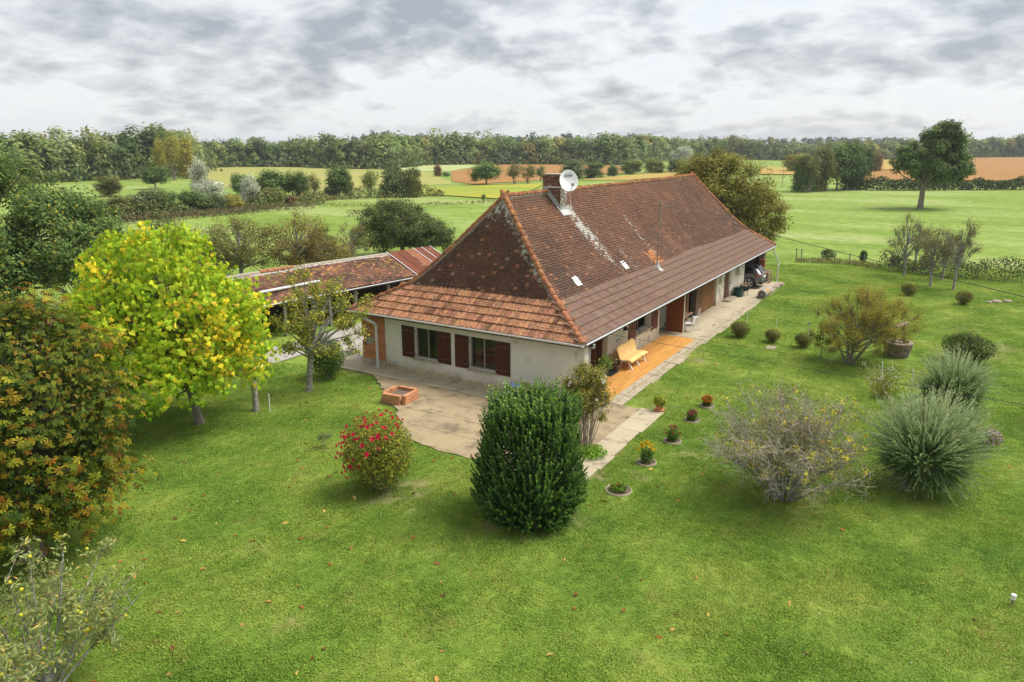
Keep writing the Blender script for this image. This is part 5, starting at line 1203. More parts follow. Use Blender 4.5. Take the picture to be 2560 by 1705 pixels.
def bloom_mesh(name, r, col, n=7):
    b_ = B()
    for k in range(n):
        a = 2*math.pi*k/n; d = Vector((math.cos(a), math.sin(a), .35)); s_ = Vector((-math.sin(a), math.cos(a), 0)); b_.add([(0, 0, -r*.3), d*r*.7-s_*r*.45, d*r+Vector((0, 0, r*.25)), d*r*.7+s_*r*.45], [(0, 1, 2, 3)], col)
        d2 = Vector((math.cos(a+.4)*.5, math.sin(a+.4)*.5, .85)); b_.add([(0, 0, 0), d2*r*.5-s_*r*.3, d2*r*.95, d2*r*.5+s_*r*.3], [(0, 1, 2, 3)], tuple(x*.85 for x in col))
    return b_.mesh(name, 'petal')
def blooms(t_, me, pts, name='bloom'):
    for q, d in pts:
        o = obj(name, me, t_, Vector(q)); o.rotation_euler = Vector(d).to_track_quat('Z', 'Y').to_euler(); s = rng.uniform(.75, 1.2); o.scale = (s, s, s); v = float(rng.uniform(.8, 1.15)); o.color = (v, v, v, 1)
rng = np.random.default_rng(104)
rose = bush('red_rose_bush', (-8.74, 2.17, 0), 'round rose bush covered with red blooms beside the terrace', 2.3, 1.12, 6600, [(4, (.11, .15, .022)), (4, (.20, .215, .028)), (2, (.28, .25, .04)), (2, (.05, .085, .02)), (.6, (.26, .15, .04))], .08, lob=15, skirt=.12, flat=.95)
rose.rotation_euler = (0, 0, 0)
Q, d = ell(300, (0, 0, 1.2), (1.16, 1.16, 1.15), .97); view = np.array((-.85, -.2, .5)); lat = Q[:, 1]*.86+Q[:, 0]*-.2
ok = (Q[:, 2] > .6) & ((lat+(Q[:, 2]-1.2)*.9) > -.05) & (d@view > -.2); blooms(rose, bloom_mesh('bloom', .06, (.68, .04, .09)), list(zip(Q[ok][:88], d[ok][:88])))
# white rose by the house corner
rng = np.random.default_rng(105)
wr = sparse_tree('white_rose_bush', (-2.75, -1.45, 0), 'tall straggly white rose bush at the corner of the terrace', 2.6, .8, 1.65, 52, 8, [(3, (.16, .18, .03)), (2, (.28, .26, .05)), (2, (.08, .11, .02)), (1, (.30, .17, .07))], .07, .03, 7, 'shrub', bark='twig', trunk=.2, rz=.95, clr=.2)
b_ = B()
for k in range(46):
    a = rng.uniform(0, 6.28); r_ = rng.uniform(.1, .7); z1 = rng.uniform(1.2, 2.5); p0 = Vector((math.cos(a)*.2, math.sin(a)*.2, -.02)); p1 = Vector((math.cos(a)*r_, math.sin(a)*r_, z1)); b_.tube([p0, p0.lerp(p1, .5)+Vector(rng.normal(0, .06, 3)), p1], [.014, .01, .004], 4, False)
b_.build('canes', 'twig', wr, kind='stuff')
Q, d = ell(60, (0, 0, 1.7), (.85, .85, .95), .95); ok = Q[:, 2] > 1.0; blooms(wr, bloom_mesh('bloom', .06, (.80, .78, .70), 6), list(zip(Q[ok][:26], d[ok][:26])))
rng = np.random.default_rng(106)
cl = sparse_tree('climbing_rose', (1.45, -.25, .04), 'slim climbing rose with green leaves against the house corner post', 2.0, .42, 1.3, 9, 5, [(3, (.09, .15, .025)), (2, (.15, .20, .03))], .085, .022, 6, 'plant', bark='twig', trunk=.35, clr=.17)
# laurel: upright glossy shoots
rng = np.random.default_rng(107)
lr = empty('cherry_laurel', (-7.75, -2.2, 0), 0, 'large dark green egg shaped laurel bush on the front lawn', 'shrub')
b_ = B()
for k in range(30):
    a = rng.uniform(0, 6.28); r_ = rng.uniform(.2, 1.0); b_.tube([(math.cos(a)*.15, math.sin(a)*.15, -.03), (math.cos(a)*r_*.7, math.sin(a)*r_*.7, 1.4), (math.cos(a)*r_, math.sin(a)*r_, rng.uniform(2.2, 3.3))], [.03, .02, .008], 5, False)
b_.build('stems', 'bark', lr, kind='stuff')
ns = 1900; th = rng.uniform(0, 6.283, ns); hz_ = rng.random(ns)**1.05
prof_z = np.array([0, .3, 1.0, 1.9, 2.7, 3.3, 3.6]); prof_r = np.array([1.02, 1.22, 1.34, 1.30, 1.12, .88, .5])
zb = hz_*3.05+.0; rb = np.interp(zb, prof_z, prof_r)*rng.uniform(.86, 1.02, ns)*(.86+.28*vnoise(th*1.6, zb*1.1, 1.3, 5)); topm = np.arange(ns) % 7 == 0; rb = np.where(topm, 1.0*np.sqrt(rng.random(ns)), rb); zb = np.where(topm, 3.12-.32*rb**2, zb); hz_ = np.where(topm, .95, hz_); base = np.stack([np.cos(th)*rb, np.sin(th)*rb, zb], -1)
dr_ = norm(np.stack([np.cos(th)*(.5-.2*hz_), np.sin(th)*(.5-.2*hz_), .25+hz_*1.5], -1)+rng.normal(0, .12, (ns, 3))); ln_ = rng.uniform(.2, .42, ns)*(1+1.0*(hz_ > .62)*rng.random(ns)**3)
P = []; A = []; NVv = []; CC = []
for i in range(ns):
    m_ = 20; t_ = np.linspace(0, 1, m_); pp = base[i]+dr_[i]*ln_[i]*t_[:, None]; an = np.arange(m_)*2.4; s1 = norm(np.cross(dr_[i], (0.1, .2, 1.))); s2 = np.cross(dr_[i], s1)
    sp_ = s1*np.cos(an)[:, None]+s2*np.sin(an)[:, None]; leafd = norm(sp_*.7+dr_[i]*.9); P.append(pp+leafd*.03); A.append(leafd); NVv.append(norm(dr_[i]*.8-sp_*.6))
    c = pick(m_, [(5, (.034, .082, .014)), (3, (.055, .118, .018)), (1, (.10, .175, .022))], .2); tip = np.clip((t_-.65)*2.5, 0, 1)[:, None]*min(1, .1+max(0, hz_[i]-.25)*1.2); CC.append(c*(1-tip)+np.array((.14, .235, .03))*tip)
P, A, NVv, CC = (np.concatenate(q) for q in (P, A, NVv, CC)); ok = P[:, 2] > .06
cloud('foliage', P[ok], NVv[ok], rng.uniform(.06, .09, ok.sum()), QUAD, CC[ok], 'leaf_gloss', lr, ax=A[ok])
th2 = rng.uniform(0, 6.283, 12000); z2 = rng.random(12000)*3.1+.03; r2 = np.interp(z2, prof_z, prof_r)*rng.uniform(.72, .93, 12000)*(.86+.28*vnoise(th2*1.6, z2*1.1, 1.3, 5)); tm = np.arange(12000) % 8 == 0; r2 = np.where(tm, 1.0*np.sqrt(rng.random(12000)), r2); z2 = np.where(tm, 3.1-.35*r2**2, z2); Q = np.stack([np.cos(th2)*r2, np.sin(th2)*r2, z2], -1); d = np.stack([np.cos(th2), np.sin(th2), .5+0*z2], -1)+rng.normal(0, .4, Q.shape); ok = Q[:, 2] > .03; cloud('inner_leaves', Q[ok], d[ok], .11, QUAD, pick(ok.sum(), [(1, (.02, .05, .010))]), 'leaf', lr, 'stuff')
# bare grey shrub with a few yellow leaves
rng = np.random.default_rng(108)
bs_ = empty('bare_shrub', (-3.27, -7.86, 0), 0, 'wide grey almost leafless shrub with scattered yellow leaves', 'shrub'); b_ = B(); tw_ = B(); tips = []
for k in range(60):
    a = rng.uniform(0, 6.28); r_ = rng.uniform(.3, 2.15); z1 = rng.uniform(1.3, 3.1)*(1-.10*r_); p0 = Vector((math.cos(a)*.22, math.sin(a)*.22, -.03)); p1 = Vector((math.cos(a)*r_, math.sin(a)*r_, z1)); mid = p0.lerp(p1, .5)+Vector((0, 0, .15*r_))+Vector(rng.normal(0, .1, 3))
    b_.tube([p0, mid, p1], [.028, .018, .008], 5, False)
    for j in range(15):
        q = rng.uniform(.4, 1); s0 = p0.lerp(mid, q*2) if q < .5 else mid.lerp(p1, q*2-1); d = Vector(norm(np.array((p1-p0).normalized())*.7+rng.normal(0, .6, 3)+np.array((0, 0, .25)))); l = rng.uniform(.3, .7); s1 = s0+d*l; tw_.tube([s0, s0.lerp(s1, .5)+Vector(rng.normal(0, .05, 3)), s1], [.008, .006, .003], 3, False)
        for e in range(8):
            s2 = s0.lerp(s1, rng.uniform(.3, 1)); s3 = s2+Vector(norm(np.array(d)*.6+rng.normal(0, .7, 3)))*rng.uniform(.12, .3); tw_.tube([s2, s3], [.004, .0025], 3, False); tips.append(tuple(s3))
b_.build('branches', 'bark_pale', bs_); tw_.build('twigs', 'twig', bs_, kind='stuff'); tips = np.array(tips)
P = tips[rng.integers(0, len(tips), 11000)]+rng.normal(0, .08, (11000, 3)); cloud('dry_buds', P, rng.normal(size=P.shape), rng.uniform(.035, .075, len(P)), QUAD, pick(len(P), [(2, (.16, .14, .05)), (2, (.19, .18, .06)), (4, (.135, .165, .03))]), parent=bs_, kind='stuff')
ct_ = tips[rng.choice(len(tips), 190, False)]; P, nv = leaves_at(ct_, .09, 7); cloud('yellow_leaves', P, nv, rng.uniform(.05, .09, len(P)), OVAL, pick(len(P), [(3, (.50, .42, .03)), (3, (.34, .40, .04)), (1, (.46, .26, .03))]), parent=bs_, kind='stuff')
# rosemary willows: shoots radiating from a short trunk
def willow(loc, label, R0, H, th_, ns, tall, off=(0, 0), name='rosemary_willow'):
    t_ = empty(name, loc, 0, label, 'willow'); b_ = B(); b_.tube([(0, 0, -.05), (.03, -.02, th_*.5), (off[0]*.6, off[1]*.6, th_+.3)], [.10, .085, .06], 8)
    d = norm(rng.normal(size=(ns, 3))); d[:, 2] = np.where(d[:, 2] < -.62, -d[:, 2], d[:, 2]); d = norm(d); c0 = np.array((off[0], off[1], th_+.40*R0)); L0 = R0*rng.uniform(.78, 1.02, ns)*(1+(d[:, 2] > .4)*rng.uniform(0, tall, ns)**1.5*.8); L0 *= np.where(d[:, 2] < 0, .92, 1)
    P = []; A = []; NV = []; CC = []
    for i in range(ns):
        m_ = 30; t0 = np.linspace(.3, 1, m_); rise = rng.uniform(.05, .34) if d[i, 2] > -.15 else rng.uniform(-.2, .05); sw = rng.normal(0, .10, 3)
        pp = c0+d[i]*L0[i]*t0[:, None]+(np.array((0, 0, rise*R0))+sw*R0)*(t0**2.2)[:, None]; tg = norm(d[i]+np.array((0, 0, rise*1.8))+sw*1.5); sp_ = norm(rng.normal(size=(m_, 3))); ad = norm(tg+sp_*.6); P.append(pp+ad*.03); A.append(ad); NV.append(sp_+np.array((0, 0, .5)))
        c = pick(m_, [(3, (.105, .18, .055)), (2, (.145, .22, .075)), (1, (.06, .115, .03))], .2); k = np.clip((t0-.5)*2, 0, 1)[:, None]*np.clip(.5+d[i, 2]*.5, .1, 1); c = c*(1-k)+np.array((.31, .385, .205))*k
        if L0[i] > R0*1.18: kk = np.clip((t0-.75)*4, 0, 1)[:, None]; c = c*(1-kk)+np.array((.40, .36, .20))*kk
        CC.append(c)
        if i % 3 == 0: b_.tube([c0+d[i]*.1, c0+d[i]*L0[i]*.6+np.array((0, 0, .05*R0)), pp[-1]], [.010, .006, .003], 3, False)
    P, A, NV, CC = (np.concatenate(q) for q in (P, A, NV, CC)); Q, dd = ell(ns*6, c0, (R0*.72, R0*.72, R0*.62), .4); P = np.concatenate([P, Q]); A = np.concatenate([A, norm(dd+rng.normal(0, .5, dd.shape))]); NV = np.concatenate([NV, dd+np.array((0, 0, .4))]); CC = np.concatenate([CC, pick(len(Q), [(1, (.05, .10, .026)), (1, (.07, .125, .035))])])
    ok = P[:, 2] > .1; b_.build('trunk', 'bark', t_); cloud('foliage', P[ok], NV[ok], rng.uniform(.085, .135, ok.sum()), NARROW, CC[ok], parent=t_, ax=A[ok])
rng = np.random.default_rng(109)
willow((-.91, -10.67, 0), 'nearer of two rounded blue green willows on short trunks', 1.5, 3, .45, 1250, .42, (.24, -.40))
rng = np.random.default_rng(110)
willow((6.77, -11.62, 0), 'farther of two rounded blue green willows, beside the dark shrub', 1.32, 2.2, .3, 850, .3)
# golden multi-stemmed shrub beside the well
rng = np.random.default_rng(111)
gs = sparse_tree('golden_shrub', (11.69, -7.68, 0), 'feathery olive and golden shrub with several stems before the well', 3.0, 2.1, 1.8, 105, 15, [(4, (.15, .165, .03)), (3, (.23, .215, .035)), (2, (.40, .29, .035)), (1, (.10, .115, .025))], .085, .06, 8, 'shrub', bark='bark', trunk=.22, rz=.5, clr=.28, tpl=NARROW, lean=(.25, -.4))
b_ = B()
for a in (.4, 1.6, 2.9, 4.2, 5.3): b_.tube([(math.cos(a)*.1, math.sin(a)*.1, -.03), (math.cos(a)*.4, math.sin(a)*.4, .5), (math.cos(a)*.95, math.sin(a)*.95, 1.3)], [.05, .04, .02], 6, False)
b_.build('stems', 'bark', gs)
rng = np.random.default_rng(112)
sparse_tree('sapling', (12.03, -6.39, 0), 'slender olive sapling left of the golden shrub', 1.5, .55, 1.05, 12, 6, [(3, (.15, .17, .03)), (1, (.28, .24, .04))], .08, .025, 5, 'sapling', bark='bark', trunk=.4, clr=.18)
# gaura, pink asters, dark shrub
rng = np.random.default_rng(113)
ga = empty('gaura', (7.73, -9.34, 0), 0, 'airy clump of thin stems with tiny white flowers', 'flowers'); b_ = B(); tp = []
for k in range(150):
    a = rng.uniform(0, 6.28); r_ = rng.uniform(.05, 1.0); p1 = Vector((math.cos(a)*r_, math.sin(a)*r_, rng.uniform(.4, 1.35))); b_.tube([(math.cos(a)*.45*r_, math.sin(a)*.45*r_, -.02), p1*.55+Vector((0, 0, .15)), p1], [.006, .005, .003], 3, False); tp.append(tuple(p1)); tp.append(tuple(p1*.85+Vector((0, 0, .1))))
o = b_.build('stems', 'twig', ga, kind='stuff'); o.color = (.9, .95, .35, 1); tp = np.array(tp); P, nv = leaves_at(tp*np.array((.8, .8, .5)), .1, 3); cloud('foliage', P, nv, .07, NARROW, pick(len(P), [(2, (.22, .24, .04)), (1, (.36, .30, .06))]), parent=ga, kind='stuff')
P = tp[:110]+rng.normal(0, .05, (110, 3)); cloud('white_flowers', P, np.tile((-.5, -.3, .8), (110, 1))+rng.normal(0, .3, P.shape), .05, QUAD, np.full((110, 3), .72), 'petal', ga, 'stuff')
rng = np.random.default_rng(114)
bush('pink_asters', (3.75, -12.75, 0), 'low clump of pale pink asters behind the nearer willow', .7, .48, 900, [(3, (.10, .15, .03)), (1, (.17, .20, .05))], .06, 'flowers', dots=(520, (.55, .30, .52), .055, 'flowers'), stems=10)
rng = np.random.default_rng(115)
bush('dark_shrub', (14.89, -12.15, 0), 'low wide dark green shrub right of the well', 1.3, 1.2, 3800, [(4, (.045, .075, .018)), (2, (.08, .115, .025)), (1, (.13, .15, .04))], .10, lob=16, stems=20)
# five potentillas
pot_pal = [(4, (.075, .085, .022)), (3, (.12, .12, .03)), (1, (.17, .15, .045))]
rng = np.random.default_rng(116)
pm = bush('potentilla', (13.92, -2.21, 0), 'round olive shrub closest to the walkway, first of a row of three', .9, .55, 3600, pot_pal, .048, lob=10, stems=16, dots=(14, (.62, .50, .03), .045, 'flowers'), group='round potentilla shrubs', flat=.9)
for x, y, s, lab in ((13.8, -3.84, .80, 'smallest round olive shrub in the row of three'), (13.57, -5.34, .86, 'round olive shrub at the golden shrub end of the row of three'), (30.49, -8.81, .98, 'round shrub with yellow flowers under the bare saplings'), (29.19, -11.92, 1.02, 'round shrub with most yellow flowers near the flat stones')):
    c = copy_tree(pm); c.location = (x, y, 0); c.rotation_euler = (0, 0, x); c.scale = (s, s, s); c['label'] = lab
    if x > 20:
        Q, d = ell(90, (0, 0, .47), (.56, .56, .46), .97); ok = Q[:, 2] > .35; cloud('yellow_flowers', Q[ok], d[ok], .06, QUAD, pick(ok.sum(), [(1, (.62, .50, .03))]), 'petal', c, 'stuff')
rng = np.random.default_rng(117)
bush('green_bush', (-1.86, 11.0, 0), 'round dark green bush behind the pear trunk', 1.8, .85, 3200, [(4, (.05, .095, .018)), (2, (.09, .14, .022))], .085, lob=14)
rng = np.random.default_rng(118)
bush('ground_cover', (-3.5, -2.05, .03), 'low bright green plants at the foot of the white rose', .28, .55, 700, [(1, (.10, .22, .02)), (1, (.16, .27, .03))], .08, 'plant', stems=6)
rng = np.random.default_rng(119)
sparse_tree('seedling', (-7.37, 5.75, 0), 'tiny seedling in bare earth left of the rose bush', .6, .22, .38, 8, 3, [(1, (.12, .16, .04))], .10, .012, 3, 'seedling', bark='twig', trunk=.4, clr=.1, tpl=NARROW)
# flower rings on the lawn
def ring(x, y, rad, label, kind):
    r_ = empty('flower_ring', (x, y, 0), rng.uniform(0, 6), label, 'flower bed', 'ringed flower beds on the lawn')
    b_ = B().lathe([(rad-.02, -.02), (rad-.02, .045), (rad, .05), (rad+.015, .045), (rad+.02, -.02)], 24); b_.build('ring', 'stone', r_, True); b_ = B().lathe([(.001, .03), (rad-.03, .025)], 20); b_.build('soil', 'soil', r_)
    n_ = 420; a = rng.uniform(0, 6.28, n_); rr_ = rng.random(n_)**.5*rad*.85; H, fc, nf, sp_ = {'orange': (.42, (.62, .17, .02), 70, .24), 'red': (.42, (.36, .07, .09), 40, .22), 'crimson': (.58, (.32, .035, .06), 26, .26), 'yellow': (.72, (.80, .52, .01), 24, .30), 'marigold': (.2, (.75, .30, .01), 4, .15), 'mum': (.42, (.55, .48, .03), 170, .24)}[kind]
    P = np.stack([np.cos(a)*rr_*(.8), np.sin(a)*rr_*.8, .05+rng.random(n_)*H*.55], -1); cloud('foliage', P, rng.normal(size=P.shape)+np.array((0, 0, .8)), rng.uniform(.05, .10, n_), OVAL, pick(n_, [(3, (.07, .14, .02)), (1, (.14, .21, .03))]), parent=r_)
    b_ = B(); pts = []
    for k in range(nf):
        a_ = rng.uniform(0, 6.28); q = rng.random()**.5*sp_; p1 = Vector((math.cos(a_)*q, math.sin(a_)*q, H*(1-.45*(q/sp_)**2)*rng.uniform(.88, 1.05))); b_.tube([(p1.x*.4, p1.y*.4, .03), p1], [.006, .004], 3, False); pts.append((p1, Vector((p1.x, p1.y, .25)).normalized()))
    o = b_.build('stems', 'twig', r_, kind='stuff'); o.color = (.4, .6, .15, 1); blooms(r_, bloom_mesh('flower', .05 if kind == 'yellow' else .036, fc, 7), pts, 'flower')
    return r_
rng = np.random.default_rng(120)
ring(2.99, -3.8, .25, 'concrete ring with orange chrysanthemums, farthest in the row', 'orange')
rng = np.random.default_rng(121)
ring(1.23, -3.78, .27, 'concrete ring with dusky pink flowers on the lawn', 'red')
rng = np.random.default_rng(122)
ring(-.98, -3.82, .28, 'concrete ring with dark crimson flowers on the lawn', 'crimson')
rng = np.random.default_rng(123)
ring(-3.05, -3.71, .29, 'concrete ring with tall yellow daisies on the lawn', 'yellow')
rng = np.random.default_rng(124)
ring(-5.28, -3.72, .36, 'wide concrete ring with a few orange marigolds beside the laurel', 'marigold')
mp_ = empty('potted_chrysanthemum', (1.5, -2.45, .05), 0, 'yellow chrysanthemum in a terracotta pot on a saucer at the terrace corner', 'potted plant')
b_ = B().lathe([(.001, 0), (.19, 0), (.21, .035), (.19, .04), (.16, .02), (.001, .02)], 18); b_.build('saucer', 'terracotta_block', mp_); b_ = B().lathe([(.001, .02), (.10, .02), (.14, .2), (.15, .22), (.12, .21), (.001, .19)], 16); b_.build('pot', 'terracotta_block', mp_)
Q, d = ell(900, (0, 0, .36), (.25, .25, .2), .7); ok = Q[:, 2] > .2; cloud('foliage', Q[ok], d[ok], .05, OVAL, pick(ok.sum(), [(1, (.09, .15, .02))]), parent=mp_); Q, d = ell(420, (0, 0, .37), (.265, .265, .21), .97); ok = Q[:, 2] > .27; cloud('flowers', Q[ok], d[ok], .045, QUAD, pick(ok.sum(), [(1, (.52, .46, .03))]), 'petal', mp_, 'stuff')
# grey branched shrub with yellow balls, bottom left corner
rng = np.random.default_rng(125)
yb = empty('ball_fruit_shrub', (-18.35, 1.75, 0), 0, 'grey branched shrub with narrow leaves and yellow balls at the lower left', 'shrub'); b_ = B(); tips = []
for k in range(34):
    a = rng.uniform(0, 6.28); r_ = rng.uniform(.3, 2.0); p0 = Vector((math.cos(a)*.1, math.sin(a)*.1, -.05)); p1 = Vector((math.cos(a)*r_, math.sin(a)*r_, rng.uniform(1.6, 3.35)*(1-.16*r_))); mid = p0.lerp(p1, .5)+Vector(rng.normal(0, .1, 3)); b_.tube([p0, mid, p1], [.03, .022, .008], 6, False)
    for j in range(8):
        q = rng.uniform(.4, 1); s0 = p0.lerp(mid, q*2) if q < .5 else mid.lerp(p1, q*2-1); s1 = s0+Vector(norm(np.array((p1-p0).normalized())*.7+rng.normal(0, .55, 3)+np.array((0, 0, .25))))*rng.uniform(.25, .6); b_.tube([s0, s1], [.009, .004], 4, False); tips.append(tuple(s1)); tips.append(tuple(s0.lerp(s1, .6)))
b_.build('branches', 'bark_pale', yb); tips = np.array(tips); P, nv = leaves_at(tips, .17, 20, .9, .4); LAN = (NARROW[0]*np.array((1.5, 1, 1)), NARROW[1]); cloud('foliage', P, nv, rng.uniform(.085, .145, len(P)), LAN, pick(len(P), [(4, (.15, .20, .07)), (3, (.22, .25, .09)), (1, (.30, .26, .08)), (.2, (.34, .20, .07))]), parent=yb)
q = B(); q.ball((0, 0, 0), .034, 8, 6, (.50, .46, .03)); fm = q.mesh('ball_fruit', 'fruit', True)
for k in range(110):
    i = rng.integers(len(tips)); obj('ball_fruit', fm, yb, Vector(tips[i])+Vector(rng.normal(0, .03, 3)))

D.objects['bare_shrub'].scale = (1.1, 1.1, 1.0); D.objects['rosemary_willow'].scale = (1.1, 1.1, .96); D.objects['rosemary_willow.001'].scale = (1.06, 1.06, .95)
# ------------------------------------------------------------------ background plan (metres)
TREES = [
    (76.7, 140.2, 5.27, 6.12, 'oak', 'mid', 'lone_tree', 'lone round tree with visible trunk in the far pasture'),
    (58.3, 126.8, 4.33, 4.98, 'round', 'olive', 'field_tree', 'brownish green tree left of the lone round pasture tree'),
    (60.6, 103.2, 6.33, 3.37, 'willow', 'white', 'white_willow', 'tall silvery white willow at the end of the stream hedge'),
    (58.7, 97.6, 3.44, 5.55, 'willow', 'white', 'white_willow', 'low spreading silvery willow at the foot of the tall silvery one'),
    (53.4, 81.8, 4.53, 2.81, 'willow', 'white', 'white_willow', 'narrow silver grey willow in the stream hedge'),
    (74.1, 109.3, 3.94, 3.58, 'round', 'mid', 'hedge_tree', 'dark green tree behind the narrow silver grey willow'),
    (32.4, 81.6, 3.08, 4.23, 'round', 'olive', 'hedge_tree', 'olive tree at the left end of the stream hedge'),
    (30.4, 82.0, 2.64, 3.15, 'round', 'olive', 'hedge_bush', 'olive bush emerging from behind the dark acacia'),
    (35.1, 82.2, 3.01, 4.02, 'round', 'grey', 'hedge_tree', 'grey green tree second from the left in the stream hedge'),
    (37.1, 82.0, 3.74, 3.33, 'round', 'grey', 'hedge_tree', 'upright grey green tree in the stream hedge below the lone pasture tree'),
    (39.0, 81.0, 3.67, 3.81, 'thin', 'mid', 'hedge_tree', 'green tree with pale bare stems in the stream hedge'),
    (43.4, 81.7, 3.21, 4.41, 'round', 'mid', 'hedge_tree', 'wide green tree in the middle of the stream hedge'),
    (46.7, 81.0, 2.61, 3.59, 'round', 'grey', 'hedge_bush', 'grey green bush below the silvery willows'),
    (49.3, 80.6, 2.37, 3.06, 'round', 'gold', 'hedge_bush', 'orange tinted bush left of the narrow silver grey willow'),
    (66.4, 91.8, 4.95, 5.43, 'oak', 'mid', 'hedge_tree', 'broad dark green tree in the middle distance'),
    (70.3, 90.8, 4.51, 4.27, 'oak', 'mid', 'hedge_tree', 'dark green tree touching the broad one on its right'),
    (69.8, 88.0, 4.65, 2.94, 'round', 'mid', 'hedge_tree', 'narrow dark tree closing the clump in the middle distance'),
    (73.7, 89.0, 4.08, 2.6, 'thin', 'olive', 'hedge_tree', 'slim pale tree standing alone right of the dark clump'),
    (56.4, 81.1, 2.8, 2.24, 'round', 'gold', 'hedge_bush', 'yellowish bush in front of the broad dark tree'),
    (58.9, 81.3, 2.36, 2.28, 'round', 'lime', 'hedge_bush', 'fresh green bush between two tinted bushes'),
    (59.7, 80.0, 1.68, 2.16, 'round', 'brown', 'hedge_bush', 'rusty brown bush at the right end of the stream hedge'),
    (78.3, 87.3, 6.02, 4.87, 'oak', 'mid', 'field_tree', 'tall dark green tree before the pale maize field'),
    (76.8, 87.8, 2.58, 3.81, 'round', 'grey', 'field_bush', 'low bush at the foot of the tall dark tree'),
    (82.9, 90.1, 4.63, 3.22, 'round', 'olive', 'field_tree', 'lighter green tree leaning on the tall dark tree'),
    (82.8, 83.9, 5.54, 4.19, 'thin', 'lime', 'field_tree', 'yellow green loose tree between the tall dark tree and the grey willow'),
    (85.2, 80.1, 6.11, 5.99, 'willow', 'grey', 'grey_willow', 'big grey green willow before the maize field'),
    (86.2, 76.3, 5.57, 3.42, 'willow', 'olive', 'grey_willow', 'narrower willow joined to the right of the big grey one'),
    (128.9, 88.2, 5.55, 7.74, 'oak', 'mid', 'field_tree', 'round green tree on the ploughed field edge left of the chimney'),
    (140.5, 99.2, 2.97, 2.31, 'round', 'lime', 'field_bush', 'small yellow green bush beside the round field edge tree'),
    (135.6, 84.3, 5.28, 4.93, 'thin', 'olive', 'row_tree', 'thin stemmed tree in the row left of the chimney, first'),
    (140.7, 83.2, 5.09, 4.63, 'thin', 'olive', 'row_tree', 'thin stemmed tree in the row left of the chimney, second'),
    (149.4, 84.5, 4.39, 3.15, 'thin', 'mid', 'row_tree', 'slim dark tree ending the row beside the chimney'),
    (166.0, 83.2, 5.66, 8.07, 'round', 'grey', 'field_tree', 'large grey green tree just right of the dish'),
    (175.7, 81.5, 4.96, 7.19, 'round', 'mid', 'field_tree', 'rounded tree second right of the dish'),
    (191.2, 82.3, 3.48, 4.44, 'round', 'mid', 'field_bush', 'small rounded tree third right of the dish'),
    (208.9, 83.1, 5.1, 8.14, 'round', 'lime', 'field_tree', 'light green tree beginning the row over the long ridge'),
    (219.1, 79.3, 5.5, 8.37, 'round', 'lime', 'field_tree', 'light green tree in the middle of the row over the long ridge'),
    (229.9, 75.4, 5.25, 7.49, 'round', 'grey', 'field_tree', 'greyish tree ending the row beside the walnut'),
    (161.2, 126.6, 3.79, 3.16, 'round', 'brown', 'field_bush', 'round brown bush alone among the fields'),
    (162.5, 124.4, 1.42, 2.68, 'round', 'mid', 'field_bush', 'small dark bush beside the round brown one'),
    (82.4, 58.4, 1.6, 1.08, 'thin', 'mid', 'fence_sapling', 'small tree on the pasture fence line left of the roof apex'),
    (416.8, 134.4, 8.77, 11.46, 'willow', 'white', 'far_willow', 'whitish willow before the far wood over the ridge end'),
    (413.4, 140.2, 5.55, 6.21, 'willow', 'white', 'far_willow', 'smaller whitish willow left of the larger far one'),
    (448.5, 126.4, 4.86, 5.52, 'willow', 'white', 'far_willow', 'small whitish willow just above the walnut'),
    (138.8, 16.2, 8.69, 4.74, 'thin', 'olive', 'copse_tree', 'thin olive tree at the left of the copse by the pasture'),
    (144.8, 13.8, 9.46, 5.19, 'thin', 'olive', 'copse_tree', 'half bare tree in the middle of the copse by the pasture'),
    (151.5, 10.6, 10.52, 7.21, 'oak', 'dark', 'copse_tree', 'dark tall tree in the copse by the pasture'),
    (157.8, 8.7, 9.79, 5.29, 'oak', 'dark', 'copse_tree', 'dark tree at the right side of the copse by the pasture'),
    (145.3, 15.5, 9.14, 5.91, 'round', 'olive', 'copse_tree', 'olive tree filling the left centre of the copse by the pasture'),
    (149.0, 12.2, 9.87, 6.98, 'oak', 'mid', 'copse_tree', 'broad green tree in the centre of the copse by the pasture'),
    (139.4, 17.6, 7.74, 4.94, 'round', 'mid', 'copse_bush', 'green bush at the left foot of the copse by the pasture'),
    (153.7, 9.8, 6.3, 6.06, 'round', 'dark', 'copse_bush', 'dark undergrowth at the right foot of the copse by the pasture'),
    (273.8, 17.2, 7.59, 5.99, 'round', 'brown', 'copse_tree', 'rusty tree behind the right side of the copse'),
    (259.3, 41.3, 6.91, 9.42, 'round', 'gold', 'copse_tree', 'yellow green tree behind the left side of the copse'),
    (153.7, 24.4, 5.72, 2.17, 'bare', 'grey', 'bare_tree', 'slim bare trunk left of the copse'),
    (103.8, 172.7, 12.73, 6.07, 'thin', 'gold', 'poplar', 'tall yellow poplar at the edge of the left wood'),
    (111.8, 177.8, 12.02, 5.89, 'round', 'gold', 'poplar', 'golden tree at the right end of the left wood'),
    (99.4, 171.5, 11.66, 4.24, 'thin', 'gold', 'poplar', 'half bare yellow poplar beside the tall yellow one'),
]
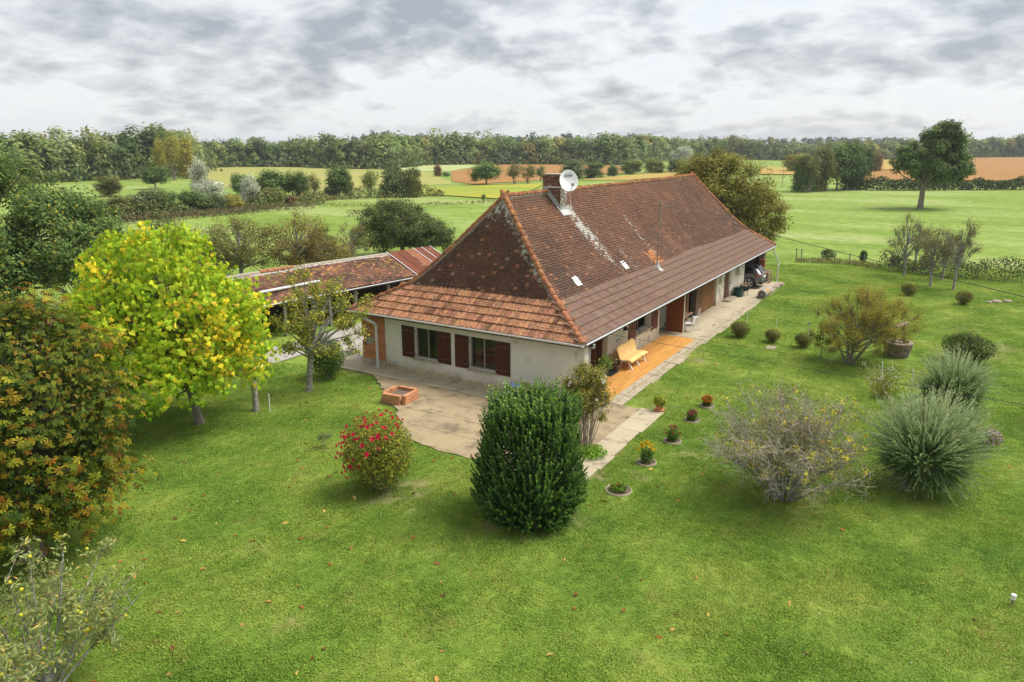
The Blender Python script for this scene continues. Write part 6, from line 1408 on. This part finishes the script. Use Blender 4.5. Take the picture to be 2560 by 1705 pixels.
FOREST = [(64.3, 191.9, 12.37), (69.1, 190.9, 12.80), (80.9, 190.0, 13.36), (98.4, 190.6, 13.44), (110.8, 189.2, 12.96), (137.9, 213.9, 12.48), (174.2, 260.4, 11.23), (194.9, 257.7, 11.97), (209.2, 234.0, 11.31), (201.4, 205.6, 12.12), (203.1, 184.0, 12.64), (260.7, 209.0, 14.00), (285.2, 181.9, 14.45), (300.1, 157.2, 14.27), (302.3, 127.1, 13.21), (409.3, 146.9, 13.58), (463.1, 126.2, 13.40), (447.5, 83.5, 11.98), (502.5, 36.8, 11.62), (575.1, 6.2, 12.35), (628.4, -22.6, 13.63), (661.0, -60.7, 15.96)]
BRUSH = [(26.35, 77.02), (31.13, 77.01), (36.17, 76.30), (42.02, 76.02), (49.64, 76.24), (54.84, 75.35), (58.43, 73.46)]
BRUSH2 = [(51.52, 60.29), (53.70, 58.88)]
HEDGE = [(152.61, 8.88), (156.36, -0.05), (164.15, -10.23), (173.41, -22.82)]
FENCE = [(63.27, 81.77), (63.72, 73.33), (68.03, 64.70), (75.13, 60.54), (83.80, 55.99)]
LOWHEDGE = [(41.77, 0.30), (42.53, -3.03), (41.56, -6.12), (39.92, -9.81), (40.04, -12.64), (40.49, -15.59)]

TINT = {'mid': (.088, .135, .042), 'dark': (.066, .104, .032), 'olive': (.115, .125, .042), 'grey': (.110, .140, .062), 'gold': (.22, .205, .04), 'lime': (.145, .185, .045), 'brown': (.155, .105, .045), 'white': (.36, .39, .31)}
def proto(kind, H=10., Wd=8.):
    b_ = B(); r = Wd/2
    if kind == 'oak': lobs, cz, rz, nl, sz, th = 42, .55, .43, 95, .62, .2
    elif kind == 'round': lobs, cz, rz, nl, sz, th = 40, .48, .50, 95, .58, .10
    elif kind == 'willow': lobs, cz, rz, nl, sz, th = 42, .49, .50, 95, .45, .08
    elif kind == 'thin': lobs, cz, rz, nl, sz, th = 36, .57, .43, 62, .46, .25
    else: lobs, cz, rz, nl, sz, th = 12, .6, .38, 6, .3, .3
    cs = clumps(lobs, (0, 0, H*cz), (r*.8, r*.8, H*rz*.86), .4); low = np.stack([rng.normal(0, r*.38, 9), rng.normal(0, r*.38, 9), rng.uniform(.06, .22, 9)*H], -1); cs = np.concatenate([cs, low]) if kind in ('round', 'willow') else cs; lobs = len(cs); branches(b_, (0, 0, -.1), (0, 0, H*.8), .22, cs[::2], .15, .03, 4, (th, .95))
    if kind == 'thin':
        for k in range(4): b_.tube([(rng.normal(0, .7), rng.normal(0, .7), -.1), (rng.normal(0, .9), rng.normal(0, .9), H*.45)], [.14, .07], 5, False)
    trunk = b_.mesh('trunk', 'bark'); rad = rng.uniform(.16, .30, lobs)*Wd
    P, nv = leaves_at(cs, rad, nl, .85, .55, (0, 0, H*cz*.8)); v = np.repeat(rng.uniform(.75, 1.25, lobs), nl)[:, None]; C = np.clip(1+rng.normal(0, .25, (len(P), 1)), .4, 1.8)*v*np.array((1, 1, 1))*(1+rng.normal(0, .06, (len(P), 3)))
    if kind == 'willow': ax = norm(np.stack([rng.normal(0, .4, len(P)), rng.normal(0, .4, len(P)), np.ones(len(P))], -1)); me = cloud('crown', P, nv, rng.uniform(sz*.8, sz*1.6, len(P)), NARROW if False else QUAD, C, ax=ax)
    else: me = cloud('crown', P, nv, rng.uniform(sz*.7, sz*1.25, len(P)), QUAD, C)
    return trunk, me
rng = np.random.default_rng(31)
PRO = {k: [proto(k) for _ in range(2)] for k in ('oak', 'round', 'willow', 'thin', 'bare')}
for i, (x, y, h, wd, kd, tn, nm, lab) in enumerate(TREES):
    rng = np.random.default_rng(900+i)
    if nm.startswith(('hedge', 'white_w')): h *= 1.14; wd *= 1.1
    t_ = empty(nm, (x, y, 0), (i*2.4) % 6.28, lab, 'tree' if 'bush' not in nm else 'bush'); t_.scale = (wd/8., wd/8., h/10.); tr, cr = PRO[kd][i % 2]
    obj('trunk', tr, t_); o = obj('crown', cr, t_); c = np.array(TINT[tn])*rng.uniform(.9, 1.12); o.color = (*[float(q) for q in c], 1)

# big individual trees behind the house and in the pasture
def big_tree(name, loc, label, H, lobes, ncl, per, crad, pal, size, r0, lean=(0, 0), fruits=None, trunk_top=None, start=(.3, .95), tpl=OVAL, lo=.6, bark='bark', zmin=.6):
    t_ = empty(name, loc, 0, label, 'tree'); cs = np.concatenate([clumps(int(ncl*f), c, r, lo) for f, c, r in lobes]); cs = cs[cs[:, 2] > zmin]; b_ = B(); branches(b_, (0, 0, -.1), (lean[0], lean[1], trunk_top or H*.75), r0, cs[::2], .2, .02, 5, start); b_.build('trunk', bark, t_)
    P, nv = leaves_at(cs, crad*rng.uniform(.7, 1.3, len(cs)), per, .8, .6, (lean[0], lean[1], H*.45)); v = np.repeat(rng.uniform(.78, 1.22, len(cs)), per)[:, None]; ok = P[:, 2] > zmin*.5; cloud('crown', P[ok], nv[ok], rng.uniform(size*.7, size*1.25, ok.sum()), tpl, (pick(len(P), pal)*v)[ok], parent=t_)
    if fruits:
        nf, fr, col = fruits; q = B(); q.ball((0, 0, 0), fr, 7, 5, (1, 1, 1)); fm = q.mesh('apple', 'fruit', True)
        for c in cs[rng.choice(len(cs), nf)]: o = obj('apple', fm, t_, Vector(c)+Vector(norm(rng.normal(size=3))*crad*.9)); k = rng.random(); o.color = (col[0]*(.7+.5*k), col[1]*(.5+k), col[2], 1)
    return t_
rng = np.random.default_rng(401); big_tree('pasture_oak', (106.2, -5.6, 0), 'tall oak standing alone in the pasture on the right', 13, [(.4, (.9, -1.5, 7.0), (4.6, 4.6, 2.6)), (.35, (1.2, -2.0, 10.2), (3.0, 3.0, 2.4)), (.25, (-.9, 1.4, 7.2), (3.2, 3.2, 2.6)), (.3, (1.6, -2.4, 5.4), (3.9, 3.9, 1.9))], 240, 130, .9, [(4, (.070, .115, .034)), (3, (.10, .15, .044)), (1, (.14, .19, .06))], .36, .42, (.3, -.5), start=(.42, .95), zmin=2.8, tpl=QUAD, lo=.4)
rng = np.random.default_rng(402); big_tree('walnut_tree', (41.9, 6.8, 0), 'big olive brown walnut tree behind the far end of the house', 9.4, [(.5, (0, 0, 4.9), (4.7, 4.7, 3.8)), (.35, (-.8, .8, 6.9), (3.2, 3.2, 2.3)), (.3, (1.4, -2.2, 3.4), (3.2, 3.2, 2.7))], 230, 130, .85, [(4, (.145, .145, .032)), (3, (.195, .18, .038)), (2, (.10, .115, .028)), (1, (.25, .21, .045))], .21, .3, zmin=.8, tpl=QUAD)
rng = np.random.default_rng(403); big_tree('apple_tree', (27.0, 30.6, 0), 'broad dark apple tree dotted with fruit behind the shed', 5.1, [(.6, (0, 0, 2.5), (3.9, 3.9, 2.3)), (.3, (-.6, .8, 3.3), (2.6, 2.6, 1.6)), (.4, (1.4, -2.2, 1.7), (2.3, 2.3, 1.5)), (.2, (-1.6, 2.0, 1.6), (2.0, 2.0, 1.4))], 200, 120, .62, [(4, (.048, .075, .026)), (3, (.075, .105, .034)), (1, (.12, .14, .045))], .15, .2, fruits=(60, .06, (.62, .26, .05)), zmin=.5, tpl=QUAD)
rng = np.random.default_rng(404); big_tree('old_fruit_tree', (12.0, 33.4, 0), 'wide olive fruit tree behind the left end of the shed', 4.7, [(.7, (0, 0, 2.5), (2.8, 2.8, 2.1)), (.5, (-1.6, 1.6, 2.1), (2.0, 2.0, 1.7))], 130, 95, .62, [(4, (.12, .13, .035)), (3, (.18, .17, .045)), (1, (.10, .085, .04))], .13, .16, bark='bark_pale', zmin=.25)
rng = np.random.default_rng(405); big_tree('old_fruit_tree', (14.6, 30.2, 0), 'brown tinged fruit tree right of the wide olive one behind the shed', 4.9, [(.8, (0, 0, 2.5), (2.7, 2.7, 2.3)), (.4, (1.2, -1.6, 1.9), (1.9, 1.9, 1.6))], 125, 90, .62, [(4, (.13, .11, .035)), (3, (.18, .13, .045)), (2, (.10, .11, .03)), (.6, (.34, .18, .04))], .13, .16, bark='bark_pale', zmin=.25)
rng = np.random.default_rng(406); big_tree('slim_apple_tree', (8.4, 36.2, 0), 'thin dark tree with red apples above the yellow tree', 5.2, [(1, (0, 0, 3.0), (1.3, 1.3, 2.2))], 60, 60, .5, [(4, (.07, .09, .03)), (2, (.11, .12, .04))], .12, .1, fruits=(12, .055, (.40, .02, .02)), zmin=.6)
rng = np.random.default_rng(407); big_tree('upright_bush', (17.5, 30.5, 0), 'dense bright green upright bush beside the bare fruit tree', 3.8, [(1, (0, 0, 1.9), (1.0, 1.0, 1.8))], 60, 80, .38, [(4, (.065, .125, .02)), (2, (.11, .175, .028))], .11, .08, zmin=.1)
rng = np.random.default_rng(408); sparse_tree('bare_fruit_tree', (19.6, 29.4, 0), 'half bare grey fruit tree between bright bush and apple tree', 3.9, 1.35, 2.5, 22, 3, [(3, (.15, .15, .045)), (1, (.22, .19, .06))], .10, .11, 7, clr=.3)
rng = np.random.default_rng(409); big_tree('acacia_tree', (-3.4, 34.6, 0), 'large dark green feathery tree at the left edge', 9.4, [(.5, (0, 0, 5.4), (4.7, 4.7, 3.8)), (.4, (-.8, 1.8, 8.2), (3.2, 3.2, 2.2)), (.5, (2.2, -3.5, 4.2), (3.2, 3.2, 2.8)), (.3, (-2.0, -1.5, 3.2), (3.0, 3.0, 2.0))], 250, 150, .8, [(4, (.066, .118, .036)), (3, (.095, .15, .042)), (1.2, (.16, .19, .04)), (.3, (.26, .24, .03))], .20, .26, zmin=.8, tpl=QUAD)
rng = np.random.default_rng(410); sparse_tree('dead_bush', (-1.6, 30.2, 0), 'tangle of bare grey branches under the dark acacia', 3.4, 2.2, 1.9, 30, 2, [(1, (.12, .13, .04))], .10, .1, 9, 'bush', trunk=.25, clr=.4)
# saplings on the upper lawn and the low mixed hedge behind them
for (x, y, h, r_, lab, pal) in ((38.8, -8.0, 4.5, 1.45, 'many stemmed bare sapling, first of the group on the upper lawn', [(1, (.15, .16, .04))]), (35.2, -9.9, 4.2, 1.1, 'slim bare sapling in the middle of the upper lawn group', [(1, (.16, .15, .05))]), (34.4, -11.3, 5.0, 1.4, 'tallest brownish sapling of the upper lawn group', [(2, (.14, .12, .045)), (1, (.10, .11, .03))]), (38.4, -10.5, 3.7, 1.1, 'pale trunked sapling behind the tallest one', [(1, (.13, .12, .04))]), (43.2, -8.5, 4.0, 1.1, 'pale leaning sapling inside the low hedge', [(1, (.16, .16, .05))])):
    sparse_tree('bare_sapling', (x, y, 0), lab, h, r_, h*.6, 34, 2, pal, .09, .09, 9, 'sapling', rz=.75, trunk=.3, clr=.30, group='bare saplings by the low hedge')
def hedge(name, line, label, h, wd, dens, pal, size, mt='leaf', jag=.3, nf=.5):
    t_ = empty(name, (*line[0], 0), 0, label, 'hedge'); P = []; o0 = np.array((*line[0], 0)); b_ = B()
    for (x0, y0), (x1, y1) in zip(line, line[1:]):
        ln = math.hypot(x1-x0, y1-y0); n = int(ln*dens); q = rng.random(n); hh = h*(1-jag+2*jag*vnoise(q*ln+x0, q*0+y0, nf, 3)); a = rng.normal(0, wd*.38, n); z = rng.random(n)**.7*hh*(1-.35*np.minimum(1, np.abs(a)/wd)); nx_, ny_ = -(y1-y0)/ln, (x1-x0)/ln
        P.append(np.stack([x0+(x1-x0)*q+nx_*a, y0+(y1-y0)*q+ny_*a, z], -1))
        for k in range(int(ln*1.5)): qq = rng.random(); b_.tube([(x0+(x1-x0)*qq-o0[0], y0+(y1-y0)*qq-o0[1], -.05), (x0+(x1-x0)*qq-o0[0]+rng.normal(0, .15), y0+(y1-y0)*qq-o0[1]+rng.normal(0, .15), h*.8)], [.03, .012], 4, False)
    P = np.concatenate(P)-o0; cloud('foliage', P, rng.normal(size=P.shape)+np.array((-.5, -.3, .8)), rng.uniform(size*.7, size*1.3, len(P)), QUAD, pick(len(P), pal, .28), mt, t_); o = b_.build('stems', 'twig', t_, kind='stuff')
    return t_
rng = np.random.default_rng(411); hedge('stream_thicket', [(x+2.5, y+4.5) for x, y in BRUSH[:-1]], 'tangled green thicket filling the stream hedge behind the clipped one', 1.9, 4.6, 170, [(3, (.09, .115, .04)), (2, (.13, .14, .05)), (2, (.07, .10, .035)), (1, (.16, .14, .055))], .48, jag=.75, nf=.16)
rng = np.random.default_rng(412); hedge('field_thicket', [(61, 78), (72, 86), (83, 80), (92, 74)], 'low scrub joining the trees before the maize field', 1.5, 3.0, 60, [(3, (.10, .125, .045)), (2, (.14, .15, .05)), (1, (.16, .13, .05))], .45, jag=.75, nf=.2)
hedge('clipped_hedge', BRUSH, 'brown clipped hedge along the near side of the stream', 1.15, .8, 75, [(3, (.12, .085, .055)), (2, (.16, .115, .075)), (1, (.10, .09, .045))], .22, jag=.1)
rng = np.random.default_rng(413); hedge('clipped_hedge', BRUSH2, 'short brown clipped hedge left of the apple tree', 1.0, .8, 80, [(3, (.12, .09, .05)), (1, (.11, .11, .05))], .2, jag=.1)
rng = np.random.default_rng(414); hedge('field_hedge', HEDGE, 'dark green hedge along the far side of the oak pasture', 2.5, 2.2, 130, [(3, (.035, .06, .02)), (2, (.06, .085, .028)), (1, (.09, .09, .035))], .5)
rng = np.random.default_rng(415); hedge('mixed_hedge', LOWHEDGE[2:], 'low bramble hedge behind the bare saplings', 1.35, 1.3, 420, [(3, (.04, .06, .022)), (2, (.07, .08, .03)), (1, (.12, .09, .05))], .14, jag=.45)
rng = np.random.default_rng(416); hedge('rough_verge', LOWHEDGE[:3], 'rough grass strip along the wire fence beyond the carport', .35, .7, 260, [(3, (.14, .15, .05)), (2, (.20, .16, .08)), (1, (.09, .12, .03))], .12, jag=.5)
rng = np.random.default_rng(417); hedge('pasture_verge', FENCE, 'thin brownish strip along the distant pasture fence', .5, .8, 16, [(2, (.15, .15, .06)), (1, (.16, .12, .07))], .3)
for k, (u, hh) in enumerate(((.0, 1.15), (.06, 1.1), (.3, .95), (.44, .9), (.62, .95), (.8, 1.0))):
    i = 0 if u < .5 else 1; f = u*2-i; a, c = LOWHEDGE[i], LOWHEDGE[i+1]; q = B(); q.tube([(0, 0, -.05), (.03, .03, hh)], .045, 6); o = q.build('fence_post', 'old_wood', None, loc=(a[0]+(c[0]-a[0])*f, a[1]+(c[1]-a[1])*f, 0))
    tag(o, ('pale fence post closest to the carport', 'second pale fence post beside the first', 'fence post half grown over with green shoots', 'short fence post beside a green shrub', 'fence post before the ivy clad ones', 'last pale fence post before the bramble hedge')[k], 'post', 'posts of the wire fence')
for (x, y, h, r_, lab) in ((43.9, -4.6, 1.1, .35, 'dark ivy clad post, the narrow one by the wire fence'), (43.8, -7.0, .9, .5, 'rounded ivy mound beside the wire fence'), (43.6, -9.2, 1.1, .6, 'bigger ivy mound at the start of the bramble hedge'), (43.9, -1.9, 1.0, .7, 'green shoots growing through the wire fence')):
    bush('ivy_mound', (x, y, 0), lab, h, r_, 1100, [(3, (.035, .06, .02)), (1, (.07, .10, .03))], .09, 'ivy', stems=8)

# ------------------------------------------------------------------ woods: one mass of crowns
def wood(name, line, label, rows, gap, pal, leaf, nleaf, hv=.16, kind='stuff'):
    PP = []; NN = []; CC = []; SS = []; b_ = B(); tot = 0
    cum = [0]
    for a, c in zip(line, line[1:]): cum.append(cum[-1]+math.hypot(c[0]-a[0], c[1]-a[1]))
    cp = np.array(cam.location[:2])
    for r_ in range(rows):
        s = rng.uniform(0, gap)
        while s < cum[-1]:
            x = np.interp(s, cum, [q[0] for q in line]); y = np.interp(s, cum, [q[1] for q in line]); H0 = np.interp(s, cum, [q[2] for q in line]); d = np.array((x, y))-cp; dist = np.linalg.norm(d); d /= dist
            H_ = H0*rng.uniform(1-hv, 1+hv*.25)*(.88+.22*float(vnoise(s, r_*3., .035, 6)))*(.66 if r_ == 0 else 1.08); wd = H_*rng.uniform(.6, .9); off = r_*gap*.85+rng.uniform(-.3, .3)*gap; c0 = np.array((x+d[0]*off, y+d[1]*off)); lob = rng.integers(9, 14) if r_ < 3 else 6
            cs = clumps(lob, (0, 0, H_*.54), (wd*.36, wd*.36, H_*.40), .45); per = max(4, int(nleaf*(1. if r_ < 3 else .55)/lob)); P, nv = leaves_at(cs, rng.uniform(.2, .32, lob)*wd, per, .85, .5, (0, 0, H_*.4)); ok = nv@np.array((-d[0], -d[1], .6)) > -.5; P, nv = P[ok], nv[ok]
            base = np.array(pal[rng.choice(len(pal), p=np.array([q[0] for q in pal])/sum(q[0] for q in pal))][1])*rng.uniform(.68, 1.35); v = np.repeat(rng.uniform(.8, 1.2, lob), per)[ok][:, None]
            hs = np.interp(s, cum, range(len(cum))); PP.append(P+np.array((c0[0], c0[1], 0))); NN.append(nv); CC.append(np.clip(base*v*(1+rng.normal(0, .2, (len(P), 1))), .005, .6)); SS.append(rng.uniform(.75, 1.3, len(P))*leaf*wd/8)
            if r_ < 2:
                for k in range(1): b_.tube([(c0[0], c0[1], -.2), (c0[0]+rng.normal(0, .3), c0[1], H_*.5)], [.25, .12], 4, False)
                Q = np.stack([rng.normal(0, wd*.5, 90), rng.normal(0, wd*.3, 90), rng.random(90)*H_*.36], -1)+np.array((c0[0], c0[1], 0)); PP.append(Q); NN.append(norm(rng.normal(size=Q.shape)+np.array((-d[0], -d[1], .5)))); CC.append(np.clip(base*rng.uniform(.45, .9, (90, 1)), .005, .6)); SS.append(np.full(90, leaf*1.6))
            s += gap*rng.uniform(.75, 1.25)
    o = empty(name, (0, 0, 0)); tag(o, label, 'wood', kind='stuff'); cloud('crowns', np.concatenate(PP), np.concatenate(NN), np.concatenate(SS), QUAD, np.concatenate(CC), parent=o, kind='stuff'); b_.build('trunks', 'bark', o, kind='stuff')
fp = [(4, (.115, .165, .055)), (3, (.15, .20, .068)), (2, (.085, .128, .046)), (2, (.19, .225, .075)), (1, (.22, .205, .07)), (.7, (.20, .24, .125))]
rng = np.random.default_rng(418); wood('left_wood', FOREST[:7], 'mixed wood rising behind the pasture on the left', 6, 4.4, fp, .88, 700, .22)
rng = np.random.default_rng(419); wood('middle_wood', FOREST[6:15], 'long mixed wood behind the fields in the middle', 6, 5.0, fp, 1.03, 540, .22)
rng = np.random.default_rng(420); wood('right_wood', FOREST[14:], 'distant wood along the horizon on the right', 5, 6.0, fp, 1.2, 330, .22)
fa = [(x*2.1+20, y*2.1+10, 17.5) for x, y, h in FOREST[9:]]
rng = np.random.default_rng(421); wood('far_wood', fa, 'low bluish line of woods on the horizon', 3, 12, [(3, (.055, .082, .045)), (1, (.08, .10, .05))], 2.0, 150)
# ------------------------------------------------------------------ grass, daisies and fallen leaves
rng = np.random.default_rng(77)
def patch(n, half, seed):
    g_ = np.random.default_rng(seed); x = g_.uniform(-half, half, n); y = g_.uniform(-half, half, n); a = g_.uniform(0, 6.283, n); h = g_.uniform(.014, .040, n)*(.7+.6*vnoise(x+9*seed, y, 3., seed)); w_ = g_.uniform(.005, .009, n); ln = g_.uniform(.6, 1.9, n)*h
    dx, dy = np.cos(a), np.sin(a); V = np.stack([np.stack([x-dy*w_, y+dx*w_, 0*x-.01], -1), np.stack([x+dy*w_, y-dx*w_, 0*x-.01], -1), np.stack([x+dx*ln*.5+dy*w_*.8, y+dy*ln*.5-dx*w_*.8, h*.7], -1), np.stack([x+dx*ln, y+dy*ln, h], -1)], 1)
    v = 1.44*g_.uniform(.85, 1.2, n)[:, None]*np.where(g_.random((n, 1)) < .1, 1.25, 1.); c = np.clip(v*np.array((1.05, 1, 1.05)), .3, 2.4); dry = g_.random(n) < .035; c[dry] = np.array((2.2, 1.15, 2.0))
    k = n//5; xc = g_.uniform(-half, half, k); yc = g_.uniform(-half, half, k); s = g_.uniform(.007, .014, k); zc = g_.uniform(.012, .035, k); t_ = g_.uniform(0, 6.28, k); tl = g_.normal(0, .35, (k, 2)); q = []
    for j in range(4): ca, sa = np.cos(t_+j*1.571)*s, np.sin(t_+j*1.571)*s; q.append(np.stack([xc+ca, yc+sa, zc+ca*tl[:, 0]+sa*tl[:, 1]], -1))
    V2 = np.stack(q, 1); C = np.concatenate([np.repeat(c[:, None], 4, 1).reshape(-1, 3), np.repeat(g_.uniform(1.35, 1.8, (k, 1, 1))*np.array((.95, 1.05, 1.)), 4, 1).reshape(-1, 3)])
    V = np.concatenate([V.reshape(-1, 3), V2.reshape(-1, 3)]); F = np.arange(len(V)).reshape(-1, 4); return np_mesh('grass_patch', V, F, C, 'grass_blade')
def scatter(name, pts, scl, me, label):
    proto_ = D.objects.new('grass_tuft', me)
    ng = D.node_groups.new(name, 'GeometryNodeTree'); ng.interface.new_socket('Geometry', in_out='INPUT', socket_type='NodeSocketGeometry'); ng.interface.new_socket('Geometry', in_out='OUTPUT', socket_type='NodeSocketGeometry')
    gi = ng.nodes.new('NodeGroupInput'); go = ng.nodes.new('NodeGroupOutput'); ip = ng.nodes.new('GeometryNodeInstanceOnPoints'); oi = ng.nodes.new('GeometryNodeObjectInfo'); oi.inputs['Object'].default_value = proto_; oi.inputs['As Instance'].default_value = True
    rv = ng.nodes.new('FunctionNodeRandomValue'); rv.data_type = 'FLOAT_VECTOR'; rv.inputs[0].default_value = (0, 0, 0); rv.inputs[1].default_value = (0, 0, 6.283)
    sa = ng.nodes.new('GeometryNodeInputNamedAttribute'); sa.data_type = 'FLOAT_VECTOR'; sa.inputs[0].default_value = 'scl'
    ng.links.new(gi.outputs[0], ip.inputs['Points']); ng.links.new(oi.outputs['Geometry'], ip.inputs['Instance']); ng.links.new(rv.outputs[0], ip.inputs['Rotation']); ng.links.new(sa.outputs[0], ip.inputs['Scale']); ng.links.new(ip.outputs[0], go.inputs[0])
    mm = D.meshes.new(name); mm.from_pydata([tuple(p) for p in pts], [], []); a = mm.attributes.new('scl', 'FLOAT_VECTOR', 'POINT'); a.data.foreach_set('vector', np.asarray(scl, np.float32).ravel()); o = D.objects.new(name, mm); link(o); md = o.modifiers.new('scatter', 'NODES'); md.node_group = ng
    tag(o, label, 'grass', kind='stuff'); return o
RINGS = [(2.99, -3.8, .55), (1.23, -3.78, .6), (-.98, -3.82, .6), (-3.05, -3.71, .65), (-5.28, -3.72, .75), (1.5, -2.45, .4), (14.05, -9.55, 1.0), (12.75, -4.0, .5)]
def lawn_points(step, rmin, rmax, half):
    xs, ys = np.meshgrid(np.arange(-24, 46, step), np.arange(-28, 22, step), indexing='ij'); x = xs.ravel()+rng.uniform(-.3, .3, xs.size)*step; y = ys.ravel()+rng.uniform(-.3, .3, xs.size)*step
    f = np.array((math.cos(.543), math.sin(.543))); r_ = np.array((f[1], -f[0])); dx, dy = x+23.294, y+11.039; dep = dx*f[0]+dy*f[1]; lat = dx*r_[0]+dy*r_[1]
    ok = (dep > rmin) & (dep <= rmax) & (np.abs(lat) < dep*.78+2)
    m_ = half*.30
    for ox_, oy_ in ((0, 0), (m_, 0), (-m_, 0), (0, m_), (0, -m_)): ok &= ~(inpoly(x+ox_, y+oy_, TERRACE) | inpoly(x+ox_, y+oy_, PAVED))
    for cx_, cy2, cr in RINGS: ok &= np.hypot(x-cx_, y-cy2) > cr+m_*.5-.3
    bare_ = np.zeros(len(x))
    for bx_, by_, br, bs2 in BARE: bare_ = np.maximum(bare_, bs2*np.clip((1.1-np.hypot(x-bx_, y-by_)/br)/.6, 0, 1))
    ok &= rng.random(len(x)) > bare_*.75; x, y = x[ok], y[ok]; z = (vnoise(x, y, .45, 9)-.5)*.05-.005; return np.stack([x, y, z], -1)
p_ = lawn_points(.42, 4, 26, .3); s_ = rng.uniform(.75, 1.35, (len(p_), 1)); scatter('grass', p_, np.concatenate([np.ones((len(p_), 2))*1.05, s_*(.6+.9*vnoise(p_[:, 0], p_[:, 1], .8, 2)[:, None])], 1), patch(620, .3, 1), 'short green grass of the lawn nearest the camera')
p_ = lawn_points(.62, 26, 60, .42); s_ = rng.uniform(.8, 1.5, (len(p_), 1)); scatter('grass', p_, np.concatenate([np.ones((len(p_), 2))*1.1, s_], 1), patch(520, .42, 2), 'short green grass of the lawn beside and beyond the house')
def litter(name, n, col, size, label, tpl, up=.035, area=None):
    p_ = lawn_points(.5, 5, 48, .3); p_ = p_[rng.choice(len(p_), n, False)]
    if area: d = np.hypot(p_[:, 0]-area[0], p_[:, 1]-area[1]); p_ = p_[rng.random(n) < np.clip(area[2]/(d+.1), .10, 1)]
    P = p_+np.array((0, 0, up)); nv = np.tile((0, 0, 1.), (len(P), 1))+rng.normal(0, .4, P.shape); o = empty(name, (0, 0, 0)); tag(o, label, name.replace('_', ' '), kind='stuff'); cloud('pieces', P, nv, size*rng.uniform(.6, 1.25, len(P)), tpl, pick(len(P), col), 'petal', o, 'stuff')
litter('fallen_leaves', 1100, [(3, (.30, .115, .035)), (2, (.40, .22, .07)), (1, (.20, .06, .03)), (1, (.55, .38, .10))], .16, 'brown and yellow leaves fallen on the lawn', OVAL, area=(-12, 4, 5))
litter('daisies', 330, [(5, (.75, .75, .72)), (1, (.72, .55, .03))], .035, 'scattered white daisies in the lawn', QUAD, .045)

# ------------------------------------------------------------------ thin autumn haze over the whole place
HAZE = True
if HAZE:
    hm = D.materials.new('haze'); hm.use_nodes = True; t = hm.node_tree; t.nodes.remove(t.nodes['Principled BSDF'])
    pv = N(t, 'ShaderNodeVolumePrincipled'); pv.inputs['Color'].default_value = (.86, .91, 1, 1); pv.inputs['Density'].default_value = .00019; pv.inputs['Anisotropy'].default_value = .2
    L(t, pv.outputs[0], t.nodes['Material Output'].inputs['Volume']); MATS['haze'] = hm
    o = B().box(-3200, -3200, -1.5, 6200, 4700, 30).build('haze', 'haze'); tag(o, 'thin pale haze softening the distant woods', 'haze', kind='stuff'); cy.volume_bounces = 0
